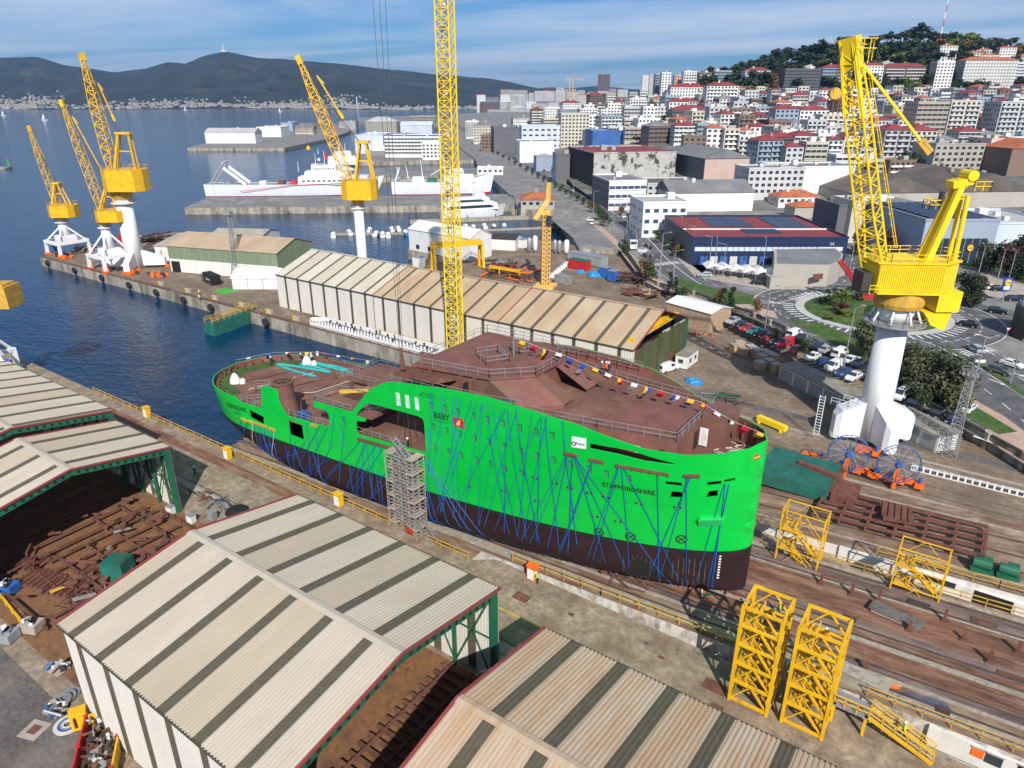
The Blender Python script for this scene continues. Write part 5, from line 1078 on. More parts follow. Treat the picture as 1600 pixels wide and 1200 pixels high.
# scaffold stair tower against the hull
u0, u1=VP(619, 835, 54.6)[0], VP(684, 862, 54.6)[0]-.4;zt=VP(615, 712, 54.6)[1];t=thing('scaffold_tower', 'tall galvanised scaffold stair tower against the green hull', 'scaffold', ((u0+u1)/2, 54.6, 0))
us=[u0, u0+1.2, u0+2.4, u0+3.6, u0+4.6];vs2=[53.6, 54.6, 55.7]
mat('scaf', (.56, .50, .46), .5, .4, var=.2, scale=2, col2=(.55, .22, .12), amt=.62, s2=1.5)
for u in us:
 for v in vs2:MB().beam((u, v, 0), (u, v, zt+1), .07).build('standard', 'scaf', t)
k=0;z=.4
while z<zt+.8:
 mb=MB()
 for v in vs2:mb.beam((us[0], v, z), (us[-1], v, z), .06)
 for u in us:mb.beam((u, vs2[0], z), (u, vs2[-1], z), .06)
 mb.build('ledger_ring', 'scaf', t)
 if k%4==2:
  MB().box(us[0], us[1], vs2[0], vs2[-1], z+.02, z+.1).build('deck_board', 'paving', t);MB().box(us[3], us[4], vs2[0], vs2[-1], z+.02, z+.1).build('deck_board', 'paving', t)
  for q in(vs2[0]+.1, vs2[1]-.1):
   MB().beam((us[3], q, z+.1), (us[1], q, z+2.1), .06, .2).build('stringer', 'galv', t)
  for q in range(8):MB().box(lerp(us[3], us[1], q/8)-.12, lerp(us[3], us[1], q/8)+.12, vs2[0]+.1, vs2[1]-.1, z+.1+q*.25, z+.14+q*.25).build('tread', 'galv', t)
  MB().beam((us[0], vs2[0]-.04, z), (us[3], vs2[0]-.04, z+2), .05).build('diagonal', 'scaf', t)
 z+=.5;k+=1
for a, b in((us[-1], us[-1]+1.8),):
 for v in(53.6, 54.9):MB().beam((a, v, 2.6), (b+.6, v, .1), .08, .2).build('stringer', 'galv', t);MB().rail([(a, v, 2.6), (b+.6, v, .1)], 1, 1, .03).build('handrail', 'galv', t)
MB().box(u0+3.2, u0+4.2, 53.3, 53.36, 1.0, 1.8).build('warning_board', 'red', t)
# deck gear and people on the ship
t=thing('hose_bundle', 'turquoise hoses laid along the aft deck', 'hoses', tuple(S(-76, 3, 9.65)))
for k, pts in enumerate(([(433, 571), (460, 581), (495, 590)], [(436, 570), (470, 575), (517, 583)], [(470, 571), (500, 576), (518, 584)], [(487, 568), (520, 576), (552, 585)], [(492, 568), (525, 574), (545, 580)])):
 MB().path([S(*SD(*p, 9.6), 9.75)for p in pts], .22, 6).build('hose', 'turquoise', t)
for i, (px, py, top, leg, ps)in enumerate(((424, 572, 'cloth_navy', 'cloth_navy', 0), (452, 566, 'cloth_navy', 'cloth_grey', 0), (471, 567, 'black', 'cloth_grey', 1), (487, 566, 'cloth_white', 'cloth_navy', 0), (497, 564, 'cloth_white', 'cloth_white', 2))):
 x, y=SD(px, py, 9.6);person(tuple(S(x, y, 9.62)), rg.uniform(0, 6), top, leg, '%s person in dark or white work clothes on the aft deck'%('leftmost', 'second', 'third', 'fourth', 'rightmost')[i], ps, 'flag_white')
x, y=SD(638, 704, 10.6);person(tuple(S(x, y, 10.62)), 2, 'black', 'cloth_navy', 'worker in black at the hull opening above the scaffold', 0, 'flag_white')
for i, px in enumerate((940, 948, 953)):x, y=SD(px, 585, 18.4);person(tuple(S(x, min(y, 8.2), 18.42)), 3, ('cloth_grey', 'cloth_orange', 'cloth_navy')[i], 'cloth_navy', ('left', 'middle', 'right')[i]+' person standing at the far railing of the fore deck', 0, 'flag_white')
for(px, py, nm, lb)in((368, 598, 'mooring_gear', 'white wrapped mooring gear at the stern corner of the deck'), (480, 570, 'white_bollard', 'white wrapped winch at the stern bulwark')):
 x, y=SD(px, py, 9.6);o=S(x, y, 9.62);t=thing(nm, lb, 'deck gear', tuple(o));MB().lathe(o, [(.9, 0), (.8, .7), (.45, 1.4), (.15, 1.7)], 9).build('wrap', 'container_white', t);MB().lathe(o+Vector((1.3, .5, 0)), [(.5, 0), (.5, .6), (.2, .9)], 8).build('wrap', 'container_white', t)
x0, y0=SD(1140, 700, 15.3);t=thing('cable_coil', 'tangled white cables and hoses on the bow deck', 'cables', tuple(S(-3, 0, 15.32)))
for k in range(7):cx_, cyy, r=rg.uniform(-5.5, -2.5), rg.uniform(-2, 3.2), rg.uniform(.4, 1.1);MB().path([S(cx_+r*math.cos(a)*(1+.3*math.sin(2*a)), cyy+r*.8*math.sin(a), 15.36)for a in[i*.45 for i in range(14)]], .04, 4).build('cable', 'rope_white', t)
# signal flags
def bunting(label, pts, cols, L_=1.5):
 t=thing('signal_flags', label, 'flags', tuple(pts[0]));MB().path(pts, .02, 4).build('line', 'rope_white', t);tot=sum((b-a).length for a, b in zip(pts, pts[1:]));n=len(cols)
 for i, cset in enumerate(cols):
  d=tot*(i+.5)/n;k=0
  while d>(pts[k+1]-pts[k]).length:d-=(pts[k+1]-pts[k]).length;k+=1
  p=pts[k]+(pts[k+1]-pts[k]).normalized()*d;w=(pts[k+1]-pts[k]).normalized()*.75;hL=L_*rg.choice((.7, .9, 1.6));sw=Vector((-.55, .35, 0))*hL
  mb=MB();n2=4;P=[]
  for j in range(n2+1):
   f=j/n2;q=p+Vector((0, 0, -.95*hL*f))+sw*f*f+Vector((.08*math.sin(f*6), .08*math.cos(f*7), 0));ww=w*(1-.45*f if hL>1.2 else 1);P+=[q, q+ww*.5, q+ww]
  mb.raw(P, [(3*j+c_, 3*j+c_+1, 3*j+4+c_, 3*j+3+c_)for j in range(n2)for c_ in(0, 1)]);
  for fi in range(len(mb.f)):mb.m[fi]=(fi//4)%len(cset)if len(cset)>1 and i%2 else fi%len(cset)
  mb.build('flag', list(cset), t)
Rd, Ye, Bl, Wh, Bk='flag_red', 'flag_yellow', 'flag_blue', 'flag_white', 'black'
mast=S(-31.6, .3, 25.2)
t=thing('signal_mast', 'thin white pole on the upper roof carrying flag lines', 'pole', tuple(S(-31.6, .3, 21.7)));MB().tube(S(-31.6, .3, 21.7), mast, .06, n=6).build('pole', 'galv', t);MB().beam(mast-Vector((.7, 0, .4)), mast+Vector((.7, 0, -.4)), .06).build('yard', 'galv', t)
bunting('string of signal flags from the roof pole over the fore deck to the bow', [mast-Vector((0, 0, 1.0)), S(-27.6, .6, 23.4), S(-25.5, 1.0, 23.0), S(-17, 1.5, 21.0), S(-8, 2.0, 20.0), S(-4, 1.2, 18.9), S(-.6, .8, 18.4)], [(Ye,), (Rd,), (Ye, Bk), (Wh, Bk), (Bl,), (Bl, Wh), (Ye,), (Wh, Rd), (Ye, Rd), (Wh,), (Ye, Bl), (Rd,), (Bl, Wh), (Ye, Bl), (Ye, Rd), (Wh, Rd), (Bk, Wh), (Rd,), (Ye,)], 1.15)
bunting('string of signal flags along the stern bulwark', [S(-88, -2, 12.2), S(-86, 4.6, 12), S(-79, 8.6, 12), S(-66, 9, 12.4)], [(Wh,), (Bl,), (Wh, Rd), (Ye,), (Rd,), (Wh, Bl), (Ye, Rd), (Wh,)], .8)
# ---- second slip: green cradle, steel frame
def slab_on(name, label, cat, c, size, rz, m):pass
c=slip_at(1255, 745);t=thing('launch_cradle', 'dark green launch cradle with rusty end plates beside the bow', 'cradle', tuple(c))
za=zs(c.x);MB().obox((c.x-.5, c.y-1.5, za+.3), (9.5, 9.0, 1.8), .0).build('deck', 'teal', t);MB().obox((c.x+2.2, c.y-1.2, za+2.12), (6.2, .9, .5), -.25).build('loose_beam', 'rust_red', t)
for k in range(6):MB().beam((c.x+4.3, c.y-5+k*1.3, za+.3), (c.x+4.7, c.y-5+k*1.3, za+2.1), .12, .7).build('end_rib', 'rusty', t)
MB().obox((c.x+6.2, c.y-3.4, za+.2), (3.0, 4.6, 1.5), .0).build('end_plate', 'rust_red', t)
c=slip_at(1405, 822);t=thing('steel_grid_structure', 'long rust red steel grid frame lying on the second slip', 'frame', tuple(c));x0, x1, y0, y1=c.x-9.5, c.x+9.0, c.y-3.6, c.y+3.6
for k in range(5):v=lerp(y0, y1, k/4);MB().beam((x0, v, zs(x0)+.95), (x1, v, zs(x1)+.95), .2, .36).build('long_beam', 'rust_red', t)
for k in range(7):u=lerp(x0, x1, k/6);MB().beam((u, y0-.3, zs(u)+.65), (u, y1+.3, zs(u)+.65), .28, .5).build('cross_beam', 'rust_red', t)
mb=MB();u=c.x-.6;mb.obox((u, c.y+.6, zs(u)+1.3), (3.6, 4.4, .25), .25);mb.build('plate_panel', 'rust_red', t)
for k in range(5):MB().beam((u-1.5+k*.75, c.y-1.2, zs(u)+1.64), (u-1.9+k*.75, c.y+2.4, zs(u)+1.64), .1, .18).build('panel_stiffener', 'rusty', t)
for i, (px, py)in enumerate(((1532, 892), (1573, 902))):
 c=slip_at(px, py);t=thing('winch', ('left', 'right')[i]+' dark green winch beyond the white wall at the right edge', 'winch', tuple(c));MB().obox((c.x, c.y, c.z), (2.2, 1.6, .5), .1).build('bed', 'green_frame', t);MB().tube((c.x-.9, c.y, c.z+1), (c.x+.9, c.y, c.z+1), .6, n=12).build('drum', 'green_frame', t);MB().obox((c.x+.4, c.y+.9, c.z+.5), (1, .6, .9), .1).build('motor', 'green_frame', t)
# small things on the slip
mat('crate_wood', (.42, .30, .19), .85, var=.2, scale=2)
rq=random.Random(17)
def on_slip(name, label, cat, px, py, size, rz, m, cap=None):
 c=slip_at(px, py);t=thing(name, label, cat, tuple(c));MB().obox((c.x, c.y, c.z), size, rz).build('body', m, t)
 if cap:MB().obox((c.x, c.y, c.z+size[2]+.01), (size[0]*1.12, size[1]*1.12, .08), rz).build('cap', cap, t)
 return t
on_slip('concrete_pad', 'pale concrete block on the slip beyond the right stair tower', 'block', 1345, 1062, (4.2, 1.4, .5), -.1, 'concrete_pale', 'concrete_pale');on_slip('step_box', 'small orange wooden step beside the concrete block', 'step', 1392, 1072, (1.4, .5, .35), .35, 'orange', 'crate_wood');on_slip('concrete_pad', 'sloping concrete pad in the middle of the slip', 'block', 1400, 965, (4.5, 1.6, .35), -.15, 'concrete_pale', 'slab_grey');on_slip('floor_box', 'yellow box lying on the slip beyond the stair towers', 'box', 1420, 975, (.7, .35, .25), .4, 'yellow', 'yellow')
for i, (px, py)in enumerate(((1282, 912), (1330, 930), (1372, 940), (1420, 985), (1475, 970), (1590, 1020), (1545, 1035), (1350, 1045), (1505, 1000))):
 c=slip_at(px, py);t=thing('guide_post', 'short rusty guide post, %s from the left on the slip right of the bow'%ORD[(0, 1, 3, 4, 5, 8, 7, 2, 6)[i]], 'post', tuple(c), 'guide posts on the slip');MB().beam(c, c+Vector((0, 0, rq.uniform(.9, 1.6))), .22, .3).build('post', 'rust_red', t);MB().obox((c.x, c.y, c.z), (.7, .6, .12), .2).build('foot', 'rusty', t)
for i in range(10):
 x=rq.uniform(-12, 16);y=rq.choice((58.6, 62.8, 67, 70, 74.2))+rq.uniform(-.5, .5);t=thing('loose_plate', 'flat rusty plate, %s of those lying on the slip right of the bow'%ORD[i], 'plate', (x, y, zs(x)), 'loose plates on the slip');L_=rq.uniform(.6, 2.6);MB().beam((x, y, zs(x)+.09), (x+L_, y+rq.uniform(-.2, .2), zs(x+L_)+.09), rq.uniform(.3, .9), .05).build('plate', rq.choice(('rusty', 'rust_red', 'steel_dark', 'slip_purple')), t);MB().beam((x+L_*.3, y, zs(x)+.14), (x+L_*.7, y, zs(x+L_*.4)+.16), .1, .08).build('rib', 'rusty', t)
for v in(100.4, 103.4, 106.2):struct(MB().box(-40, 60, v-.06, v+.06, 0, .05).build('crane_rail', 'rail_steel'))
for v, m_ in((101.2, 'concrete_pale'), (113.8, 'concrete_pale'), (118.5, 'slab_grey')):sheet('paving_strip', [(-45, v), (60, v), (60, v+(.8 if m_!='slab_grey' else 2.4)), (-45, v+(.8 if m_!='slab_grey' else 2.4))], .014, m_)
# ---- by the big crane: cable reels, bogies, barriers, light mast
for i, (px, py)in enumerate(((1318, 748), (1395, 765))):
 x, y=U(px, py);t=thing('cable_reel', ('left', 'right')[i]+' big blue spoked cable reel at the crane foot', 'cable reel', (x, y, 0));o=Vector((x, y, 4.2));n_=Vector((.30, -.95, 0)).normalized();a_=Vector((n_.y, -n_.x, 0));b_=Vector((0, 0, 1))
 for off in(-.35, .35):
  mb=MB();pts=[o+n_*off+(a_*math.cos(q)+b_*math.sin(q))*2.75 for q in[k*math.pi/16 for k in range(33)]];mb.path(pts, .07, 5);mb.build('rim', 'blue_steel', t)
  for k in range(24):q=k*math.pi/12;MB().beam(o+n_*off*.5, o+n_*off+(a_*math.cos(q)+b_*math.sin(q))*2.75, .06).build('spoke', 'galv' if k%2 else 'blue_steel', t)
 MB().tube(o-n_*.6, o+n_*.6, .38, n=14).build('hub', 'blue_box', t);MB().beam((x, y, .2), o, .5).build('pedestal', 'orange', t)
for i, (px, py)in enumerate(((1270, 722), (1300, 735), (1352, 745), (1375, 752), (1420, 762), (1355, 712))):
 x, y=U(px, py);t=thing('crane_bogie', 'orange crane bogie with blue motor, %s from the left around the crane foot'%ORD[i], 'bogie', (x, y, 0), 'bogies of the big crane')
 MB().obox((x, y, .7), (3.4, .7, .7), 0).build('beam', 'orange', t)
 for q in(-1.2, 1.2):MB().tube((x+q, y-.25, .45), (x+q, y+.25, .45), .45, n=12).build('wheel', 'steel_dark', t);MB().obox((x+q, y-.5, .5), (1.1, .5, .9), 0).build('wheel_case', 'orange', t)
 MB().tube((x+1.2, y-.6, 1.5), (x+1.2, y-.6, 2.2), .28, n=10).build('motor', 'blue_box', t)
bproto=('barrier', [('block', MB().prism([(-.8, -.25), (.8, -.25), (.8, .25), (-.8, .25)], 0, .9).mesh('block', 'container_white'), None)]+[('hole', MB().box(a, a+.12, -.27, -.255, .2, .75).mesh('hole', 'black'), None)for a in(-.6, -.3, .15, .45)])
for i in range(16):
 x, y=lerp(*[U(*p)[0]for p in((1432, 736), (1600, 777))], i/15), lerp(*[U(*p)[1]for p in((1432, 736), (1600, 777))], i/15);place(bproto, (x, y, .02), 0.03, 'white concrete barrier block, %s from the left in the row right of the crane foot'%ORD[i], 'barrier', 'row of white barrier blocks')
x, y=U(1483, 712);t=thing('light_mast', 'white lattice floodlight mast beside the car park wall', 'mast', (x, y, 0));lattice(t, (x, y, 0), (x, y, 13.5), [(0, 2.0, 2.0), (1, .8, .8)], 12, .07, .035, 'galv', side=Vector((1, 0, 0)), name='mast')
MB().rail([(x+a*1.2, y+b*1.2, 13.5)for a, b in((-1, -1), (1, -1), (1, 1), (-1, 1), (-1, -1))], 1.0, 1.2, .05).build('lamp_platform', 'galv', t)
for k in range(4):MB().box(x-1.1+k*.6, x-.75+k*.6, y-1.4, y-1.2, 13.8, 14.3).build('floodlight', 'galv', t)
# low grey stores along the retaining wall
mat('roof_fibre', (.30, .27, .22), .9, var=.15, scale=.5, col2=(.18, .16, .12), amt=.55, s2=.4);mat('door_grey', (.30, .33, .34), .6, var=.1)
for i, (a, b, n)in enumerate((((1216, 592), (1335, 652), 5), ((1385, 668), (1462, 708), 3))):
 p, q=Vector((*U(*a), 0)), Vector((*U(*b), 0));d=(q-p).normalized();nn=Vector((-d.y, d.x, 0));Ls=(q-p).length;ang=math.atan2(d.y, d.x);t=thing('store_shed', ('long', 'short')[i]+' low grey roofed store under the retaining wall', 'shed', tuple(p));c=(p+q)/2+nn*2.0
 MB().obox((c.x, c.y, 0), (Ls, 4, 2.9), ang).build('wall', 'container_white', t);MB().obox((c.x, c.y, 2.92), (Ls+.6, 5.0, .22), ang).build('roof', 'roof_fibre', t)
 for k in range(n):
  o=p.lerp(q, (k+.5)/n)-nn*.05;MB().obox((o.x, o.y, .1), (Ls/n-.6, .12, 2.3), ang).build('door', 'door_grey', t)
# crates, pallets, cabin, van place, tarps
mat('crate_wood', (.42, .30, .19), .85, var=.2, scale=2)
crates=[(1148, 552), (1160, 556), (1172, 553), (1155, 545), (1182, 560), (1190, 567), (1200, 575), (1206, 567), (1195, 560), (1186, 578), (1212, 583)]
for i, (px, py)in enumerate(crates):
 x, y=U(px, py);h=rg.uniform(1.2, 2.0);t=thing('crate', 'timber crate, %s from the left in the stack by the wall'%ORD[i], 'crate', (x, y, 0), 'crates by the retaining wall');MB().obox((x, y, .15), (2.0, 1.8, h), -.7).build('box', 'crate_wood', t);MB().obox((x, y, .02), (2.0, 1.8, .12), -.7).build('pallet', 'rusty', t);MB().obox((x, y, h+.16), (2.1, 1.9, .06), -.7).build('lid', 'paving', t)
x, y=U(1072, 570);t=thing('site_cabin', 'white site cabin at the end of the long shed', 'cabin', (x, y, 0));MB().obox((x, y, .2), (2.6, 6.0, 2.6), .0).build('body', 'container_white', t);MB().obox((x, y, 2.82), (2.8, 6.2, .12), 0).build('roof', 'roof_fibre', t)
for k in(-1.8, 1.0):MB().box(x+1.31, x+1.36, y+k, y+k+.9, 1.2, 2.1).build('window', 'glass_dark', t)
MB().box(x-.6, x+.4, y-3.06, y-3.01, 1.3, 2.1).build('window', 'glass_dark', t)
mat('tarp_blue', (.03, .25, .55), .5, var=.15, scale=2, bump=.6, bscale=2)
def tarp(px, py, r, label, z=0):
 x, y=U(px, py, z);mb=MB();P=[];n=12
 for k, (f, h)in enumerate(((1, 0), (.8, .5), (.45, .9), (.1, 1.1))):
  for i in range(n):a=2*math.pi*i/n;q=r*f*(1+rg.uniform(-.2, .2));P.append((x+q*math.cos(a)*1.3, y+q*math.sin(a), z+.02+h*r*.5*rg.uniform(.7, 1.2)))
 mb.raw(P, [(k*n+i, k*n+(i+1)%n, (k+1)*n+(i+1)%n, (k+1)*n+i)for k in range(3)for i in range(n)]+[tuple(range(3*n, 4*n))]);return tag(mb.build('tarpaulin', 'tarp_blue'), label, 'tarp')
tarp(1083, 597, 1.5, 'blue tarpaulin heap on the yard right of the ship');tarp(930, 430, 2.6, 'big blue tarpaulin heap in the harbour yard');tarp(955, 436, 2.0, 'smaller blue tarpaulin beside the containers in the harbour yard');tarp(907, 425, 1.4, 'small blue tarpaulin at the left of the harbour yard heap')
pile('scrap_heap', 'dark scrap and green bars between the crane and the bow', 'scrap', (*U(1140, 625), 0), 14, 4.0, 'green_frame', 4.0, .16, .5, ['green_frame', 'rusty', 'steel_dark', 'galv'])
x, y=U(1205, 668);t=thing('lifting_beam', 'yellow lifting beam lying beyond the bow bulwark', 'beam', (x, y, 0));MB().obox((x, y, .4), (5.5, 1.0, .9), -.35).build('beam', 'yellow_bright', t);[MB().obox((x+q, y-q*.36, .02), (.4, 1.4, .4), -.35).build('foot', 'yellow_bright', t)for q in(-2, 2)]
# ---- people in the foreground
person((*slip_at(1173, 958),), 1, 'cloth_navy', 'cloth_navy', 'worker with yellow helmet behind the left stair tower', 0, 'flag_yellow');person((*slip_at(1216, 962),), 2, 'cloth_hivis', 'cloth_navy', 'worker in high visibility vest on the slip near the stair towers', 1, 'flag_yellow');person((*slip_at(1287, 1003),), 3, 'cloth_orange', 'cloth_orange', 'worker in orange overalls behind the right stair tower', 0, 'flag_white')
person((2.3, 55.2, zs(0)*.5+.05), 1.6, 'cloth_hivis', 'cloth_grey', 'worker in yellow vest walking down the access stair', 1, 'flag_white');person((*U(840, 912), 0), 2.6, 'cloth_hivis', 'cloth_navy', 'worker in yellow jacket beside the orange cabinet', 2, 'flag_white');person((*U(306, 745), 0), 2.6, 'cloth_navy', 'black', 'person in dark clothes in the shade of the open shed', 1, 'flag_white')
for i, (px, py)in enumerate(((312, 470), (312, 462))):person((*U(px, py), 0), 1, 'cloth_white' if i==0 else 'cloth_hivis', 'cloth_navy', ('front', 'rear')[i]+' person of the pair on the pier edge near the bollards', 0, 'flag_yellow')
# ---- small clutter beside the near railing
pile('pipe_stack', 'stack of pipes and tubes beside the near shed corner', 'pipes', (*U(345, 790), 0), 12, 3.0, 'galv', 1.2, .14, .4, ['galv', 'galv', 'steel_dark'])
x, y=U(371, 800);tag(MB().lathe((x, y, 0), [(1.6, 0), (1.5, .35), (.9, .6), (.3, .65)], 9).build('tarpaulin', 'black'), 'black sheet covering gear beside the pipes', 'tarp')
pile('scrap_heap', 'brown offcuts on the floor by the near railing', 'scrap', (*U(318, 772), 0), 9, 1.6, 'rusty', 1.8, .14, .3, ['rusty', 'rust_red', 'steel_dark'])
for i, (px, py, m)in enumerate(((268, 803, 'container_white'), (300, 817, 'container_white'), (333, 812, 'galv'), (350, 822, 'container_white'))):x, y=U(px, py);t=thing('gas_locker', 'small %s locker, %s from left in the row near the open shed post'%(('white', 'white', 'grey', 'white')[i], ORD[i]), 'locker', (x, y, 0));MB().obox((x, y, .1), (.9, .8, 1.1), .2).build('body', m, t);MB().obox((x, y, 1.22), (1.0, .9, .06), .2).build('lid', 'galv', t)
# ---- left assembly floor: rusty grillage, panels, teal box
t=thing('grillage', 'wide grid of rusty beams on the floor before the open shed', 'grillage', (-77, 29, 0))
x0, x1, y0, y1=-92, -66.5, 19.5, 39.0
for k in range(7):v=lerp(y0, y1, k/6)+rg.uniform(-.3, .3);MB().beam((x0+rg.uniform(0, 8), v, .45), (x1-rg.uniform(0, 7), v, .45), .26, .35).build('long_beam', 'rusty', t)
for k in range(11):u=lerp(x0, x1, k/10)+rg.uniform(-.6, .6);MB().beam((u, y0+rg.uniform(0, 7), .8), (u+rg.uniform(-.5, .5), y1-rg.uniform(0, 5), .8), .2, .26).build('cross_beam', 'rust_red' if k%3 else 'rusty', t)
for k in range(60):MB().obox((rg.uniform(x0, x1), rg.uniform(y0, y1), .95), (rg.uniform(.3, 2.4), rg.uniform(.15, .5), rg.uniform(.1, .45)), rg.uniform(0, 3)).build('offcut', rg.choice(('rusty', 'rust_red', 'steel_dark', 'rusty', 'yellow_dull', 'galv')if k%6==0 else('rusty', 'rust_red')), t)
t=thing('grillage', 'rows of rusty bed beams on the floor between the two near sheds', 'grillage', (-27.5, 29, 0))
for k in range(20):v=18.5+k*1.1;MB().beam((-36, v, .3), (-25.6, v, .3), .3, .4).build('bed_beam', 'rusty', t)
for u in(-35, -32.6, -30.2, -27.8, -26):MB().beam((u, 18, .62), (u, 40, .62), .22, .2).build('rail_beam', 'rust_red', t)
x, y=U(185, 905);t=thing('steel_section', 'dark red welded ship section standing on the assembly floor', 'section', (x, y, 0));x+=.5
for k in range(5):MB().beam((x-1.5, y+5-k*.9, .3), (x+3.5, y+4-k*1.4, 1.4), .2, .9).build('frame', 'red_lead', t)
MB().beam((x-1.8, y+1, 0.8), (x-1.5, y+5.2, .8), .15, 1.6).build('web_plate', 'red_lead', t)
x, y=U(188, 900);t=thing('teal_tank', 'teal painted steel box beside the big shed', 'tank', (x, y, 0));MB().obox((x, y, .2), (2.6, 2.4, 2.2), .5).build('shell', 'teal', t);MB().obox((x, y, 2.42), (2.2, 2.0, .1), .5).build('cover', 'teal', t)
for i, (px, py, rz)in enumerate(((105, 925, .4), (160, 895, .45), (65, 910, .3), (40, 885, .5))):
 x, y=U(px, py);t=thing('ribbed_panel', 'dark red ribbed deck panel, %s of the panels left of the big shed'%ORD[i], 'panel', (x, y, 0));MB().obox((x, y, .3), (4.6, 3.0, .12), rz).build('plate', 'red_lead', t)
 for k in range(6):q=-1.9+k*.76;MB().beam((x+q*math.cos(rz)+1.4*math.sin(rz), y+q*math.sin(rz)-1.4*math.cos(rz), .6), (x+q*math.cos(rz)-1.4*math.sin(rz), y+q*math.sin(rz)+1.4*math.cos(rz), .6), .1, .4).build('stiffener', 'rust_red', t)
pile('scrap_heap', 'tangle of dark rods beside the big shed corner', 'scrap', (*U(120, 950), 0), 26, 2.2, 'steel_dark', 2.0, .06, .9, ['steel_dark', 'rusty'])
pile('scrap_heap', 'grey and brown offcuts against the big shed verge', 'scrap', (*U(150, 935), 0), 16, 1.8, 'galv', 1.8, .14, .6, ['galv', 'rusty', 'rust_red'])
for i, (px, py, m)in enumerate(((12, 1000, 'galv'), (52, 985, 'paint_yellow'), (15, 925, 'blue_box'))):x, y=U(px, py);t=thing('parts_bin', ('grey slotted bin at the left edge of the grey yard', 'cream bin full of grey parts at the left', 'blue box on the assembly floor at the left edge')[i], 'bin', (x, y, 0));MB().obox((x, y, .15), (2.0, 1.5, 1.0), .45).build('body', ('door_grey', 'paving', 'blue_box')[i], t);[MB().obox((x+rg.uniform(-.6, .6), y+rg.uniform(-.4, .4), 1.15), (.5, .35, .3), rg.uniform(0, 3)).build('content', rg.choice(('galv', 'steel_dark', 'container_white')), t)for _ in range(7)]
railing('yellow barrier rail at the left edge of the assembly floor', [(*U(0, 935), 0), (*U(40, 985), 0)], 'yellow')
# ---- grey yard at the lower left
t=thing('scrap_skip', 'red and yellow skip full of scrap metal in the lower left corner', 'skip', (*U(150, 1180), 0));x, y=U(160, 1172);a=-.62
def lc(dx, dy):return(x+dx*math.cos(a)-dy*math.sin(a), y+dx*math.sin(a)+dy*math.cos(a))
for p, q, m in(((-3, -1.5), (3.6, -1.5), 'red'), ((-3, 1.5), (3.6, 1.5), 'yellow'), ((-3, -1.5), (-3, 1.5), 'yellow'), ((3.6, -1.5), (3.6, 1.5), 'red')):MB().beam((*lc(*p), .75), (*lc(*q), .75), .14, 1.4).build('side', m, t)
MB().obox((*lc(.3, 0), .1), (6.6, 3, .12), a).build('floor', 'rusty', t)
for k in range(90):MB().obox((*lc(rg.uniform(-2.7, 3.3), rg.uniform(-1.25, 1.25)), rg.uniform(.3, 1.35)), (rg.uniform(.15, .9), rg.uniform(.08, .4), rg.uniform(.05, .3)), rg.uniform(0, 3)).build('scrap_piece', rg.choice(('galv', 'rusty', 'steel_dark', 'container_white', 'galv', 'rust_red')), t)
for p in((-3, -1.5), (-3, 1.5), (3.6, 1.5), (.3, 1.5), (.3, -1.5)):MB().obox((*lc(*p), .1), (.3, .3, 1.5), a).build('post', 'red', t)
x, y=U(128, 1135);t=thing('yellow_locker', 'tall yellow locker beside the scrap skip', 'locker', (x, y, 0));MB().obox((x, y, .1), (.9, 1.3, 1.9), -.5).build('body', 'yellow', t);MB().obox((x+.3, y-.5, .6), (.5, .1, 1.0), -.5).build('panel', 'rust_red', t)
x, y=U(54, 1141);t=thing('steel_plate_pad', 'square cream frame plate with dark centre on the grey yard', 'plate', (x, y, 0));MB().obox((x, y, .02), (1.9, 1.9, .06), .35).build('frame', 'paving', t);MB().obox((x, y, .085), (.9, .9, .02), .35).build('centre', 'rust_red', t)
x, y=U(107, 1133);t=thing('hose_coil', 'coiled pale blue hose on the ground beside the skip', 'coil', (x, y, 0));[MB().ring((x, y), .35+k*.17, .5+k*.17, .05, .22-.02*k, 24).build('loop', ('rope_white', 'galv', 'blue_steel', 'rope_white')[k%4], t)for k in range(5)]
x, y=U(112, 1085);t=thing('hose_coil', 'grey steel tyre shaped coils leaning at the big shed wall', 'coil', (x, y, 0));[MB().ring((x+k*.3, y-k*.5), .5, .8, .03+k*.22, .22+k*.22, 20).build('loop', 'galv', t)for k in range(3)]
def gadget(px, py, label, seed):
 r2=random.Random(seed);x, y=U(px, py);t=thing('machine_part', label, 'machine', (x, y, 0));MB().obox((x, y, .1), (1.7, 1.3, .15), r2.random()).build('base', 'paving', t)
 for k in range(5):p=Vector((x+r2.uniform(-.9, .9), y+r2.uniform(-.6, .6), r2.uniform(.4, .9)));d=Vector((r2.uniform(-1, 1), r2.uniform(-1, 1), r2.uniform(-.2, .3)))*.8;MB().tube(p-d, p+d, r2.uniform(.1, .25), n=10).build('cylinder', r2.choice(('galv', 'container_white', 'paving', 'blue_steel')), t)
 for k in range(4):MB().obox((x+r2.uniform(-.7, .7), y+r2.uniform(-.5, .5), .25), (r2.uniform(.2, .6), r2.uniform(.2, .5), r2.uniform(.2, .6)), r2.random()*3).build('housing', r2.choice(('paving', 'galv', 'steel_dark')), t)
gadget(92, 1048, 'cream and steel machine part beside the near shed wall', 3);gadget(87, 1112, 'grey metal bracket machine lying on the grey yard', 8)
# ---- north yard and harbour
rg=random.Random(21)
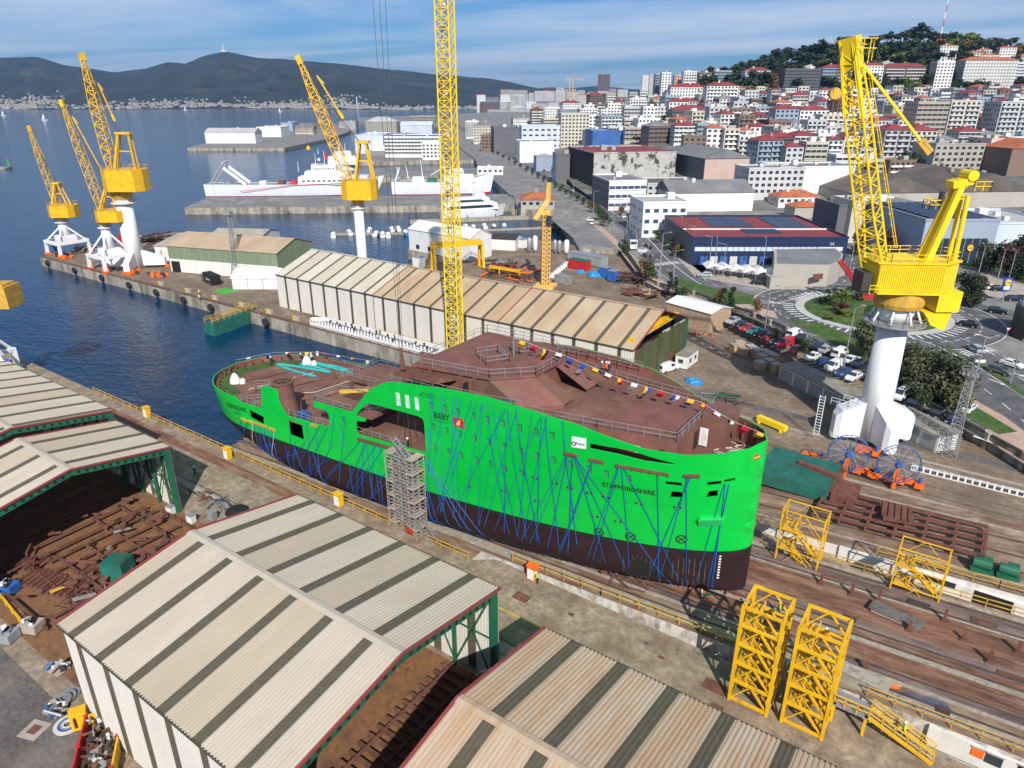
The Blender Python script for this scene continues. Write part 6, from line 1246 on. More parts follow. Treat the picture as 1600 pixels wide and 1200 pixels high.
# pier building complex at left
mat('roof_pale', (.42, .38, .31), .8, var=.12, scale=.3, col2=(.30, .26, .2), amt=.55, s2=.2)
def gabled(t, p, q, depth, ze, zr, wall, roof, band=None, zband=0):
 "ridge parallel to the front line p->q; depth away from the camera side"
 p, q=Vector((p[0], p[1], 0)), Vector((q[0], q[1], 0));d=(q-p).normalized();n=Vector((-d.y, d.x, 0));mid=n*depth/2
 def wallq(nm, a, b, za, zb, m):MB().poly([a+Vector((0, 0, za)), b+Vector((0, 0, za)), b+Vector((0, 0, zb)), a+Vector((0, 0, zb))]).build(nm, m, t)
 z0=p.z
 for a, b in((p, q), (q+n*depth, p+n*depth)):
  wallq('wall', a, b, 0, zband if band else ze, wall)
  if band:wallq('cladding', a, b, zband, ze, band)
 for a, s in((p, 1), (q, -1)):
  P=[a, a+n*depth, a+n*depth+Vector((0, 0, ze)), a+mid+Vector((0, 0, zr)), a+Vector((0, 0, ze))];MB().poly(P[::-1]if s>0 else P).build('gable', band or wall, t)
 for a, b in((p-n*.3, p+mid), (p+n*(depth+.3), p+mid)):
  o=d*(q-p).length;MB().raw([a+Vector((0, 0, ze))-d*.3, a+o+d*.3+Vector((0, 0, ze)), b+o+d*.3+Vector((0, 0, zr)), b-d*.3+Vector((0, 0, zr)), a+Vector((0, 0, ze+.12))-d*.3, a+o+d*.3+Vector((0, 0, ze+.12)), b+o+d*.3+Vector((0, 0, zr+.12)), b-d*.3+Vector((0, 0, zr+.12))], [(0, 3, 2, 1), (4, 5, 6, 7), (0, 1, 5, 4), (1, 2, 6, 5), (2, 3, 7, 6), (3, 0, 4, 7)]).build('roof_slope', roof, t)
def g3(px, py):q=G(px, py, 0);return(q.x, q.y)
t=thing('pier_workshop', 'white workshop with sage green upper cladding and beige roof on the pier', 'workshop', (*g3(320, 440), 0));gabled(t, g3(268, 424), g3(437, 438), 20, 8.2, 11.0, 'wall_white', 'sheet_orange', 'sheet_green', 4.2)
a=Vector((*g3(268, 424), 0));b=Vector((*g3(437, 438), 0));o=a.lerp(b, .06);MB().obox((o.x, o.y-.2, .05), (3, .3, 3.4), math.atan2(b.y-a.y, b.x-a.x)).build('gate', 'dark_void', t)
t=thing('pier_store', 'low pale roofed store behind the green clad workshop', 'store', (*g3(262, 405), 0));gabled(t, g3(246, 412), g3(330, 418), 26, 6.0, 8.0, 'wall_white', 'roof_pale')
for k in range(3):q=Vector((*g3(256+k*5, 412), 0));MB().obox((q.x, q.y-.25, .1), (1.4, .2, 4.6), -.35).build('wall_light', 'strip_dark', t)
t=thing('pier_store', 'long pale roofed store at the far side of the pier', 'store', (*g3(330, 392), 0));gabled(t, g3(330, 396), g3(410, 398), 16, 6, 7.6, 'wall_white', 'roof_pale')
# white event tent, container, light mast
t=thing('event_tent', 'white event tent with three bays beside the long shed', 'tent', (*g3(395, 455), 0));p, q=Vector((*g3(364, 452), 0)), Vector((*g3(436, 452), 0));gabled(t, p, q, 9, 3.2, 5.2, 'white_paint', 'white_paint')
for k in range(4):o=p.lerp(q, k/3);MB().beam(o+Vector((0, 0, 0)), o+Vector((0, 0, 3.25)), .16).build('tent_post', 'galv', t);dd=(q-p).normalized();n=Vector((-dd.y, dd.x, 0));MB().beam(o+Vector((0, 0, 3.36)), o+n*4.5+Vector((0, 0, 5.36)), .12).build('tent_rib', 'galv', t)
mat('photo_panel', (.10, .30, .42), .5, var=.4, scale=.8);mat('astro_green', (.05, .42, .03), .9, var=.1);MB().poly([p+Vector((-.05, -.05, .1)), p+n*4+Vector((-.05, 0, .1)), p+n*4+Vector((-.05, 0, 2.6)), p+Vector((-.05, -.05, 2.6))][::-1]).build('photo_panel', 'photo_panel', t)
x, y=g3(352, 455);sheet('green_carpet', [(x-3, y-2), (x+3, y-2), (x+3, y+2.4), (x-3, y+2.4)], .02, 'astro_green')
x, y=g3(332, 442);t=thing('black_container', 'black freight container beside the white tent', 'container', (x, y, 0));MB().obox((x, y, .1), (7.5, 2.5, 2.8), -.2).build('box', 'black', t);[MB().obox((x-3.6+k*.9, y+.7-k*.18-1.9, .2), (.15, .1, 2.5), -.2).build('rib', 'steel_dark', t)for k in range(9)];MB().obox((x-.2, y-1.3, 1.1), (2.2, .06, .5), -.2).build('lettering_panel', 'flag_white', t)
x, y=g3(372, 432);t=thing('light_mast', 'tall grey lattice floodlight mast on the pier', 'mast', (x, y, 0));lattice(t, (x, y, 0), (x, y, 19), [(0, 2.8, 2.8), (.3, 1.6, 1.6), (1, .8, .8)], 14, .09, .045, 'galv', side=Vector((1, 0, 0)), name='mast');MB().obox((x, y, 19), (2, 2, 1), .4).build('lamp_head', 'galv', t)
x, y=g3(412, 432);t=thing('yellow_bin', 'yellow hopper standing in front of the green clad workshop', 'hopper', (x, y, 0));MB().obox((x, y, 2.5), (2.6, 2.2, 2.4), 0).build('hopper', 'yellow', t);[MB().obox((x+a, y+b, 0), (.2, .2, 2.5), 0).build('leg', 'yellow', t)for a in(-1.1, 1.1)for b in(-.9, .9)]
# quay edge: bollards and tyre fenders, rusty guard rail
for i in range(9):
 q=G(lerp(80, 430, i/8), lerp(409, 498, i/8), -1);q=Vector((q.x, 103.6, -1.2));t=thing('fender', 'black tyre fender, %s from the pier tip along the quay wall'%ORD[i], 'fender', tuple(q), 'fenders on the pier wall');mb=MB();mb.tube(q-Vector((0, .5, 0)), q+Vector((0, .1, 0)), 1.0, n=14);mb.build('tyre', 'tyre', t);MB().tube(q-Vector((0, .56, 0)), q-Vector((0, .5, 0)), .45, n=10).build('hub', 'steel_dark', t)
mb=MB();
p, q=G(64, 403.5, 0), Vector((-80, 104.6, 0));tag(MB().rail([p+Vector((.3, .6, 0)), q+Vector((0, .4, 0))], .7, 3, .06).build('guard_rail', 'rusty'), 'low rusty guard rail along the pier edge', 'railing')
for i in range(6):c=G(lerp(250, 460, i/5), lerp(445, 500, i/5), 0);t=thing('bollard', 'yellow bollard, %s from the left on the pier edge'%ORD[i], 'bollard', (c.x, c.y, 0), 'bollards on the pier');MB().lathe((c.x, c.y, 0), [(.45, 0), (.32, .2), (.32, .7), (.5, .8), (.5, 1.0)], 10).build('post', 'yellow', t);MB().obox((c.x+1.2, c.y, 0), (1.2, 1, 1), .3).build('box', 'paving', t)
# pier tip: bogies, drums, scrap
for i, (px, py, lb)in enumerate(((100, 402, 'orange machine parts around the first portal crane'), (205, 425, 'row of orange machine parts before the pillar crane'), (240, 430, 'orange machine parts right of the pillar crane'))):
 x, y=g3(px, py);t=thing('drive_units', lb, 'machinery', (x, y, 0))
 for k in range(9):MB().obox((x+rg.uniform(-5, 5), y+rg.uniform(-2, 2), .05), (rg.uniform(.8, 1.8), .8, rg.uniform(.6, 1.3)), rg.uniform(-.3, .3)).build('unit', 'orange' if k%3 else 'steel_dark', t)
for i, (px, py)in enumerate(((90, 395), (160, 412), (196, 412))):x, y=g3(px, py);t=thing('cable_reel', 'blue cable reel at the %s pier crane'%('first', 'second', 'third')[i], 'cable reel', (x, y, 0));MB().tube((x, y-.3, 2.6), (x, y+.3, 2.6), 2.3, n=20).build('drum', 'blue_steel', t);MB().beam((x, y, 0), (x, y, 2.6), .5).build('stand', 'orange', t);MB().tube((x, y-.4, 2.6), (x, y+.4, 2.6), .8, n=12).build('hub', 'galv', t)
pile('scrap_heap', 'brown scrap steel heap behind the pillar crane on the pier', 'scrap', (*g3(245, 380), 0), 26, 6, 'rusty', 6, .5, 3.5, ['rusty', 'rust_red', 'steel_dark'])
pile('rock_heap', 'grey boulders heaped on the pier between the portal cranes', 'rocks', (*g3(145, 392), 0), 16, 2.4, 'concrete', 6, 1.6, 1.0, ['concrete', 'concrete_pale'])
x, y=g3(200, 378);t=thing('freight_container', 'red and white container behind the pillar crane', 'container', (x, y, 0));MB().obox((x, y, .1), (7, 2.5, 2.6), .2).build('box', 'red', t);MB().obox((x+5, y+1, .1), (3, 2.5, 2.6), .2).build('annex', 'container_white', t)
# green dock gate in the water
x, y=g3(357, 512);t=thing('dock_gate', 'dark green ribbed dock gate floating at the quay', 'dock gate', (x, 101, SEA));p, q=G(322, 517, -2), G(392, 492, -2);d=(q-p);L_=d.length;d.normalize();n=Vector((d.y, -d.x, 0));n=-n if n.y>0 else n
MB().raw([p+Vector((0, 0, -2)), q+Vector((0, 0, -2)), q+Vector((0, 0, 2.2)), p+Vector((0, 0, 2.2)), p-n*3+Vector((0, 0, -2)), q-n*3+Vector((0, 0, -2)), q-n*3+Vector((0, 0, 2.2)), p-n*3+Vector((0, 0, 2.2))], [(0, 1, 2, 3), (3, 2, 6, 7), (4, 7, 6, 5), (0, 3, 7, 4), (1, 5, 6, 2)]).build('plate', 'teal', t)
for k in range(10):o=p.lerp(q, (k+.3)/10);MB().poly([o+Vector((0, 0, 2.1)), o+n*1.3+Vector((0, 0, -1.2)), o+n*1.3+d*.12+Vector((0, 0, -1.2)), o+d*.12+Vector((0, 0, 2.1))]).build('rib', 'teal', t);MB().beam(o+Vector((0, 0, 1.2))+n*.5, o+Vector((0, 0, -1))+n*.5, .15, 1.0, up=tuple(n)).build('web', 'teal', t)
MB().rail([p+Vector((0, 0, 2.2)), q+Vector((0, 0, 2.2))], 1.2, 2, .07).build('railing', 'yellow_dull', t);MB().rail([p-n*2.6+Vector((0, 0, 2.2)), q-n*2.6+Vector((0, 0, 2.2))], 1.2, 2, .07).build('railing', 'yellow_dull', t)
# white fenced seating on the quay
c0, c1=G(490, 507, 0), G(672, 560, 0);y0, y1=105.8, 110.6;x0, x1=c0.x, c1.x
t=thing('event_fence', 'low white canvas fence round the seating on the quay', 'fence', ((x0+x1)/2, 108, 0))
for a, b in(((x0, y0), (x1, y0)), ((x1, y0), (x1, y1)), ((x1, y1), (x0, y1)), ((x0, y1), (x0-2.5, (y0+y1)/2)), ((x0-2.5, (y0+y1)/2), (x0, y0))):MB().beam((*a, .5), (*b, .5), .12, 1.0).build('canvas', 'white_paint', t)
sheet('seating_floor', [(x0, y0), (x1, y0), (x1, y1), (x0, y1)], .02, 'slab_grey')
cm=MB().box(-.25, .25, -.25, .25, .4, .46).mesh('seat', 'white_paint');cb2=MB().box(-.25, .25, .2, .25, .46, .95).mesh('backrest', 'white_paint');cl=MB().beam((-.2, -.2, 0), (-.2, -.2, .4), .05).beam((.2, -.2, 0), (.2, -.2, .4), .05).beam((.2, .2, 0), (.2, .2, .4), .05).beam((-.2, .2, 0), (-.2, .2, .4), .05).mesh('legs', 'galv')
k=0
for i in range(36):
 for j in range(2):
  k+=1;place(('chair', [('seat', cm, None), ('backrest', cb2, None), ('legs', cl, 'stuff')]), (x0+1+i*(x1-x0-2)/36, y0+1+j*1.0, .02), 0, 'small white chair, %s from the left in the %s row inside the canvas fence'%(ORD[i], ('front', 'rear')[j]), 'chair', 'white chairs on the quay')
for i in range(26):x=lerp(x0+3, x1-3, (i+.5)/26)+rg.uniform(-1, 1);person((x, y0+1+rg.uniform(0, 3.0), 0.03), rg.uniform(0, 6), rg.choice(('black', 'cloth_navy', 'cloth_white', 'cloth_grey')), 'cloth_navy', 'guest among the white chairs, %s from the left in the fenced seating'%ORD[i], rg.choice((0, 1)), None, 'guests at the fenced seating')
tag(MB().rail([(-118, 111, 0), (-84, 111, 0)], 1, 2.4, .05).build('guard_rail', 'yellow_dull'), 'pale yellow rail along the foot of the long shed', 'railing')
for v in(110.9, 111.6):struct(MB().box(-150, -60, v-.06, v+.06, 0, .06).build('crane_rail', 'rail_steel'))
# yellow gantry crane, brown frames, harbour yard
p=Vector((*g3(678, 425), 0));q=Vector((*g3(752, 418), 0));t=thing('gantry_crane', 'yellow gantry crane behind the long shed', 'gantry crane', tuple(p));zt=7.5;d=(q-p).normalized();n=Vector((-d.y, d.x, 0))
for o in(p, q):
 for s in(-2.2, 2.2):MB().beam(o+n*s, o+n*s*.5+Vector((0, 0, zt)), .8).build('leg', 'yellow', t)
 MB().beam(o-n*3, o+n*3, .9, .8).build('sill_beam', 'yellow', t);MB().beam(o-n*1.6+Vector((0, 0, zt)), o+n*1.6+Vector((0, 0, zt)), .8, 1).build('head_beam', 'yellow', t)
for s in(-1, 1):MB().beam(p+n*s+Vector((0, 0, zt+1)), q+n*s+Vector((0, 0, zt+1)), .8, 1.5).build('girder', 'yellow', t)
MB().rail([p+n*1.6+Vector((0, 0, zt+1.8)), q+n*1.6+Vector((0, 0, zt+1.8))], 1, 2, .05).build('railing', 'yellow', t)
p2=Vector((*g3(765, 428), 0));q2=Vector((*g3(812, 436), 0));t=thing('runway_beam', 'yellow runway beam on posts right of the gantry crane', 'beam', tuple(p2));MB().beam(p2+Vector((0, 0, 2.4)), q2+Vector((0, 0, 2.4)), .5, .9).build('beam', 'yellow', t);[MB().beam(p2.lerp(q2, k/3), p2.lerp(q2, k/3)+Vector((0, 0, 2)), .35).build('post', 'yellow', t)for k in range(4)]
x, y=g3(852, 448);t=thing('tower_crane', 'small pale orange self erecting tower crane in the harbour yard', 'crane', (x, y, 0));mat('yellow_pale', (.85, .50, .12), .5, var=.06);zc=21;lattice(t, (x, y, .6), (x, y, zc), [(0, 2.2, 2.2), (1, 2.2, 2.2)], 16, .13, .07, 'yellow_pale', side=Vector((.8, .6, 0)), name='mast')
MB().obox((x, y, 0), (6, 6, .6), .3).build('base', 'yellow_pale', t);MB().obox((x, y, zc), (2.8, 2.8, 1.2), .3).build('slew_head', 'yellow_pale', t);xb, yb=w2c(x, y);Qk=lambda px, py:Vector((x, y, 0))+E_*(PL(px, py, yb)[0]-xb)+Vector((0, 0, PL(px, py, yb)[1]))
h0, h1=Qk(857, 310), Qk(836, 342);MB().beam(h0, h1, 1.6, 1.2).build('folded_jib', 'yellow_pale', t);MB().beam(Qk(856, 318), Qk(858, 285), 1.0, .9).build('cat_head', 'yellow_pale', t);MB().obox((x+1.6, y-1, zc-2.4), (1.4, 1.4, 2.2), .3).build('cab', 'glass_dark', t)
for i, (px, py, w, h, m)in enumerate(((827, 395, 1.9, 5, 'galv'), (836, 394, 1.9, 5.4, 'white_paint'), (867, 396, 1.6, 4.4, 'galv'), (874, 397, 1.6, 4.4, 'galv'), (885, 398, 2.0, 4.8, 'white_paint'))):
 x, y=g3(px, py);t=thing('storage_tank', 'upright %s gas tank, %s from the left beside the small tower crane'%('white' if m=='white_paint' else 'grey', ORD[i]), 'tank', (x, y, 0));MB().lathe((x, y, .6), [(w*.3, 0), (w*.45, .3), (w*.45, h-.6), (w*.3, h-.2), (.1, h)], 14).build('shell', m, t, smooth=True);[MB().beam((x+a, y+b, 0), (x+a, y+b, .9), .2).build('leg', 'galv', t)for a in(-.7, .7)for b in(-.7, .7)]
for i, (px, py, lx, ly, h, m, lb)in enumerate(((918, 412, 14, 4, 3, 'door_grey', 'grey container office with white panels in the harbour yard'), (905, 420, 7, 3, 2.8, 'red', 'red container under a striped awning'), (945, 432, 3, 2.6, 2.8, 'blue_box', 'blue container beside the tarpaulins'), (958, 440, 2.6, 2.4, 3.2, 'blue_box', 'tall blue cage beside the blue container'), (880, 444, 5, 2.5, 2.4, 'galv', 'grey trailer beside the small tower crane'), (808, 385, 9, 3.5, 3, 'container_white', 'low white cabin near the gas tanks'), (1003, 400, 2.5, 2.5, 2.6, 'container_white', 'small white box against the green fence'), (655, 418, 3.0, 3, 3.4, 'container_white', 'white box behind the ridge of the long shed'))):
 x, y=g3(px, py);t=thing('container', lb, 'container', (x, y, 0));MB().obox((x, y, .15), (lx, ly, h), -.15).build('box', m, t);MB().obox((x, y, h+.17), (lx+.2, ly+.2, .12), -.15).build('roof', 'galv' if i!=1 else 'teal', t)
 for k in range(max(2, int(lx/1.2))):MB().obox((x-lx/2+.6+k*1.2, y-ly/2-.12+(lx/2-.6-k*1.2)*.15, .3), (.12, .12, h-.3), -.15).build('rib', m, t)
pile('scrap_heap', 'big brown steel heap along the green fence', 'scrap', (*g3(985, 440), 0), 40, 6, 'rusty', 6, .35, 2.4, ['rusty', 'rust_red', 'steel_dark']);pile('scrap_heap', 'rusty structures behind the ridge of the long shed', 'scrap', (*g3(800, 432), 0), 34, 7, 'rusty', 9, .4, 2.0, ['rusty', 'rust_red', 'steel_dark', 'orange']);pile('pipe_stack', 'brown pipes beyond the gantry crane', 'pipes', (*g3(780, 415), 0), 24, 6, 'rusty', 7, .4, 1.6, ['rusty', 'steel_dark', 'galv', 'red']);pile('timber_heap', 'heap of brown timber and boxes at the wall behind the shed end', 'timber', (*g3(1000, 462), 0), 24, 4, 'rusty', 5, .5, 1.6, ['rusty', 'crate_wood', 'rust_red'])
x, y=g3(1095, 525);pile('timber_heap', 'orange brown planks beside the long shed end', 'timber', (x, y, 0), 14, 3, 'orange', 2.5, .2, .6, ['rusty', 'orange', 'crate_wood'])
for i in range(8):x, y=g3(lerp(862, 886, i/7), lerp(434, 414, i/7));t=thing('block_stack', 'white block, %s from the front in the slanting row behind the shed'%ORD[i], 'block', (x, y, 0), 'slanting row of white blocks');MB().obox((x, y, .05), (1.6, 1.0, 1.0), .5).build('block', 'container_white', t);MB().obox((x, y, 1.06), (.5, .5, .12), .5).build('lug', 'galv', t)
t=thing('lean_to', 'white roofed lean-to behind the long shed beside the road wall', 'shed', (*g3(1060, 500), 0));gabled(t, g3(1040, 500), g3(1108, 520), 8, 4.6, 5.6, 'crate_wood', 'container_white')
t=thing('boathouse', 'white boathouse standing on the quay behind the gantry crane', 'shed', (*g3(690, 395), 0));gabled(t, g3(640, 390), g3(735, 408), 11, 7.5, 10, 'container_white', 'container_white');a, b=Vector((*g3(640, 390), 0)), Vector((*g3(735, 408), 0));[MB().obox((*(a.lerp(b, k)+Vector((0, -.15, 0)))[:2], 1), (1.6, .2, 1.4), math.atan2(b.y-a.y, b.x-a.x)).build('window', 'glass_dark', t)for k in(.15, .35, .8)]
t=thing('boathouse', 'long low white shed with dark roof beside the floating jetty', 'shed', (*g3(780, 380), 0));gabled(t, g3(735, 388), g3(805, 392), 9, 4, 5.2, 'container_white', 'steel_dark')
# ---- boats
def hull_boat(t, c, rz, Ln, B, D, bow=1.3, col='container_white', boot='red', draft=.6, z=SEA):
 n=16;m=5;P=[];a, b=math.cos(rz), math.sin(rz)
 def W(x, y, h):return(c[0]+x*a-y*b, c[1]+x*b+y*a, z+h)
 for s in(-1, 1):
  for i in range(n+1):
   f=i/n;x=lerp(-Ln/2, Ln/2, f);w=B/2*min(1, (1-max(0, (f-.6)/.4)**2.2))*(1-.12*max(0, (.15-f)/.15));top=D*(1+.12*(1-f)**2+(bow-1)*max(0, (f-.45)/.55)**2)
   for j in range(m+1):g_=(0, .11, .3, .55, .8, 1)[j];hz=lerp(-draft, top, g_);ww=w*lerp(.72, 1, g_**.7);xx=x-(1-g_)*Ln*.05*max(0, (f-.7)/.3);P.append(W(xx, s*ww, hz))
 k=m+1;mb=MB()
 for s in(0, 1):
  o=s*(n+1)*k
  for i in range(n):
   for j in range(m):q=(o+i*k+j, o+(i+1)*k+j, o+(i+1)*k+j+1, o+i*k+j+1);mb.f.append(q if s==0 else q[::-1]);mb.m.append(1 if j==0 else 0)
 o=(n+1)*k
 mb.f.append(tuple(range(0, k))+tuple(range(o+k-1, o-1, -1)));mb.m.append(0);mb.v=P;mb.build('hull', [col, boot], t)
 dk=MB();dk.v=P;dk.f=[(i*k+m, (i+1)*k+m, o+(i+1)*k+m, o+i*k+m)for i in range(n)];dk.m=[0]*n;dk.v=[(p[0], p[1], p[2]-.15)for p in P];dk.build('deck', 'door_grey', t);return W
mat('white_ship', (.80, .81, .82), .5, var=.05, scale=.3, col2=(.6, .5, .4), amt=.76, s2=.4, stretch=(1, 1, .2))
def shipbox(t, W, nm, x0, x1, w, z0, z1, m='white_ship', taper=.92):
 P=[W(x0, -w/2, z0), W(x1, -w/2, z0), W(x1, w/2, z0), W(x0, w/2, z0), W(lerp(x0, x1, 1-taper)if 0 else x0+(z1-z0)*.1, -w/2*taper, z1), W(x1-(z1-z0)*.2, -w/2*taper, z1), W(x1-(z1-z0)*.2, w/2*taper, z1), W(x0+(z1-z0)*.1, w/2*taper, z1)]
 MB().raw(P, [(0, 3, 2, 1), (4, 5, 6, 7), (0, 1, 5, 4), (1, 2, 6, 5), (2, 3, 7, 6), (3, 0, 4, 7)]).build(nm, m, t)
def windows_row(t, W, x0, x1, w, z, n, h=.8):
 for k in range(n):a=lerp(x0, x1, (k+.2)/n);b=lerp(x0, x1, (k+.8)/n);MB().raw([W(a, -w/2-.06, z), W(b, -w/2-.06, z), W(b, -w/2-.06, z+h), W(a, -w/2-.06, z+h)], [(0, 1, 2, 3)]).build('window', 'glass_dark', t)
def span(pa, pb, z):a, b=G(*pa, z), G(*pb, z);return(a+b)/2, math.atan2(b.y-a.y, b.x-a.x), (b-a).length
# white trawler at the long pier
c, rz, Ln=span((318, 309), (600, 306), SEA);c+=Vector((-math.sin(rz), math.cos(rz), 0))*9;t=thing('trawler', 'long white stern trawler with gantry mast moored left of the yellow crane', 'fishing ship', (c.x, c.y, SEA));W0=hull_boat(t, c, rz, Ln, 13, 6.4, 1.7, 'white_ship', 'red');W=lambda x, y, z:W0(x, y, z-2.6 if z>7 else z)
shipbox(t, W, 'forecastle', Ln*.02, Ln*.42, 13, 9, 13.5);shipbox(t, W, 'bridge_deck', Ln*.06, Ln*.30, 12, 13.5, 16.5);shipbox(t, W, 'wheelhouse', Ln*.10, Ln*.24, 11, 16.5, 19.5);windows_row(t, W, Ln*.11, Ln*.23, 10.6, 17.6, 9);windows_row(t, W, Ln*.04, Ln*.38, 13.1, 11, 12, .7)
for x, h in((.12, 26), (.17, 28), (.22, 25), (.02, 22)):MB().tube(W(Ln*x, 0, 16), W(Ln*x, 0, h), .22, .1, n=6).build('mast', 'white_ship', t)
MB().lathe(W(Ln*.14, 0, 22), [(.2, 0), (.9, .4), (.9, 1.2), (.3, 1.8)], 10).build('radome', 'white_ship', t)
for s in(-5, 5):MB().beam(W(-Ln*.47, s, 9), W(-Ln*.38, s, 22), .8, .8).build('gantry_leg', 'galv', t);MB().beam(W(-Ln*.27, s, 9.5), W(-Ln*.38, s, 19), .9, 1.6).build('gantry_brace', 'white_ship', t)
MB().beam(W(-Ln*.38, -5.4, 21.8), W(-Ln*.38, 5.4, 21.8), .9, .9).build('gantry_top', 'white_ship', t)
for k, (x, m)in enumerate(((-.2, 'white_ship'), (-.1, 'rust_red'), (-.03, 'red'))):shipbox(t, W, 'winch', Ln*x, Ln*x+4, 6, 9, 11, m)
MB().path([W(-Ln*.3, -7.1, 3.2), W(0, -7.1, 6.5), W(Ln*.36, -6.6, 10)], .16, 4).build('stripe', 'red', t)
MB().path([W(Ln*.4, -4.5, 10), W(Ln*.34, -6.2, 3)], .7, 4).build('rust_streak', 'yellow', t);MB().tube(W(Ln*.33, 3, 13.5), W(Ln*.41, 3, 13.5), 1.3, .5, n=8).build('lifeboat_cover', 'tarp_blue', t)
c, rz, Ln=span((612, 306), (775, 304), SEA);c+=Vector((-math.sin(rz), math.cos(rz), 0))*8;t=thing('trawler', 'white trawler with red keel moored behind the tower crane mast', 'fishing ship', (c.x, c.y, SEA));W=hull_boat(t, c, rz, Ln, 12, 7, 1.9, 'white_ship', 'red', .6)
shipbox(t, W, 'deckhouse', Ln*.0, Ln*.30, 10, 7, 11);shipbox(t, W, 'wheelhouse', Ln*.05, Ln*.20, 9, 11, 14.5);windows_row(t, W, Ln*.05, Ln*.19, 8.6, 12.4, 7);shipbox(t, W, 'winch_house', -Ln*.3, -Ln*.18, 8, 7, 10);shipbox(t, W, 'net_pen', -Ln*.16, -Ln*.06, 6, 7, 9, 'teal')
for x, h in((.02, 24), (.1, 22), (.16, 27), (-.2, 20), (-.34, 17), (-.43, 16)):MB().tube(W(Ln*x, 0, 9), W(Ln*x-1, 0, h), .35, .15, n=6).build('mast', 'white_ship', t)
for s in(-3.5, 3.5):MB().beam(W(-Ln*.47, s, 7), W(-Ln*.42, s, 15), .6).build('gantry_leg', 'white_ship', t)
MB().beam(W(-Ln*.42, -4, 15), W(-Ln*.42, 4, 15), .6).build('gantry_top', 'white_ship', t);MB().beam(W(Ln*.05, 0, 17), W(-Ln*.12, 0, 11), .4).build('derrick', 'white_ship', t)
c, rz, Ln=span((560, 268), (690, 266), SEA);t=thing('trawler', 'white trawler with blue hull stripe behind the long pier', 'fishing ship', (c.x-60, c.y, SEA));c+=E_*-52;W0=hull_boat(t, c, rz, Ln*.55, 10, 5, 1.7, 'white_ship', 'blue_steel');W=lambda x, y, z:W0(x, y, z-3);shipbox(t, W, 'deckhouse', -5, 18, 11, 8, 14);shipbox(t, W, 'wheelhouse', 0, 14, 10, 14, 18);windows_row(t, W, 0, 13, 9.5, 15.5, 8);[MB().tube(W(x, 0, 16), W(x, 0, h), .3, .12, n=6).build('mast', 'white_ship', t)for x, h in((4, 27), (9, 24), (-12, 20))];shipbox(t, W, 'funnel', -8, -5, 4, 12, 17, 'red')
c, rz, Ln=span((572, 248), (690, 246), SEA);t=thing('trawler', 'grey white fishing ship at the market pier', 'fishing ship', (c.x, c.y, SEA));W=hull_boat(t, c, rz, Ln, 12, 7, 1.6, 'galv', 'red');shipbox(t, W, 'deckhouse', -Ln*.42, -Ln*.24, 10, 7, 12);shipbox(t, W, 'wheelhouse', -Ln*.4, -Ln*.28, 8, 12, 16);[MB().tube(W(x, 0, 7), W(x, 0, h), .3, .15, n=6).build('mast', 'white_ship', t)for x, h in((-Ln*.33, 24), (0, 16), (Ln*.2, 15), (Ln*.4, 14))]
# catamaran ferry
c, rz, Ln=span((690, 342), (790, 336), SEA);t=thing('ferry', 'white catamaran ferry with black window bands and yellow crane arm', 'ferry', (c.x, c.y, SEA));W=hull_boat(t, c, rz, Ln, 9, 4, 1.4, 'white_ship', 'blue_steel', .4);shipbox(t, W, 'saloon', -Ln*.48, Ln*.34, 8.4, 4, 7);shipbox(t, W, 'upper_saloon', -Ln*.44, Ln*.22, 7.6, 7, 9.6);shipbox(t, W, 'wheelhouse', Ln*.0, Ln*.16, 5, 9.6, 11.4)
MB().raw([W(-Ln*.44, -4.3, 4.9), W(Ln*.28, -4.3, 4.9), W(Ln*.22, -4.2, 6.2), W(-Ln*.4, -4.2, 6.2)], [(0, 1, 2, 3)]).build('window_band', 'glass_dark', t);MB().raw([W(-Ln*.3, -3.9, 7.8), W(Ln*.14, -3.9, 7.8), W(Ln*.08, -3.75, 8.9), W(-Ln*.26, -3.75, 8.9)], [(0, 1, 2, 3)]).build('window_band', 'glass_dark', t);MB().beam(W(-Ln*.02, 0, 11.5), W(-Ln*.12, 0, 16), .4).build('mast', 'white_ship', t);MB().beam(W(Ln*.05, 3, 10), W(Ln*.18, 3, 11.5), 2.0, .5).build('crane_arm', 'yellow', t)
# jetties and small boats
def jetty(label, a, b, w, m='concrete_pale', h=1.0, name='jetty'):
 p, q=G(*a, SEA), G(*b, SEA);t=thing(name, label, 'jetty', tuple(p));MB().beam(p+Vector((0, 0, h/2-.3)), q+Vector((0, 0, h/2-.3)), w, h).build('deck', m, t);n_=max(2, int((q-p).length/12))
 for k in range(n_+1):o=p.lerp(q, k/n_);MB().tube(o+Vector((0, 0, -2)), o+Vector((0, 0, h+1.2)), .22, n=6).build('pile', 'steel_dark', t)
jetty('long pale concrete jetty in front of the ferry', (640, 349), (860, 340), 4.5, h=1.6);jetty('narrow floating jetty with small boats beyond the white boathouse', (730, 362), (880, 356), 2.0);jetty('floating pontoon with small motor boats left of the boathouse', (518, 367), (640, 366), 2.0);jetty('short jetty at the red roofed harbour office', (806, 336), (830, 330), 5, h=2.5);jetty('thin access bridge to the harbour jetty', (870, 347), (905, 358), 1.6)
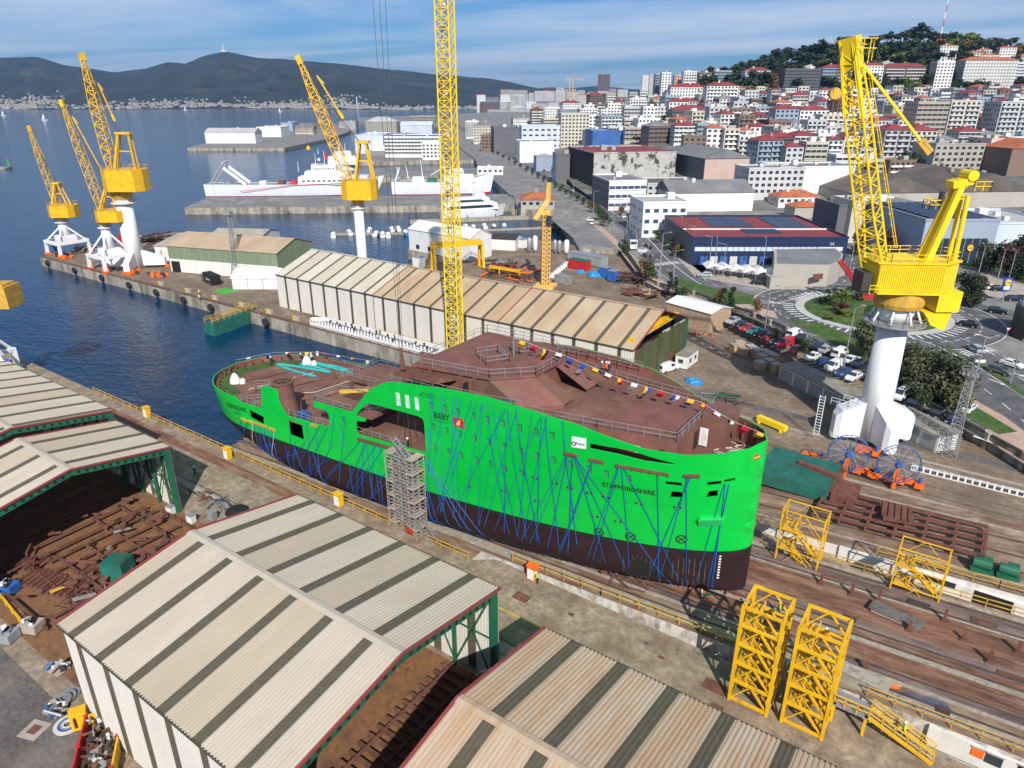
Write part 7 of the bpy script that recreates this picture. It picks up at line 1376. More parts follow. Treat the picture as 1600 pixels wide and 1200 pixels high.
for i, (px, py, c_)in enumerate(((521, 370, 0), (546, 366, 0), (578, 362, 0), (588, 368, 0), (598, 369, 0), (607, 370, 0), (612, 361, 0), (622, 360, 0), (634, 366, 1), (728, 357, 0), (757, 356, 0), (772, 357, 2), (788, 356, 1), (740, 358, 2))):
 c=G(px, py, SEA);lb=('white', 'blue covered', 'dark')[c_]+' small motor boat, %s from the left at the floating jetties'%ORD[i];t=thing('motor_boat', lb, 'boat', (c.x, c.y, SEA), 'small boats at the jetties');W=hull_boat(t, c, rg.uniform(1.9, 2.6), rg.uniform(6, 8), 2.5, 1.1, 1.4, ('container_white', 'tarp_blue', 'steel_dark')[c_], 'blue_steel', .2);shipbox(t, W, 'cabin', -.6, 1.4, 1.4, 1.0, 1.9);MB().tube(W(-.3, 0, 2.3), W(-.6, 0, 4.2), .05, n=4).build('mast', 'galv', t)
for i, (px, py)in enumerate(((290, 172), (438, 175), (625, 170), (70, 188), (6, 181), (500, 200))):
 c=G(px, py, SEA);t=thing('sailing_boat', 'tiny sailing boat far out on the bay, %s from the left'%ORD[(2, 3, 5, 1, 0, 4)[i]], 'boat', (c.x, c.y, SEA), 'boats out on the bay');W=hull_boat(t, c, .8, 14, 4, 1.8, 1.3, 'container_white', 'blue_steel', .2);MB().tube(W(0, 0, 1.5), W(0, 0, 18), .2, n=4).build('mast', 'galv', t);MB().raw([W(.3, 0, 3), W(-6, .3, 3), W(.3, 0, 17)], [(0, 1, 2)]).build('sail', 'flag_white', t)
# breakwater head with beacon at the left edge
c=G(4, 264, SEA);t=thing('beacon_mole', 'breakwater head with green harbour beacon at the left edge', 'beacon', (c.x, c.y, SEA));MB().obox((c.x-20, c.y-14, SEA-3), (60, 8, 4.4), HEAD).build('mole', 'quay_wall', t);q=G(15, 262, SEA);MB().lathe((q.x, q.y, SEA+1.8), [(1.1, 0), (.8, 1), (.6, 3.4), (.9, 3.6), (.9, 4), (.3, 4.6)], 12).build('tower', 'astro_green', t);MB().lathe((q.x, q.y, SEA+6.4), [(.5, 0), (.5, .9), (.1, 1.3)], 8).build('lantern', 'red', t)
# ---- vehicles
rg=random.Random(33)
CARCOL={'white':(.78, .78, .77), 'silver':(.42, .44, .46), 'grey':(.12, .125, .13), 'black':(.012, .012, .014), 'red':(.45, .02, .025), 'blue':(.03, .07, .2), 'teal':(.02, .2, .24), 'dark blue':(.015, .025, .06)}
for k, c in CARCOL.items():mat('car_'+k, c, .22, .1 if k in('silver', 'grey')else 0, var=0, spec=.6)
def car_meshes(prof, W_, cab, glassz, L_):
 def body(m):
  n=len(prof);P=[]
  for s in(-1, 1):
   for x, z in prof:k=1 if z<glassz else lerp(1, .8, (z-glassz)/.45);P.append((x, s*W_/2*k*(.94 if abs(x)>L_/2-.25 else 1), z))
  mb=MB();mb.raw(P, [(i, (i+1)%n, (i+1)%n+n, i+n)for i in range(n)][::1]+[tuple(range(n-1, -1, -1)), tuple(range(n, 2*n))]);me=mb.mesh('body', m);bm=bmesh.new();bm.from_mesh(me);bmesh.ops.recalc_face_normals(bm, faces=bm.faces);bmesh.ops.bevel(bm, geom=[e for e in bm.edges if e.is_manifold and e.calc_face_angle(0)>.5], offset=.06, segments=1, affect='EDGES');bm.to_mesh(me);bm.free();return me
 g_=MB()
 for s in(-1, 1):P=[(x, s*(W_/2*(1 if z<glassz+.02 else lerp(1, .8, (z-glassz)/.45))+.012), z)for x, z in cab];g_.poly(P if s<0 else P[::-1])
 side_=g_.mesh('side_windows', 'glass_dark');return body, side_
def quadx(p, q, w0, w1, off):
 d=Vector((q[0]-p[0], 0, q[1]-p[1])).normalized();n=Vector((-d.z, 0, d.x))*off;n=n if n.z>0 else-n
 return MB().poly([Vector((p[0], -w0, p[1]))+n, Vector((p[0], w0, p[1]))+n, Vector((q[0], w1, q[1]))+n, Vector((q[0], -w1, q[1]))+n]).mesh('windscreen', 'glass_dark')
KIND={}
def make_kind(key, prof, W_, cab, gz, L_, ws, rs, wb, wr=.33):
 body, side_=car_meshes(prof, W_, cab, gz, L_);w1, w0=W_/2*.78, W_/2*.9
 fr=quadx(ws[0], ws[1], w0, w1, .02);re=quadx(rs[0], rs[1], w0, w1, .02);tyre=MB().tube((0, -.1, 0), (0, .1, 0), wr, n=14).mesh('wheel', 'tyre');hub=MB().tube((0, -.115, 0), (0, .115, 0), wr*.6, n=10).mesh('rim', 'galv')
 hl=MB().box(L_/2-.16, L_/2+.01, -.18, .18, -.07, .07).mesh('headlight', 'glass_pale');tl=MB().box(-L_/2-.01, -L_/2+.12, -.14, .14, -.1, .1).mesh('tail_light', 'red')
 KIND[key]=(body, side_, fr, re, tyre, hub, hl, tl, wb, W_, wr, {})
make_kind('car', [(-2.1, .3), (-2.15, .7), (-2.05, .98), (-1.75, 1.02), (-1.2, 1.44), (.25, 1.46), (1.0, 1.02), (1.95, .86), (2.12, .62), (2.1, .3)], 1.78, [(-1.55, 1.04), (.85, 1.04), (.2, 1.38), (-1.12, 1.38)], 1.0, 4.2, ((1.0, 1.02), (.25, 1.46)), ((-1.75, 1.02), (-1.2, 1.44)), 1.3)
make_kind('suv', [(-2.15, .35), (-2.2, .8), (-2.1, 1.1), (-1.9, 1.55), (.1, 1.66), (.95, 1.12), (1.95, .98), (2.15, .7), (2.15, .35)], 1.84, [(-1.85, 1.14), (.8, 1.14), (.05, 1.56), (-1.75, 1.5)], 1.1, 4.3, ((.95, 1.12), (.1, 1.66)), ((-2.1, 1.1), (-1.9, 1.55)), 1.32, .36)
make_kind('van', [(-2.3, .3), (-2.35, 1.85), (-2.2, 1.95), (1.0, 1.95), (1.6, 1.2), (2.2, 1.02), (2.35, .7), (2.3, .3)], 1.85, [(.1, 1.2), (1.35, 1.2), (.85, 1.75), (.1, 1.75)], 1.15, 4.6, ((1.6, 1.2), (1.0, 1.93)), ((-2.36, 1.1), (-2.33, 1.75)), 1.4)
def car(px, py, heading, kind, col, label, z=ZR, group=None):
 body, side_, fr, re, tyre, hub, hl, tl, wb, W_, wr, cache=KIND[kind];c=G(px, py, z)
 t=thing('parked_car' if group and 'park' in group else 'car', label, 'van' if kind=='van' else 'car', (c.x, c.y, z+.05), group, heading, True)
 if col not in cache:cache[col]=body('car_'+col)
 for nm, me in(('body', cache[col]), ('side_windows', side_), ('windscreen', fr), ('rear_window', re)):o=bpy.data.objects.new(nm, me);COL.objects.link(o);o.parent=t
 for x in(-wb, wb):
  for y in(-W_/2+.08, W_/2-.08):
   o=bpy.data.objects.new('wheel', tyre);COL.objects.link(o);o.parent=t;o.location=(x, y, wr);h=bpy.data.objects.new('rim', hub);COL.objects.link(h);h.parent=o
 for y in(-.6, .6):
  o=bpy.data.objects.new('headlight', hl);COL.objects.link(o);o.parent=t;o.location=(0, y, .75);o=bpy.data.objects.new('tail_light', tl);COL.objects.link(o);o.parent=t;o.location=(0, y, .85)
 return t
PK='cars in the car park by the retaining wall';hd_=math.atan2(.69, .72)+.55
rowB=[(1240, 526, 'van', 'white'), (1252, 533, 'suv', 'black'), (1266, 539, 'suv', 'grey'), (1279, 545, 'car', 'dark blue'), (1290, 550, 'car', 'silver'), (1311, 556, 'van', 'white'), (1330, 566, 'car', 'white'), (1342, 573, 'suv', 'dark blue'), (1402, 606, 'car', 'black'), (1418, 615, 'suv', 'grey'), (1430, 620, 'suv', 'black'), (1446, 610, 'van', 'white'), (1468, 622, 'suv', 'silver'), (1487, 632, 'car', 'red'), (1512, 642, 'car', 'white')]
for i, (px, py, k, c)in enumerate(rowB):car(px, py, hd_, k, c, '%s %s, %s from the left in the far row of the car park'%(c, {'car':'car', 'suv':'estate car', 'van':'van'}[k], ORD[i]), group=PK)
rowA=[(1145, 505, 'car', 'silver'), (1157, 511, 'car', 'black'), (1167, 516, 'car', 'red'), (1178, 521, 'car', 'teal'), (1190, 527, 'suv', 'black'), (1201, 531, 'car', 'red'), (1215, 538, 'car', 'dark blue'), (1227, 541, 'van', 'red'), (1243, 551, 'car', 'red'), (1269, 562, 'car', 'white'), (1284, 570, 'car', 'blue'), (1301, 577, 'van', 'white'), (1317, 586, 'car', 'blue'), (1333, 593, 'car', 'white'), (1407, 622, 'van', 'white'), (1425, 637, 'suv', 'black'), (1462, 652, 'car', 'black'), (1490, 662, 'car', 'dark blue')]
for i, (px, py, k, c)in enumerate(rowA):car(px, py, hd_+math.pi, k, c, '%s %s, %s from left in the row along the retaining wall'%(c, {'car':'car', 'suv':'estate car', 'van':'van'}[k], ORD[i]), group=PK)
mv=[(1315, 455, .5, 'car', 'dark blue', 'dark blue car entering the roundabout from the far side'), (1512, 510, 2.9, 'car', 'black', 'black car leaving the roundabout on its right'), (1522, 549, 2.2, 'suv', 'silver', 'silver car waiting at the give way line of the south road'), (1562, 584, -.45, 'suv', 'grey', 'grey car on the south road beside a white one'), (1580, 573, -.45, 'car', 'white', 'white car on the south road near the right edge'), (1558, 490, -.1, 'suv', 'black', 'black car on the north road at the right edge'), (1547, 453, .4, 'suv', 'white', 'white parked car beside the supermarket pavement'), (1560, 455, .4, 'suv', 'black', 'black parked car beside the white one near the supermarket'), (1583, 470, .5, 'car', 'dark blue', 'dark car at the right edge near the supermarket sign'), (1597, 470, .5, 'car', 'black', 'black car cut by the right edge near the supermarket'),
 (1100, 433, 3.6, 'suv', 'silver', 'silver car under the white canopies'), (1185, 445, .3, 'car', 'black', 'black car beside the lawn verge'), (974, 340, 2.2, 'car', 'white', 'white car far up the avenue beside the trees'), (990, 356, 2.2, 'car', 'black', 'black car on the avenue ahead of the lorry'), (1012, 388, 2.3, 'suv', 'black', 'black car on the avenue beside the lorry'), (1010, 402, 2.3, 'car', 'black', 'black car nearest the zebra crossing on the avenue'), (920, 345, 2.0, 'suv', 'white', 'white parked car left of the avenue trees'), (925, 350, 2.0, 'van', 'white', 'white van left of the avenue trees'), (1408, 372, .3, 'suv', 'white', 'white car parked beyond the crane boom'), (1430, 385, .3, 'car', 'blue', 'blue car on the supermarket car park'), (1415, 388, .3, 'suv', 'red', 'dark red car on the supermarket car park'), (1440, 392, .3, 'car', 'black', 'black car on the supermarket car park'),
 (868, 285, 2.1, 'car', 'white', 'white car far along the avenue'), (850, 268, 2.1, 'car', 'black', 'dark car far along the avenue'), (815, 252, 2.1, 'car', 'white', 'white car at the far end of the avenue'), (895, 300, 2.1, 'suv', 'silver', 'silver car halfway along the avenue')]
for px, py, h, k, c, lb in mv:car(px, py, h, k, c, lb)
c=G(1043, 590, 0);car(1043, 580, 1.2, 'van', 'white', 'white van parked at the door of the long shed', z=0)
# lorry on the avenue
c=G(989, 390, ZR);t=thing('lorry', 'lorry with white cab and dark blue trailer on the avenue', 'lorry', (c.x, c.y, ZR));d=(Vector(ave[22])-Vector(ave[20])).normalized();a=math.atan2(d.y, d.x);d3=Vector((d.x, d.y, 0))
MB().obox((c.x, c.y, ZR+.5), (2.3, 2.5, 3.0), a).build('cab', 'car_white', t);o=c-d3*8;MB().obox((o.x, o.y, ZR+1.1), (12.5, 2.5, 2.8), a).build('trailer', 'car_dark blue', t);o2=c+d3*1.17;MB().obox((o2.x, o2.y, ZR+2.1), (.06, 2.2, 1.0), a).build('windscreen', 'glass_dark', t)
for k in(0, -4, -11, -12.5):q=c+d3*k;n=Vector((-d3.y, d3.x, 0));[MB().tube(q+n*s-n*.15+Vector((0, 0, .5)), q+n*s+n*.15+Vector((0, 0, .5)), .5, n=12).build('wheel', 'tyre', t)for s in(-1.1, 1.1)]
# red boom crane lorry behind the big crane
p=G(1355, 470, ZR);t=thing('boom_lift', 'dark red lattice boom beyond the big crane house', 'crane', (p.x, p.y, ZR));xb, yb=w2c(p.x, p.y);a=p+E_*(PL(1355, 478, yb)[0]-xb);a.z=2.0;b=p+E_*(PL(1312, 407, yb)[0]-xb);b.z=PL(1312, 407, yb)[1];lattice(t, a, b, [(0, 1.2, 1.2), (1, .9, .9)], 14, .12, .07, 'red');MB().obox((a.x, a.y, ZR), (5, 2.4, 1.6), .6).build('carrier', 'red', t)
# ---- street lamps and signs
def lamp(px, py, h, label, arm=2.0, rz=0, m='galv'):
 c=G(px, py, ZR);t=thing('street_lamp', label, 'street lamp', (c.x, c.y, ZR), 'street lamps of the avenue and roundabout');MB().tube((c.x, c.y, ZR), (c.x, c.y, ZR+h), .14, .08, n=8).build('pole', m, t);d=Vector((math.cos(rz), math.sin(rz), 0))*arm;MB().beam((c.x, c.y, ZR+h-.1), Vector((c.x, c.y, ZR+h+.3))+d, .09).build('arm', m, t);q=Vector((c.x, c.y, ZR+h+.3))+d;MB().obox((q.x, q.y, q.z-.06), (.9, .35, .16), rz).build('lamp_head', m, t)
k=0
for i in range(1, len(ave)-14, 2):
 p=Vector(ave[i]);q=Vector(ave[i+1]);d=(q-p).normalized();n=Vector((-d.y, d.x))
 for s in(-10, 10):
  o=p+n*s;k+=1;xc, yc=w2c(o.x, o.y)
  t=thing('street_lamp', 'slim street lamp on the %s side of the avenue, %s from its far end'%(('harbour', 'city')[s<0], ORD[i//2]), 'street lamp', (o.x, o.y, ZR), 'street lamps of the avenue and roundabout');MB().tube((o.x, o.y, ZR), (o.x, o.y, ZR+10), .13, .07, n=6).build('pole', 'galv', t);e=Vector((o.x-n.x*s*.2, o.y-n.y*s*.2, ZR+10.3));MB().beam((o.x, o.y, ZR+9.9), e, .1).build('arm', 'galv', t);MB().obox((e.x, e.y, e.z-.06), (.8, .3, .15), 0).build('lamp_head', 'galv', t)
for i, (px, py, h, rz)in enumerate(((1030, 446, 15, .5), (1052, 433, 8, .5), (1050, 463, 9, .5), (1115, 430, 11, 2), (1190, 430, 11, 2), (1270, 445, 10, 2), (1195, 515, 10, 1), (1328, 420, 9, 1), (1317, 580, 13, 1), (1525, 442, 11, 2), (1555, 450, 11, 2), (1575, 440, 9, 2), (1507, 650, 14, .8), (1578, 600, 9, 1), (1380, 440, 10, 1), (1597, 440, 12, 1))):lamp(px, py, h, 'tall grey street lamp, %s from the left around the roundabout'%ORD[i], 2.0, rz)
mat('sign_yellow', (.9, .62, .01), .4, var=0);mat('sign_blue', (.01, .06, .35), .4, var=0)
def disc_sign(t, c, r, n):
 n=Vector(n).normalized();MB().tube(c-n*.1, c+n*.1, r, n=20).build('sign_disc', 'sign_yellow', t);a=Vector((-n.y, n.x, 0))*(1 if True else-1)
 o=text('sign_lettering', 'LIDL', r*.75, c+n*.13-a*r*-.62*-1-Vector((0, 0, r*.27)), a, (0, 0, 1), 'sign_blue', t, .01, .02)
 MB().path([c+n*.12+(a*math.cos(q)+Vector((0, 0, 1))*math.sin(q))*r*.93 for q in[k*math.pi/10 for k in range(21)]], r*.06, 4).build('sign_ring', 'red', t)
x, y=G(1566, 472, ZR)[:2];t=thing('price_sign', 'blue supermarket sign on a pole with yellow disc, at the right road', 'sign', (x, y, ZR));xb, yb=w2c(x, y);zc=PL(1573, 443, yb)[1];MB().tube((x, y, ZR), (x, y, zc+1), .15, n=8).build('pole', 'galv', t);MB().obox((x, y, zc-1.9), (2.4, .3, 3.4), HEAD).build('panel', 'sign_blue', t);disc_sign(t, Vector((x, y, zc+.3))-F_*.25, .95, -F_);MB().obox((*(Vector((x, y))-Vector((F_.x, F_.y))*.2), zc-1.6), (1.6, .1, .9), HEAD).build('panel_text', 'flag_white', t)
x, y=G(1570, 533, ZR)[:2];t=thing('give_way_sign', 'red and white triangular give way sign at the right', 'sign', (x, y, ZR));MB().tube((x, y, ZR), (x, y, ZR+2.6), .05, n=6).build('pole', 'galv', t);o=Vector((x, y, ZR+2.3));MB().poly([o-E_*.6+Vector((0, 0, .9))-F_*.08, o-F_*.08, o+E_*.6+Vector((0, 0, .9))-F_*.08]).build('plate', 'red', t);MB().poly([o-E_*.38+Vector((0, 0, .76))-F_*.1, o-F_*.1+Vector((0, 0, .25)), o+E_*.38+Vector((0, 0, .76))-F_*.1]).build('plate_centre', 'flag_white', t)
x, y=G(1527, 583, ZR)[:2];t=thing('direction_sign', 'small white direction sign on the road median', 'sign', (x, y, ZR));MB().tube((x, y, ZR), (x, y, ZR+2.6), .06, n=6).build('pole', 'galv', t);MB().obox((x, y, ZR+2.2), (2, .08, .6), HEAD).build('plate', 'flag_white', t)
c=G(1556, 525, ZR);t=thing('round_kiosk', 'dark round kiosk wall cut by the right picture edge', 'kiosk', (G(1625, 520, ZR).x, G(1625, 520, ZR).y, ZR));MB().lathe((G(1625, 528, ZR).x, G(1625, 528, ZR).y, ZR), [(6, 0), (6, 7), (5.6, 7.3)], 28).build('drum', 'steel_dark', t, smooth=True);MB().lathe((G(1625, 528, ZR).x, G(1625, 528, ZR).y, ZR+7.3), [(5.4, 0), (5.0, .5)], 24).build('roof', 'galv', t)
# ---- trees
mat('bark', (.09, .06, .04), .9, var=.2);LEAF={}
for nm, a, b in(('dark', (.012, .028, .010), (.03, .052, .014)), ('mid', (.026, .055, .014), (.06, .095, .022)), ('olive', (.06, .07, .03), (.11, .12, .05)), ('light', (.09, .15, .025), (.16, .20, .04)), ('autumn', (.13, .06, .02), (.2, .11, .03)), ('plum', (.06, .02, .02), (.1, .04, .03))):
 mat('leaf_'+nm, a, .7, var=.3, scale=1.5, col2=b, amt=.5, s2=.8, edge=.15, obj=True)
def crown_mesh(seed, n, lobes, leaf, m, shape='round', z0=.3):
 r=random.Random(seed);V=[];Fc=[];L_=[]
 for k in range(lobes):
  if shape=='cone':h=r.uniform(z0, .95);q=.3*(1-h)+.03;L_.append((r.uniform(-q, q), r.uniform(-q, q), h, .16*(1.15-h)+.04))
  elif shape=='pine':L_.append((r.uniform(-.3, .3), r.uniform(-.3, .3), r.uniform(.55, .92), r.uniform(.12, .22)))
  else:a=r.uniform(0, 6.28);q=r.uniform(.05, .33);L_.append((q*math.cos(a), q*math.sin(a), r.uniform(z0+.12, .86)-q*.25, r.uniform(.13, .24)))
 for i in range(n):
  cx_, cy2, cz, rr=r.choice(L_);d=Vector((r.gauss(0, 1), r.gauss(0, 1), r.gauss(0, 1))).normalized();p=Vector((cx_, cy2, cz))+d*rr*(r.random()**.4)*Vector((1, 1, .85)).length/1.65
  u=Vector((r.gauss(0, 1), r.gauss(0, 1), r.gauss(0, .6))).normalized();w=(d+Vector((r.gauss(0, .5), r.gauss(0, .5), r.gauss(0, .5)))).normalized();u=u.cross(w).normalized();v=w.cross(u);s=leaf*r.uniform(.6, 1.3);k=len(V)
  V+=[p-u*s-v*s*.6, p+u*s-v*s*.6, p+u*s*.7+v*s*.7, p-u*s*.7+v*s*.7];Fc.append((k, k+1, k+2, k+3))
 mb=MB();mb.raw(V, Fc);return mb.mesh('crown', 'leaf_'+m)
def trunk_mesh(seed, hgt=.5, rad_=.03):
 r=random.Random(seed);mb=MB();mb.tube((0, 0, -.02), (0, 0, hgt*.6), rad_, rad_*.75, n=8);top=Vector((0, 0, hgt*.6))
 for k in range(5):a=k*1.256+r.random();e=top+Vector((math.cos(a)*.18, math.sin(a)*.18, r.uniform(.12, .28)));mb.tube(top, e, rad_*.5, rad_*.2, n=5);mb.tube(top.lerp(e, .6), top.lerp(e, .6)+Vector((math.cos(a+.7)*.1, math.sin(a+.7)*.1, .1)), rad_*.28, rad_*.1, n=4)
 return mb.mesh('trunk', 'bark')
TR={}
def treeproto(key, n, lobes, leaf, m, shape='round', z0=.25, th=.5):TR[key]=[('tree', [('crown', crown_mesh(hash_+7*len(TR), n, lobes, leaf, m, shape, z0), None), ('trunk', trunk_mesh(hash_, th), None)])for hash_ in(1, 2, 3)]
treeproto('far_dark', 420, 9, .055, 'dark', th=.6);treeproto('far_pine', 380, 7, .05, 'dark', 'pine', th=.9);treeproto('far_mid', 420, 9, .055, 'mid', th=.6);treeproto('far_light', 420, 9, .055, 'light', th=.6);treeproto('far_cone', 360, 14, .045, 'dark', 'cone', .12, .8);treeproto('far_autumn', 420, 9, .055, 'autumn', th=.6)
treeproto('near_olive', 5200, 26, .020, 'olive', z0=.12, th=.45);treeproto('street', 900, 12, .034, 'mid', z0=.25, th=.55);treeproto('street_autumn', 900, 12, .034, 'autumn', z0=.25, th=.55);treeproto('bush', 1100, 12, .034, 'mid', z0=-.1, th=.3);treeproto('bush_light', 1100, 12, .034, 'light', z0=-.1, th=.3);treeproto('plum', 1800, 18, .028, 'plum', z0=.15, th=.5);treeproto('near_dark', 3000, 22, .024, 'dark', z0=.1, th=.45);treeproto('cypress', 500, 16, .035, 'dark', 'cone', .05, .5)
def tree(key, loc, h, label, w=1.0, group=None, name='tree', cat='tree'):
 s=h;return place(TR[key][rg.randrange(3)], loc, rg.uniform(0, 6.28), label, cat, group, (s*w, s*w, s), name)
def gt(px, py):c=G(px, py, ZR);return(c.x, c.y, ZR)
tree('near_olive', gt(1462, 628), 10.5, 'big grey green tree between the car park and the south road', 1.25);tree('near_olive', gt(1425, 605), 9, 'grey green tree just left of the big one behind the white pillar', 1.15);tree('near_olive', gt(1352, 560), 9, 'grey green tree left of the white pillar by the roundabout', .95)
tree('near_dark', gt(1505, 478), 10, 'dark tree right of the yellow crane house', 1.0);tree('plum', gt(1520, 475), 8, 'brownish tree beside the dark one right of the crane', .9);tree('plum', gt(1340, 398), 9, 'dark plum tree beyond the crane boom', 1.0);tree('plum', gt(1385, 402), 9.5, 'reddish plum tree right of the crane boom', 1.1)
for i, (px, py, k, h)in enumerate(((1545, 425, 'near_dark', 10), (1570, 432, 'plum', 11), (1592, 425, 'near_dark', 13), (1598, 440, 'near_dark', 9), (1600, 385, 'near_dark', 14))):tree(k, gt(px, py), h, 'dark tree, %s from the left on the supermarket lawn'%ORD[i], 1.1)
for i, (px, py, k, h, w)in enumerate(((1292, 478, 'bush', 4.5, 1.5), (1315, 474, 'bush_light', 6, 1.0), (1335, 472, 'bush', 5, 1.3), (1312, 492, 'plum', 3.5, 1.4), (1322, 498, 'bush_light', 3.0, 1.6), (1297, 500, 'bush_light', 1.8, 2.6))):tree(k, gt(px, py), h, 'shrub, %s in the planting on the roundabout lawn'%ORD[i], w, name='shrub', cat='shrub')
for i, (px, py, k, h)in enumerate(((925, 332, 'street_autumn', 6), (937, 345, 'street', 7), (944, 355, 'street', 7.5), (976, 398, 'street', 5), (1008, 438, 'street_autumn', 8), (1018, 442, 'street', 7), (1045, 458, 'cypress', 6), (1055, 466, 'cypress', 6), (1065, 472, 'street', 5), (1128, 492, 'cypress', 7), (1142, 490, 'cypress', 7), (1123, 478, 'street_autumn', 5), (1182, 492, 'street_autumn', 4.5), (1212, 535, 'street', 4), (1257, 556, 'street', 4), (1440, 640, 'street', 4))):tree(k, gt(px, py), h, 'young street tree, %s from the left along the harbour side pavement'%ORD[i], .8)
for i in range(16):f=i/15;p=gt(lerp(1058, 838, f), lerp(402, 240, f));tree('street_autumn' if i%3==0 else 'street', p, 5.5, 'small street tree, %s from the front on the city side of the avenue'%ORD[i], .8, 'street trees of the avenue')
for i in range(22):f=i/21;p=gt(lerp(930, 742, f), lerp(330, 222, f));tree('street', p, 4.0, 'low hedge tree, %s from the front in the avenue median'%ORD[i], 1.0, 'hedge trees of the avenue')
# forest on the hill top
FT=[(1090, 122), (1130, 108), (1180, 96), (1230, 86), (1280, 72), (1300, 74), (1330, 60), (1355, 48), (1400, 42), (1440, 44), (1470, 52), (1495, 60), (1530, 52), (1560, 62), (1600, 64)]
k=0;names={'far_dark':'dark broadleaf', 'far_pine':'dark pine', 'far_mid':'green broadleaf', 'far_light':'light green', 'far_cone':'pointed conifer', 'far_autumn':'rusty autumn'}
cells=[]
for i in range(57):
 px=lerp(1085, 1610, (i+rg.random())/57)
 for j in range(5):
  yc=800+j*50+rg.uniform(-18, 18);d=(px-800)/FPX;xc=d*(yc*_c+CAMH*_s);z=terr(xc, yc);cells.append((px, xc, yc, z))
cells.sort()
for px, xc, yc, z in cells:
 key=rg.choice(['far_dark']*5+['far_pine']*4+['far_mid']*3+['far_light', 'far_cone', 'far_autumn']);k+=1;h=rg.uniform(11, 19)*(1.15 if key in('far_pine', 'far_cone')else 1)
 if px>1480 and yc<900 and rg.random()<.5:continue
 x, y=c2w(xc, yc);tree(key, (x, y, z-.5), h, '%s tree, %s from the left on the wooded hilltop'%(names[key], '%d%s'%(k, 'th' if 10<k%100<14 else{1:'st', 2:'nd', 3:'rd'}.get(k%10, 'th'))), rg.uniform(1.45, 1.95), 'trees on the hilltop')
# ---- buildings
rg=random.Random(44)
W_={'white':(.76, .75, .73), 'cream':(.58, .53, .44), 'beige':(.46, .40, .33), 'grey':(.36, .36, .355), 'pale_grey':(.52, .53, .53), 'dark_grey':(.13, .13, .14), 'brown':(.22, .15, .12), 'stone':(.40, .37, .32), 'blue_grey':(.30, .36, .45), 'pink':(.52, .38, .33), 'sand':(.55, .46, .32), 'ice':(.55, .60, .68)}
for k, c in W_.items():mat('w_'+k, c, .85, var=.06, scale=.08, col2=tuple(x*.72 for x in c), amt=.66, s2=.12, stretch=(1, 1, .4))
mat('r_red', (.25, .045, .045), .75, var=.15, scale=.2);mat('r_orange', (.42, .13, .055), .85, var=.18, scale=.3);mat('r_grey', (.20, .20, .20), .85, var=.15, scale=.1);mat('r_dark', (.10, .09, .08), .85, var=.2, scale=.08, col2=(.16, .13, .11), amt=.55, s2=.05);mat('r_pale', (.45, .44, .42), .8, var=.1, scale=.1)
mat('win', (.035, .042, .052), .25, var=0, spec=.6);mat('win_blue', (.05, .08, .14), .2, var=0, spec=.6);mat('solar', (.02, .03, .05), .25, var=.2, scale=.5, spec=.6);mat('navy', (.008, .022, .075), .5, var=.06);mat('derelict', (.44, .43, .40), .9, var=.1, scale=.2, col2=(.06, .055, .05), amt=.56, s2=.22, edge=.03);mat('derelict_dark', (.02, .02, .022), .8, var=.2, scale=.3);mat('blue_facade', (.035, .12, .36), .6, var=.15, scale=.1)
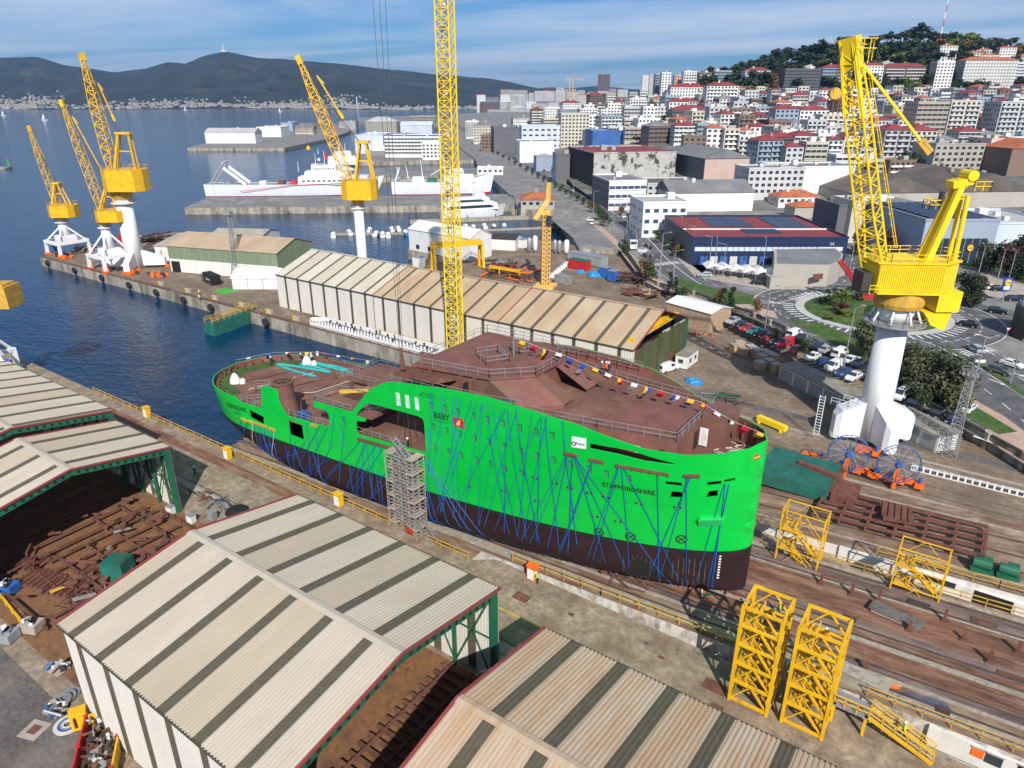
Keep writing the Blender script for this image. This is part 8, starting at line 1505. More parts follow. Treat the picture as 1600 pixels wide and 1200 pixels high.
def building(label, xa, ya, w, depth, h, z0, wall, roof='flat', rm='r_grey', win='punched', yaw=0.0, bay=3.0, fl=3.0, name='apartment_block', cat='building', side_wall=None, wm='win', gf=True, group=None, detail=True):
 "xa,ya: camera-frame position of the left front corner; front faces the camera turned by yaw; one thing with its parts"
 ex=(math.cos(yaw), math.sin(yaw));ey=(-ex[1], ex[0])
 def P(a, b, z):x, y=c2w(xa+ex[0]*a+ey[0]*b, ya+ex[1]*a+ey[1]*b);return Vector((x, y, z0+z))
 t=thing(name, label, cat, tuple(P(w/2, depth/2, 0)), group);base=-10
 mb=MB();c=[(0, 0), (w, 0), (w, depth), (0, depth)]
 for i in range(4):a, b=c[i], c[(i+1)%4];mb.poly([P(*a, base), P(*b, base), P(*b, h), P(*a, h)], 0 if i%2==0 or not side_wall else 1)
 mb.poly([P(*q, h)for q in c], 0);mb.build('wall', [wall, side_wall or wall], t)
 if roof=='flat':
  mb=MB();mb.poly([P(*q, h+.02)for q in((.4, .4), (w-.4, .4), (w-.4, depth-.4), (.4, depth-.4))]);mb.build('roof', rm, t)
  p_=MB()
  for a, b in((c[0], c[1]), (c[1], c[2]), (c[2], c[3]), (c[3], c[0])):p_.beam(P(*a, h+.3), P(*b, h+.3), .35, .7)
  p_.build('parapet', wall, t)
  if detail:
   for k in range(rg.choice((1, 2, 2, 3))):a, b, s=rg.uniform(.15, .75)*w, rg.uniform(.2, .7)*depth, rg.uniform(1.5, 3.6);MB().raw([P(a+i*s, b+j*s, hh)for hh in(h, h+s*.8)for i, j in((0, 0), (1, 0), (1, 1), (0, 1))], [(4, 5, 6, 7), (0, 1, 5, 4), (1, 2, 6, 5), (2, 3, 7, 6), (3, 0, 4, 7)]).build('roof_hut', rg.choice((wall, 'w_white', 'w_grey')), t)
 else:
  o=.5;rh=min(w, depth)*(.22 if roof=='hip' else .18);q=[P(-o, -o, h), P(w+o, -o, h), P(w+o, depth+o, h), P(-o, depth+o, h)];i_=min(w, depth)/2
  if roof=='hip':r0, r1=(P(i_, depth/2, h+rh), P(w-i_, depth/2, h+rh))if w>depth else(P(w/2, i_, h+rh), P(w/2, depth-i_, h+rh))
  else:r0, r1=(P(-o, depth/2, h+rh), P(w+o, depth/2, h+rh))if w>depth else(P(w/2, -o, h+rh), P(w/2, depth+o, h+rh))
  V=q+[r0, r1];F=[(0, 1, 5, 4), (1, 2, 5), (2, 3, 4, 5), (3, 0, 4)]if w>depth else[(0, 1, 4), (1, 2, 5, 4), (2, 3, 5), (3, 0, 4, 5)]
  MB().raw(V, F).build('roof', rm, t)
  if detail:a=P(w*rg.uniform(.3, .7), depth*.4, h+rh*.3);MB().box(a.x-.6, a.x+.6, a.y-.6, a.y+.6, a.z, a.z+rh*.7+.9).build('chimney', wall, t)
 if win=='none':return t, P
 nf=max(1, int((h-(.6 if not gf else .4))/fl));wn=MB();bl=MB();nb=max(1, int(w/bay));nd=max(1, int(depth/bay))
 for f in range(nf):
  zb=h-(nf-f)*fl+.8-.3
  if zb<.2:continue
  for k in range(nb):
   a0, a1=(k+.22)*w/nb, (k+.78)*w/nb
   if win=='band':a0, a1=(k+.04)*w/nb, (k+.96)*w/nb
   z1=zb+(1.45 if win!='balcony' else 1.75)
   wn.raw([P(a0, -.05, zb), P(a1, -.05, zb), P(a1, -.05, z1), P(a0, -.05, z1)], [(0, 1, 2, 3)])
  if win=='balcony':
   for g0, g1 in(((.03, .47), (.53, .97))if w>12 else((.08, .92),)):bl.raw([P(w*a, b, z)for z in(zb-.75, zb+.3)for a, b in((g0, 0), (g0, -1.1), (g1, -1.1), (g1, 0))], [(0, 3, 2, 1), (0, 1, 5, 4), (1, 2, 6, 5), (2, 3, 7, 6)])
  elif win=='band':bl.raw([P(a, b, z)for z in(zb-.55, zb-.2)for a, b in((0, 0), (0, -.35), (w, -.35), (w, 0))], [(0, 3, 2, 1), (4, 5, 6, 7), (0, 1, 5, 4), (1, 2, 6, 5), (2, 3, 7, 6)])
  if side_wall is None or win!='punched':
   for k in range(nd):
    if(k*7+f*3)%5==0 and win!='band':continue
    b0, b1=(k+.3)*depth/nd, (k+.7)*depth/nd;wn.raw([P(-.05, b1, zb), P(-.05, b0, zb), P(-.05, b0, zb+1.35), P(-.05, b1, zb+1.35)], [(0, 1, 2, 3)]);wn.raw([P(w+.05, b0, zb), P(w+.05, b1, zb), P(w+.05, b1, zb+1.35), P(w+.05, b0, zb+1.35)], [(0, 1, 2, 3)])
 wn.build('windows', wm, t, kind='stuff')
 if bl.f:bl.build('balconies', rg.choice(('w_white', 'w_pale_grey', wall))if win=='balcony' else wall, t, kind='stuff')
 return t, P
OCC=[]
def pb(label, x0, x1, yb, yt, depth, wall, **kw):
 "a building measured in the photo: front from x0 to x1, foot at yb, top at yt"
 xa, ya, z=T(x0, yb);d=ray(x1, yb);tt=ya/d[1];xb=d[0]*tt;dz=ray((x0+x1)/2, yt);tt2=ya/dz[1];h=CAMH+dz[2]*tt2-z
 OCC.append((x0, x1, yb));return building(label, xa, ya, xb-xa, depth, h, z, wall, **kw)
# --- near landmarks
t, P=pb('fish company warehouse with navy front and dark red roof carrying solar panels', 1078, 1318, 416, 373, 44, 'navy', roof='flat', rm='r_red', win='none', name='warehouse', cat='warehouse', side_wall='w_dark_grey', detail=False)
w=48.5
xx=[P(0, 0, 0), P(1, 0, 0)];
def on(P_, nm, a0, a1, z0, z1, off, m, t_):return MB().raw([P_(a0, -off, z0), P_(a1, -off, z0), P_(a1, -off, z1), P_(a0, -off, z1)], [(0, 1, 2, 3)]).build(nm, m, t_)
Wd=(G(1318, 416, ZR)-G(1078, 416, ZR)).length;Hh=P(0, 0, 0).z
on(P, 'white_band', 1.0, Wd-1, 4.6, 5.9, .15, 'w_ice', t)
for k in range(20):on(P, 'band_mullion', 6+k*1.8, 6.15+k*1.8, 4.6, 5.9, .2, 'navy', t)
for k in range(7):on(P, 'loading_bay', 3+k*3.2, 5.4+k*3.2, .1, 2.9, .12, 'w_pale_grey' if k%2 else 'blue_steel', t)
for k in range(10):on(P, 'ground_window', 27+k*2.0, 28.3+k*2.0, 1.2, 2.6, .12, 'w_white' if k%2 else 'win', t)
hb_=CAMH
for a0, a1, b0, b1 in((14, 28, 20, 40), (20, 32, 8, 17), (33, 45, 18, 42)):
 zr_=8.0;MB().raw([P(a0, b0, 0)+Vector((0, 0, 0)), P(a1, b0, 0), P(a1, b1, 0), P(a0, b1, 0)], [(0, 1, 2, 3)])
wz=max(v.co.z for v in[c for c in t.children if c.name.startswith('wall')][0].data.vertices)-ZR
for a0, a1, b0, b1 in((12, 27, 22, 41), (20, 32, 9, 18), (34, 46, 18, 42)):
 for k in range(5):
  for j in range(2):c0=lerp(b0, b1, k/5);c1=lerp(b0, b1, (k+.9)/5);e0, e1=lerp(a0, a1, j/2), lerp(a0, a1, (j+.97)/2);MB().raw([P(e0, c0, wz+.12), P(e1, c0, wz+.12), P(e1, c1, wz+.35), P(e0, c1, wz+.35)], [(0, 1, 2, 3)]).build('solar_panel', 'solar', t)
on(P, 'roof_ridge', 0, Wd, wz+.05, wz+.5, -16, 'w_white', t)
text('lettering', 'SA', 1.3, P(44.0, -.2, 6.5), P(1, 0, 0)-P(0, 0, 0), (0, 0, 1), 'w_ice', t, .02)
# round stone building, white canopies
c=G(1262, 440, ZR);t=thing('stone_pavilion', 'low curved stone pavilion with flat dark roof at the roundabout', 'pavilion', (c.x, c.y, ZR));q=[G(*p, ZR)for p in((1205, 446), (1290, 448), (1308, 440), (1312, 428), (1300, 418), (1205, 420))];MB().prism([(p.x, p.y)for p in q], ZR-1, ZR+6.2).build('wall', 'w_stone', t);cc=sum((p for p in q), Vector())/6;MB().prism([tuple((cc.lerp(p, .93))[:2])for p in q], ZR+6.1, ZR+6.26).build('roof', 'r_grey', t);p5=G(1275, 450, ZR);MB().obox((p5.x, p5.y, ZR+2.5), (3, .4, 1.6), HEAD+.3).build('vent', 'rust_red', t);MB().obox((G(1210, 450, ZR).x, G(1210, 450, ZR).y, ZR), (4, 3, 3.4), HEAD).build('porch', 'w_stone', t)
for i in range(6):
 c=G(1110+i*19, 428+i*2.4, ZR);t=thing('canopy', 'white tensile canopy, %s from the left in front of the navy warehouse'%ORD[i], 'canopy', (c.x, c.y, ZR), 'white tensile canopies');P_=[c+E_*a+F_*b+Vector((0, 0, h))for a, b, h in((-2.2, -3, 2.4), (2.2, -3, 2.4), (2.2, 3, 2.6), (-2.2, 3, 2.6), (0, 0, 4.2), (0, -3.4, 3.2), (0, 3.2, 3.6))];MB().raw(P_, [(0, 5, 4), (5, 1, 4), (1, 2, 4), (2, 6, 4), (6, 3, 4), (3, 0, 4)]).build('membrane', 'w_white', t);[MB().tube(Vector((p.x, p.y, ZR)), p, .08, n=6).build('pole', 'galv', t)for p in(P_[0], P_[2])]
# supermarket
t, P=pb('supermarket with dark glass front, blue grey frame and solar roof', 1432, 1545, 412, 345, 40, 'w_blue_grey', roof='flat', rm='r_grey', win='none', name='supermarket', cat='supermarket', detail=False)
on(P, 'glass_front', 2, 21, .2, 8.2, .1, 'glass_dark', t);[on(P, 'mullion', 2+k*2.4, 2.15+k*2.4, .2, 8.2, .14, 'w_blue_grey', t)for k in range(9)];wz=max(v.co.z for v in[c for c in t.children if c.name.startswith('wall')][0].data.vertices)-ZR
[MB().raw([P(3+j*3, 3+k*4.4, wz+.4), P(5.8+j*3, 3+k*4.4, wz+.4), P(5.8+j*3, 6.8+k*4.4, wz+.9), P(3+j*3, 6.8+k*4.4, wz+.9)], [(0, 1, 2, 3)]).build('solar_panel', 'solar', t)for k in range(8)for j in range(6)]
disc_sign(t, P(16.0, -.5, 5.2), 1.1, -F_);disc_sign(t, P(22.2, -.5, 5.2), 1.15, -F_)
pb('pale blue supermarket side wing at the right edge', 1546, 1640, 408, 350, 30, 'w_ice', roof='flat', rm='r_pale', win='none', name='supermarket', cat='supermarket')
OFFICE=[
('white modern office with slit windows beyond the crane boom', 1345, 1440, 376, 322, 20, 'w_white', dict(win='punched', bay=6, fl=7)), ('dark slate entrance slab of the white office', 1302, 1322, 378, 322, 18, 'w_dark_grey', dict(win='none', side_wall='navy')), ('pale concrete tower slab of the white office', 1322, 1342, 380, 316, 14, 'w_cream', dict(win='none')),
('derelict block with shade painted into its black flank and peeling white front', 926, 1060, 294, 240, 56, 'derelict', dict(yaw=.18, win='none', side_wall='derelict_dark', rm='r_red', name='derelict_block')), ('pinkish white warehouse with dark ribbed flank', 1098, 1172, 290, 248, 52, 'w_pink', dict(yaw=.18, roof='gable', rm='r_grey', win='none', side_wall='w_dark_grey', name='warehouse')),  # derelict flank: near-black colour paints in the shade of the unlit side
('white and glass office block beside the avenue', 950, 1010, 330, 284, 30, 'w_white', dict(yaw=.16, win='band', fl=4, side_wall='w_dark_grey', wm='win_blue')), ('low office with dark flat roof and solar panels behind the glass block', 1010, 1100, 318, 288, 26, 'w_pale_grey', dict(win='punched', rm='r_dark')), ('white office with blue stripes at the left of the red warehouse', 1002, 1072, 372, 318, 20, 'w_white', dict(win='punched', wm='win_blue', side_wall=None, fl=4, rm='r_pale')), ('long grey roofed hall behind the red warehouse', 1046, 1180, 332, 302, 26, 'w_white', dict(roof='gable', rm='r_grey', win='none', name='hall')),
('white four storey office in front of the hillside', 1165, 1255, 314, 264, 18, 'w_pale_grey', dict(win='punched', side_wall=None)), ('long white industrial hall with grey roof', 1215, 1335, 306, 262, 24, 'w_white', dict(win='none', rm='r_grey', name='hall')), ('blue clad market hall with white sawtooth roof', 925, 1045, 236, 205, 30, 'blue_facade', dict(win='none', rm='r_pale', name='hall')), ('white museum box with blue poster', 812, 866, 250, 222, 30, 'w_white', dict(win='none', name='hall')),
('pale blue office block with small square windows', 815, 900, 240, 197, 20, 'w_ice', dict(win='punched', bay=5, fl=4.5, name='office_block')), ('white hotel block behind the pale blue office', 876, 920, 232, 178, 16, 'w_cream', dict(win='punched', name='office_block')), ('dark cube office at the far avenue', 772, 812, 238, 200, 40, 'w_dark_grey', dict(win='none', name='office_block')),
('low blue grey shops right of the museum', 838, 880, 262, 246, 16, 'w_blue_grey', dict(win='none', rm='r_orange', name='shop')), ('dark glass office at the bend of the avenue', 868, 890, 282, 242, 14, 'w_dark_grey', dict(win='none', name='office_block', side_wall='w_blue_grey')),
('grey stone block with paired windows behind the crane mast', 1450, 1532, 286, 226, 20, 'w_stone', dict(win='punched', bay=3.4, side_wall='w_grey')), ('pale stone tower beside the grey block', 1534, 1562, 282, 218, 18, 'w_cream', dict(win='punched', bay=5)), ('brown warehouse with orange roof at the right edge', 1566, 1640, 296, 232, 30, 'w_brown', dict(win='none', roof='gable', rm='r_orange', name='warehouse')),
('wide dark roofed works hall behind the supermarket', 1330, 1470, 330, 302, 60, 'w_stone', dict(win='none', roof='gable', rm='r_dark', name='works_hall')), ('second dark roofed works hall at the right', 1472, 1620, 328, 300, 60, 'w_stone', dict(win='none', roof='gable', rm='r_dark', name='works_hall')), ('long dark shed with solar rows at the right edge', 1480, 1640, 304, 278, 30, 'w_dark_grey', dict(win='none', rm='solar', name='works_hall')),
('small white house with orange roof beyond the navy warehouse', 1215, 1282, 326, 308, 12, 'w_white', dict(roof='hip', rm='r_orange', win='punched', name='house')), ('low stone house with orange roof next to the small white house', 1240, 1288, 342, 324, 10, 'w_stone', dict(roof='hip', rm='r_orange', win='none', name='house'))]
for lb, x0, x1, yb, yt, dp, wl_, kw in OFFICE:kw.setdefault('name', 'office_block');kw.setdefault('yaw', .1);pb(lb, x0, x1, yb, yt, dp, wl_, **kw)
HILL=[
('beige balcony block with glass top floor', 1422, 1470, 228, 160, 18, 'w_beige', dict(win='band')), ('tall cream block with long balconies', 1472, 1518, 228, 158, 18, 'w_cream', dict(win='balcony')), ('white block with deep balconies at the right edge', 1548, 1608, 232, 160, 18, 'w_pale_grey', dict(win='balcony')), ('red roofed beige block with curved corner', 1372, 1412, 268, 203, 18, 'w_grey', dict(win='balcony', roof='hip', rm='r_red')), ('cream block with white balconies beside it', 1412, 1452, 266, 204, 18, 'w_cream', dict(win='balcony', roof='hip', rm='r_red')),
('dark banded block with dark red roof', 1200, 1235, 258, 214, 18, 'w_dark_grey', dict(win='band', roof='hip', rm='r_red')), ('white banded block with dark red roof', 1236, 1270, 258, 212, 18, 'w_white', dict(win='band', roof='hip', rm='r_red')), ('white block with red roof left of the crane boom', 1272, 1310, 256, 210, 16, 'w_white', dict(win='punched')), ('white punched block with red roof', 1246, 1292, 206, 172, 16, 'w_white', dict(win='punched', roof='hip', rm='r_red')), ('pale blue block with red roof beside it', 1208, 1244, 206, 170, 16, 'w_blue_grey', dict(win='punched', roof='hip', rm='r_red')),
('white slab with small windows near the wood', 1455, 1482, 148, 97, 14, 'w_white', dict(win='punched', side_wall='w_grey')), ('grey slab with rows of white windows', 1498, 1580, 146, 94, 16, 'w_grey', dict(win='punched', wm='w_white', roof='hip', rm='r_orange')), ('white panelled block at the top right', 1576, 1630, 138, 98, 16, 'w_white', dict(win='band', wm='win_blue')), ('brown balcony slab with red roof', 1376, 1440, 144, 104, 16, 'w_brown', dict(win='balcony', roof='hip', rm='r_red')), ('slate blue slab behind the crane hook', 1280, 1326, 148, 106, 16, 'w_blue_grey', dict(win='band', roof='hip', rm='r_red')), ('black and white banded slab', 1222, 1278, 150, 108, 16, 'w_dark_grey', dict(win='band')), ('white slab with dark windows behind the boom', 1340, 1374, 146, 102, 14, 'w_white', dict(win='punched', roof='hip', rm='r_red')),
('long white terrace with red roof', 1046, 1100, 168, 136, 16, 'w_white', dict(win='punched', roof='hip', rm='r_red')), ('second long white terrace with red roof', 1102, 1150, 168, 134, 16, 'w_white', dict(win='balcony', roof='hip', rm='r_red')), ('white stepped block below the wood', 1162, 1200, 142, 110, 16, 'w_white', dict(win='balcony', roof='hip', rm='r_red')), ('dark grey office slab with red roof', 1048, 1105, 200, 172, 18, 'w_dark_grey', dict(win='band', roof='hip', rm='r_red')), ('white block with blue grey windows', 1106, 1134, 202, 168, 16, 'w_pale_grey', dict(win='punched')), ('brown grey balcony slab', 1136, 1176, 202, 170, 16, 'w_brown', dict(win='balcony')), ('blue grey balcony slab', 1177, 1206, 200, 168, 16, 'w_blue_grey', dict(win='balcony')), ('white villa block with many balconies', 1170, 1200, 222, 198, 14, 'w_white', dict(win='punched', roof='hip', rm='r_red')),
('dark tower block standing alone on the skyline', 934, 952, 152, 116, 16, 'w_brown', dict(win='band')), ('white tower with grid windows on the left skyline', 835, 855, 172, 143, 14, 'w_white', dict(win='band')), ('white tower on the skyline', 1002, 1012, 150, 118, 12, 'w_white', dict(win='punched')), ('beige tower on the skyline', 1013, 1022, 150, 116, 12, 'w_cream', dict(win='punched')), ('dark blue tower on the skyline', 1022, 1032, 150, 116, 12, 'w_blue_grey', dict(win='band')), ('second white tower on the skyline', 1032, 1046, 150, 114, 12, 'w_white', dict(win='punched')), ('red brick block on the skyline', 1052, 1064, 148, 118, 12, 'w_pink', dict(win='punched')), ('white and brown block on the skyline', 1066, 1086, 148, 112, 12, 'w_white', dict(win='balcony')), ('ochre edged dark block on the skyline', 1090, 1112, 148, 114, 12, 'w_brown', dict(win='balcony')), ('grey slab on the skyline left of the wood', 1114, 1140, 146, 111, 12, 'w_blue_grey', dict(win='band')),
('white grid block in the middle of the town', 938, 972, 200, 172, 16, 'w_white', dict(win='balcony')), ('grey white slab in the middle of the town', 974, 1000, 200, 168, 16, 'w_pale_grey', dict(win='band')), ('pale slab with white gable in the town', 1012, 1044, 164, 150, 14, 'w_pale_grey', dict(win='punched'))]
for lb, x0, x1, yb, yt, dp, wl_, kw in HILL:pb(lb+' on the hillside' if 'sky' not in lb and 'hill' not in lb else lb, x0, x1, yb, yt, dp, wl_, **kw)
# --- the rest of the town, filling row by row
ROWS=[(150, 1000, 10), (156, 860, 11), (164, 740, 13), (172, 745, 14), (181, 750, 15), (190, 760, 17), (201, 770, 19), (213, 800, 21), (228, 910, 22), (246, 1060, 24), (264, 1180, 26), (282, 1300, 24)]
for ri, (yb, xs0, hpx)in enumerate(ROWS):
 x=xs0+rg.uniform(0, 10);i=0
 while x<1640:
  wpx=rg.uniform(10, 20)*(1+ri*.12);yy=yb+rg.uniform(-4, 4)
  clash=any(a<x+wpx-2 and b>x+2 and abs(c-yy)<5 for a, b, c in OCC)
  if not clash:
   i+=1;st=rg.choice(('punched', 'balcony', 'balcony', 'band'));wl_=rg.choice(('w_white', 'w_white', 'w_white', 'w_white', 'w_white', 'w_white', 'w_cream', 'w_cream', 'w_pale_grey', 'w_pale_grey', 'w_beige', 'w_blue_grey', 'w_brown'));rf=rg.choice(('flat', 'flat', 'flat', 'hip', 'hip'));rmm=rg.choice(('r_red', 'r_red', 'r_red', 'r_orange', 'r_grey'))if rf!='flat' else rg.choice(('r_grey', 'r_pale', 'r_orange'));hh=hpx*rg.uniform(1.0, 1.9)
   pb('%s town block with %s roof, %s from left in %s row uphill'%(wl_[2:].replace('_', ' '), {'flat':'flat', 'hip':'hipped', 'gable':'gabled'}[rf], ORD[i], ORD[len(ROWS)-1-ri]), x, x+wpx, yy, yy-hh, rg.uniform(11, 16), wl_, win=st, roof=rf, rm=rmm, yaw=rg.uniform(-.1, .35), group='town blocks up the slope', detail=ri>3, side_wall=rg.choice((None, 'w_grey', 'w_pale_grey', wl_)))
  x+=wpx+rg.uniform(0, 2.5)
for i in range(40):
 px, py=rg.uniform(960, 1600), rg.uniform(165, 300);xc, yc, z=T(px, py);x, y=c2w(xc, yc);tree(rg.choice(('far_dark', 'far_mid', 'far_autumn')), (x, y, z-.3), rg.uniform(5, 10), 'garden tree, %s among the town blocks'%ORD[i], 1.2, 'garden trees in town')
for i, (px, py, k, h)in enumerate(((1335, 285, 'far_mid', 9), (1352, 283, 'far_autumn', 10), (1320, 290, 'far_mid', 7), (1410, 278, 'far_autumn', 12), (1422, 275, 'far_mid', 13), (1432, 280, 'far_dark', 11), (1390, 280, 'far_autumn', 9), (1300, 295, 'far_light', 6), (1035, 196, 'far_mid', 9), (1085, 172, 'far_dark', 10), (1095, 170, 'far_dark', 8))):xc, yc, z=T(px, py);x, y=c2w(xc, yc);tree(k, (x, y, z), h, 'bushy tree, %s in the groups between the blocks and the works'%ORD[i], 1.2, 'bushy trees below the town')
# villas in the wood
for i, (x0, x1, yb, yt, rm_)in enumerate(((1375, 1390, 103, 92, 'r_pale'), (1382, 1400, 108, 95, 'r_pale'), (1465, 1492, 76, 66, 'r_orange'), (1510, 1530, 88, 76, 'r_orange'), (1530, 1556, 90, 80, 'r_orange'), (1556, 1582, 84, 68, 'r_red'), (1525, 1545, 80, 72, 'r_orange'), (1590, 1610, 92, 80, 'r_orange'), (1255, 1270, 108, 98, 'r_pale'), (1290, 1305, 106, 97, 'r_red'))):pb('small villa with %s roof, %s at the edge of the hilltop wood'%({'r_orange':'orange', 'r_pale':'pale', 'r_red':'red'}[rm_], ORD[i]), x0, x1, yb+22, yt+6, 9, rg.choice(('w_white', 'w_pink', 'w_cream')), roof='hip', rm=rm_, name='villa', cat='house')
# skyline tower cranes and radio mast
for i, (px, x2)in enumerate(((889, 862), (894, 935))):
 xc, yc, z=T(px, 168);x, y=c2w(xc, yc);d_=ray(px, 122);zt=CAMH+d_[2]*yc/d_[1];t=thing('tower_crane', ('left', 'right')[i]+' orange tower crane far off in the town', 'crane', (x, y, z));MB().beam((x, y, z), (x, y, zt), 2.2).build('mast', 'yellow_pale', t);o=Vector((x, y, zt-3));MB().beam(o-E_*14, o+E_*(40 if i else 18), 1.4).build('jib', 'yellow_pale', t);MB().beam(o, o+Vector((0, 0, 8)), 1.4).build('cat_head', 'yellow_pale', t)
xc, yc=(1436-800)/FPX*(960*_c+20), 960;x, y=c2w(xc, yc);z=terr(xc, yc);t=thing('radio_mast', 'thin red and white radio mast above the hilltop wood', 'mast', (x, y, z));[MB().beam((x, y, z+k*8), (x, y, z+k*8+8), .9).build('mast_section', 'red' if k%2 else 'flag_white', t)for k in range(8)]
# --- port buildings on the piers
for lb, x0, x1, yb, yt, dp, wl_, kw in(('red roofed harbour office on its small quay', 814, 866, 331, 312, 16, 'w_stone', dict(roof='hip', rm='r_orange', win='punched', name='harbour_office')), ('flat white port cabin at the end of the basin', 746, 786, 276, 263, 10, 'w_white', dict(win='punched', name='port_cabin')), ('long white fish market with blue roof', 602, 690, 246, 214, 40, 'w_white', dict(win='band', rm='blue_facade', name='fish_market')), ('pale blue roofed hall left of the fish market', 556, 600, 240, 212, 60, 'w_ice', dict(win='none', rm='w_ice', name='fish_market')), ('white box office at the fish market', 660, 690, 250, 224, 12, 'w_white', dict(win='punched', name='office_block')), ('stone customs house with many windows', 572, 620, 208, 190, 30, 'w_stone', dict(win='punched', roof='hip', rm='r_pale', name='customs_house')), ('pale gabled market hall beyond the fish market', 626, 675, 207, 196, 30, 'w_ice', dict(win='none', roof='gable', rm='w_ice', name='hall')), ('long low terminal on the far shore', 640, 680, 192, 182, 20, 'w_stone', dict(win='band', name='terminal')), ('white shed at the tip of the far pier', 322, 400, 224, 207, 26, 'w_white', dict(win='none', name='pier_shed', roof='gable', rm='r_pale')), ('white shed in the middle of the far pier', 402, 440, 214, 199, 40, 'w_white', dict(win='none', name='pier_shed', rm='r_pale')), ('blue and white shed at the rear of the far pier', 440, 458, 205, 192, 40, 'w_blue_grey', dict(win='none', name='pier_shed', rm='r_grey')), ('beige workshop at the inner end of the far pier', 462, 490, 210, 200, 20, 'w_beige', dict(win='punched', name='pier_shed', roof='gable', rm='r_grey')), ('grey shed on the far shore', 530, 556, 200, 190, 26, 'w_grey', dict(win='none', name='pier_shed')), ('dark shed beside the far pier boats', 490, 516, 202, 192, 16, 'w_dark_grey', dict(win='none', name='pier_shed'))):
 xa, ya=w2c(*G(x0, yb, .3)[:2]);xb=w2c(*G(x1, yb, .3)[:2])[0];dz=ray((x0+x1)/2, yt);h=CAMH+dz[2]*ya/dz[1]-.3;building(lb, xa, ya, xb-xa, dp, h, .3, wl_, **kw)
xa, ya=w2c(*G(712, 222, ZR)[:2])
for i, (x0, x1, yb, yt, wl_, st)in enumerate(((716, 738, 206, 182, 'w_white', 'punched'), (740, 772, 224, 196, 'w_cream', 'punched'), (728, 748, 214, 190, 'w_white', 'balcony'), (690, 716, 200, 180, 'w_stone', 'punched'), (752, 775, 236, 212, 'w_brown', 'punched'), (775, 800, 196, 172, 'w_white', 'balcony'), (800, 835, 200, 172, 'w_pale_grey', 'balcony'))):pb('waterfront block with %s walls, %s along the far avenue'%(wl_[2:].replace('_', ' '), ORD[i]), x0, x1, yb, yt, 20, wl_, win=st, rm='r_grey', name='office_block', roof='hip' if i%2 else 'flat')
# ---- far shore: hills and town
mat('forest_far', (.016, .027, .02), .95, var=.4, scale=.006, col2=(.07, .06, .045), amt=.62, s2=.004, edge=.06, bump=1.5, bscale=.012)
SKYL=[(-700, 96), (-300, 92), (0, 91), (75, 89), (90, 93), (115, 103), (150, 107), (190, 113), (235, 108), (275, 97), (300, 99), (330, 88), (362, 80), (380, 84), (410, 90), (450, 92), (520, 98), (600, 107), (690, 117), (760, 122), (790, 127), (830, 136), (870, 143), (920, 149), (1000, 152), (2400, 153)]
from mathutils import noise as NZ_
def hillrow(name, y0, yr, y1, sky, shore, m, seed, n=220, px0=-800, px1=1150):
 P=[];NR=26;rows=[(lerp(y0, yr, (j/NR)), (j/NR)**1.15)for j in range(NR+1)]+[(lerp(yr, y1, .4), .8), (y1, .1)]
 for yc, f in rows:
  for i in range(n+1):
   px=lerp(px0, px1, i/n);d=ray(px, interp(sky, px));zt=CAMH+d[2]*yr/d[1];xc=(px-800)/FPX*(yc*_c+CAMH*_s)
   q=NZ_.fractal(Vector((xc*.0011, yc*.0011, seed)), .9, 2.1, 6);w=q*.27*min(1, f*5)*(1-f**6)+NZ_.fractal(Vector((xc*.006, yc*.006, seed)), .8, 2, 3)*.018*(1 if f>0 else 0)
   z=shore+max(1.5, (zt-shore)*(f+w))if f>0 else shore-6;x, y=c2w(xc, yc+160*math.sin(px*.013+seed)*(1-f));P.append((x, y, z))
 mb=MB();k=n+1;mb.raw(P, [(j*k+i, j*k+i+1, (j+1)*k+i+1, (j+1)*k+i)for j in range(len(rows)-1)for i in range(n)]);o=mb.build(name, m, smooth=True);o['kind']='structure';return P, k
PH, KH=hillrow('far_hills', 3500, 5600, 7200, SKYL, SEA, 'forest_far', 3)
hillrow('distant_mountains', 7400, 8600, 9200, [(600, 150), (750, 146), (860, 136), (890, 138), (930, 134), (985, 139), (1030, 141), (1100, 137), (1250, 143), (1500, 146)], SEA, 'forest_far', 5, 80, 600, 1600)
def hz_at(px, f):
 "point on the far hillside: column px, fraction f of the way to the ridge"
 i=min(218.9, max(0, (px+800)/1950*220));j=min(25.9, max(0, f*26));i0, j0=int(i), int(j);g_=lambda a, b:Vector(PH[b*KH+a]);return g_(i0, j0).lerp(g_(i0+1, j0), i-i0).lerp(g_(i0, j0+1).lerp(g_(i0+1, j0+1), i-i0), j-j0)
mat('town_white', (.36, .335, .31), .8, var=.1, scale=.02);mat('town_red', (.28, .13, .09), .85, var=.1, scale=.02)
rg=random.Random(77);mb=MB()
CL=[(10, 25, .12), (55, 28, .15), (90, 15, .09), (25, 60, .03), (190, 20, .04), (235, 25, .10), (270, 25, .07), (320, 30, .03), (380, 40, .04), (420, 30, .05), (470, 30, .04), (530, 25, .10), (560, 25, .05), (620, 40, .025), (700, 60, .03), (780, 40, .03)]
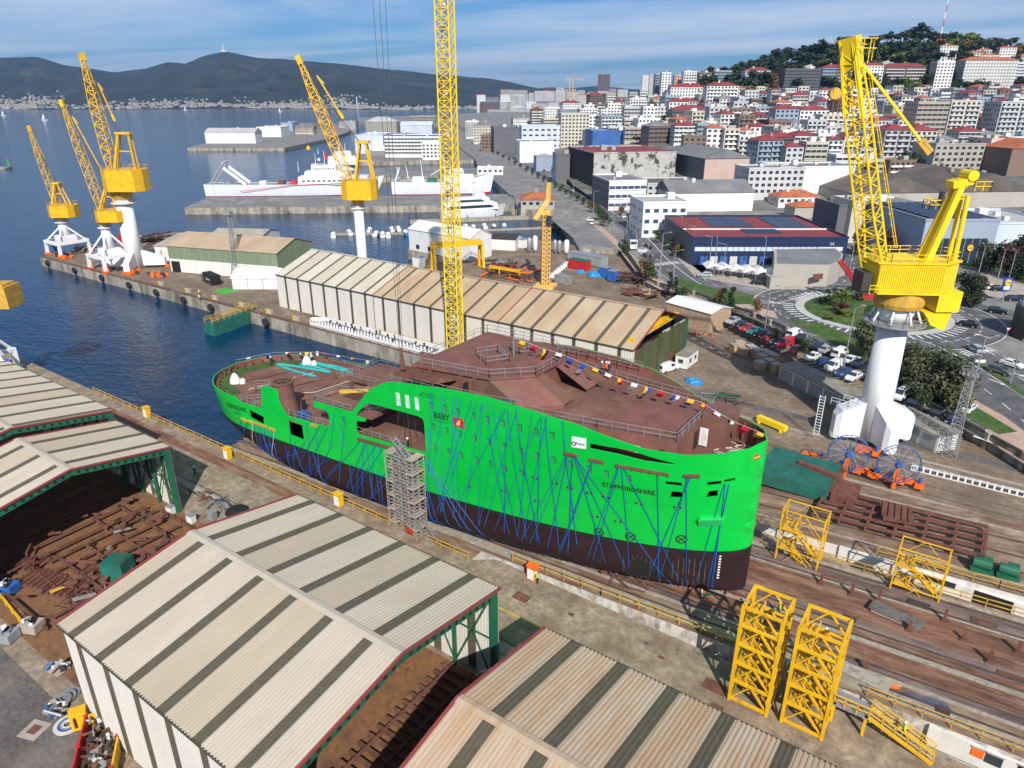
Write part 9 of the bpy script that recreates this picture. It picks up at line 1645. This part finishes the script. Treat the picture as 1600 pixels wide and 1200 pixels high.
for cnt in range(1500):
 c_=rg.choice(CL);px=rg.gauss(c_[0], c_[1]);f=.03+abs(rg.gauss(0, c_[2]));p=hz_at(px, min(f, .4));s=rg.uniform(7, 13);mb.obox((p.x, p.y, max(p.z, SEA+2)-5), (s, s*rg.uniform(.6, 1.2), rg.uniform(3, 6)+5), rg.uniform(0, 1.5), 0);mb.m[-5]=1 if rg.random()<.6 else 0
for i in range(120):
 px=rg.uniform(-60, 800);p=hz_at(px, .03);mb.obox((p.x, p.y, SEA-2), (rg.uniform(14, 34), 10, rg.uniform(6, 10)), HEAD, 0)
o=mb.build('far_town', ['town_white', 'town_red'], kind='stuff');o['label']='white and terracotta town scattered along the far shore';o['category']='town'
# summit masts and the far chimney
p=Vector(PH[26*KH+int((362+800)/1950*220)]);t=thing('summit_mast', 'tiny mast on the highest summit across the bay', 'mast', tuple(p));MB().beam(p-Vector((0, 0, 20)), p+Vector((0, 0, 45)), 5).build('mast', 'w_white', t);MB().obox((p.x, p.y, p.z-10), (40, 20, 20), 0).build('hut', 'w_white', t)
p=hz_at(567, .03);t=thing('chimney', 'pale tall chimney on the far shore', 'chimney', tuple(p));MB().tube(p-Vector((0, 0, 10)), p+Vector((0, 0, 48)), 4, 3, n=8).build('stack', 'w_pale_grey', t);MB().tube(p+Vector((0, 0, 48)), p+Vector((0, 0, 50)), 3.4, n=8).build('rim', 'w_white', t)
# ---- haze
hz=MB();hz.box(-13900, 10400, -1900, 13900, -13.5, 640);o=hz.build('haze', []);o['kind']='stuff';o['label']='thin blue air over the bay'
m=bpy.data.materials.new('haze_air');m.use_nodes=True;n=m.node_tree.nodes;[n.remove(q)for q in list(n)if q.type!='OUTPUT_MATERIAL'];pv=n.new('ShaderNodeVolumePrincipled');pv.inputs['Color'].default_value=(.30, .56, 1.0, 1);pv.inputs['Density'].default_value=5.5e-5;pv.inputs['Anisotropy'].default_value=.2;m.node_tree.links.new(pv.outputs[0], [q for q in n if q.type=='OUTPUT_MATERIAL'][0].inputs['Volume']);o.data.materials.append(m)
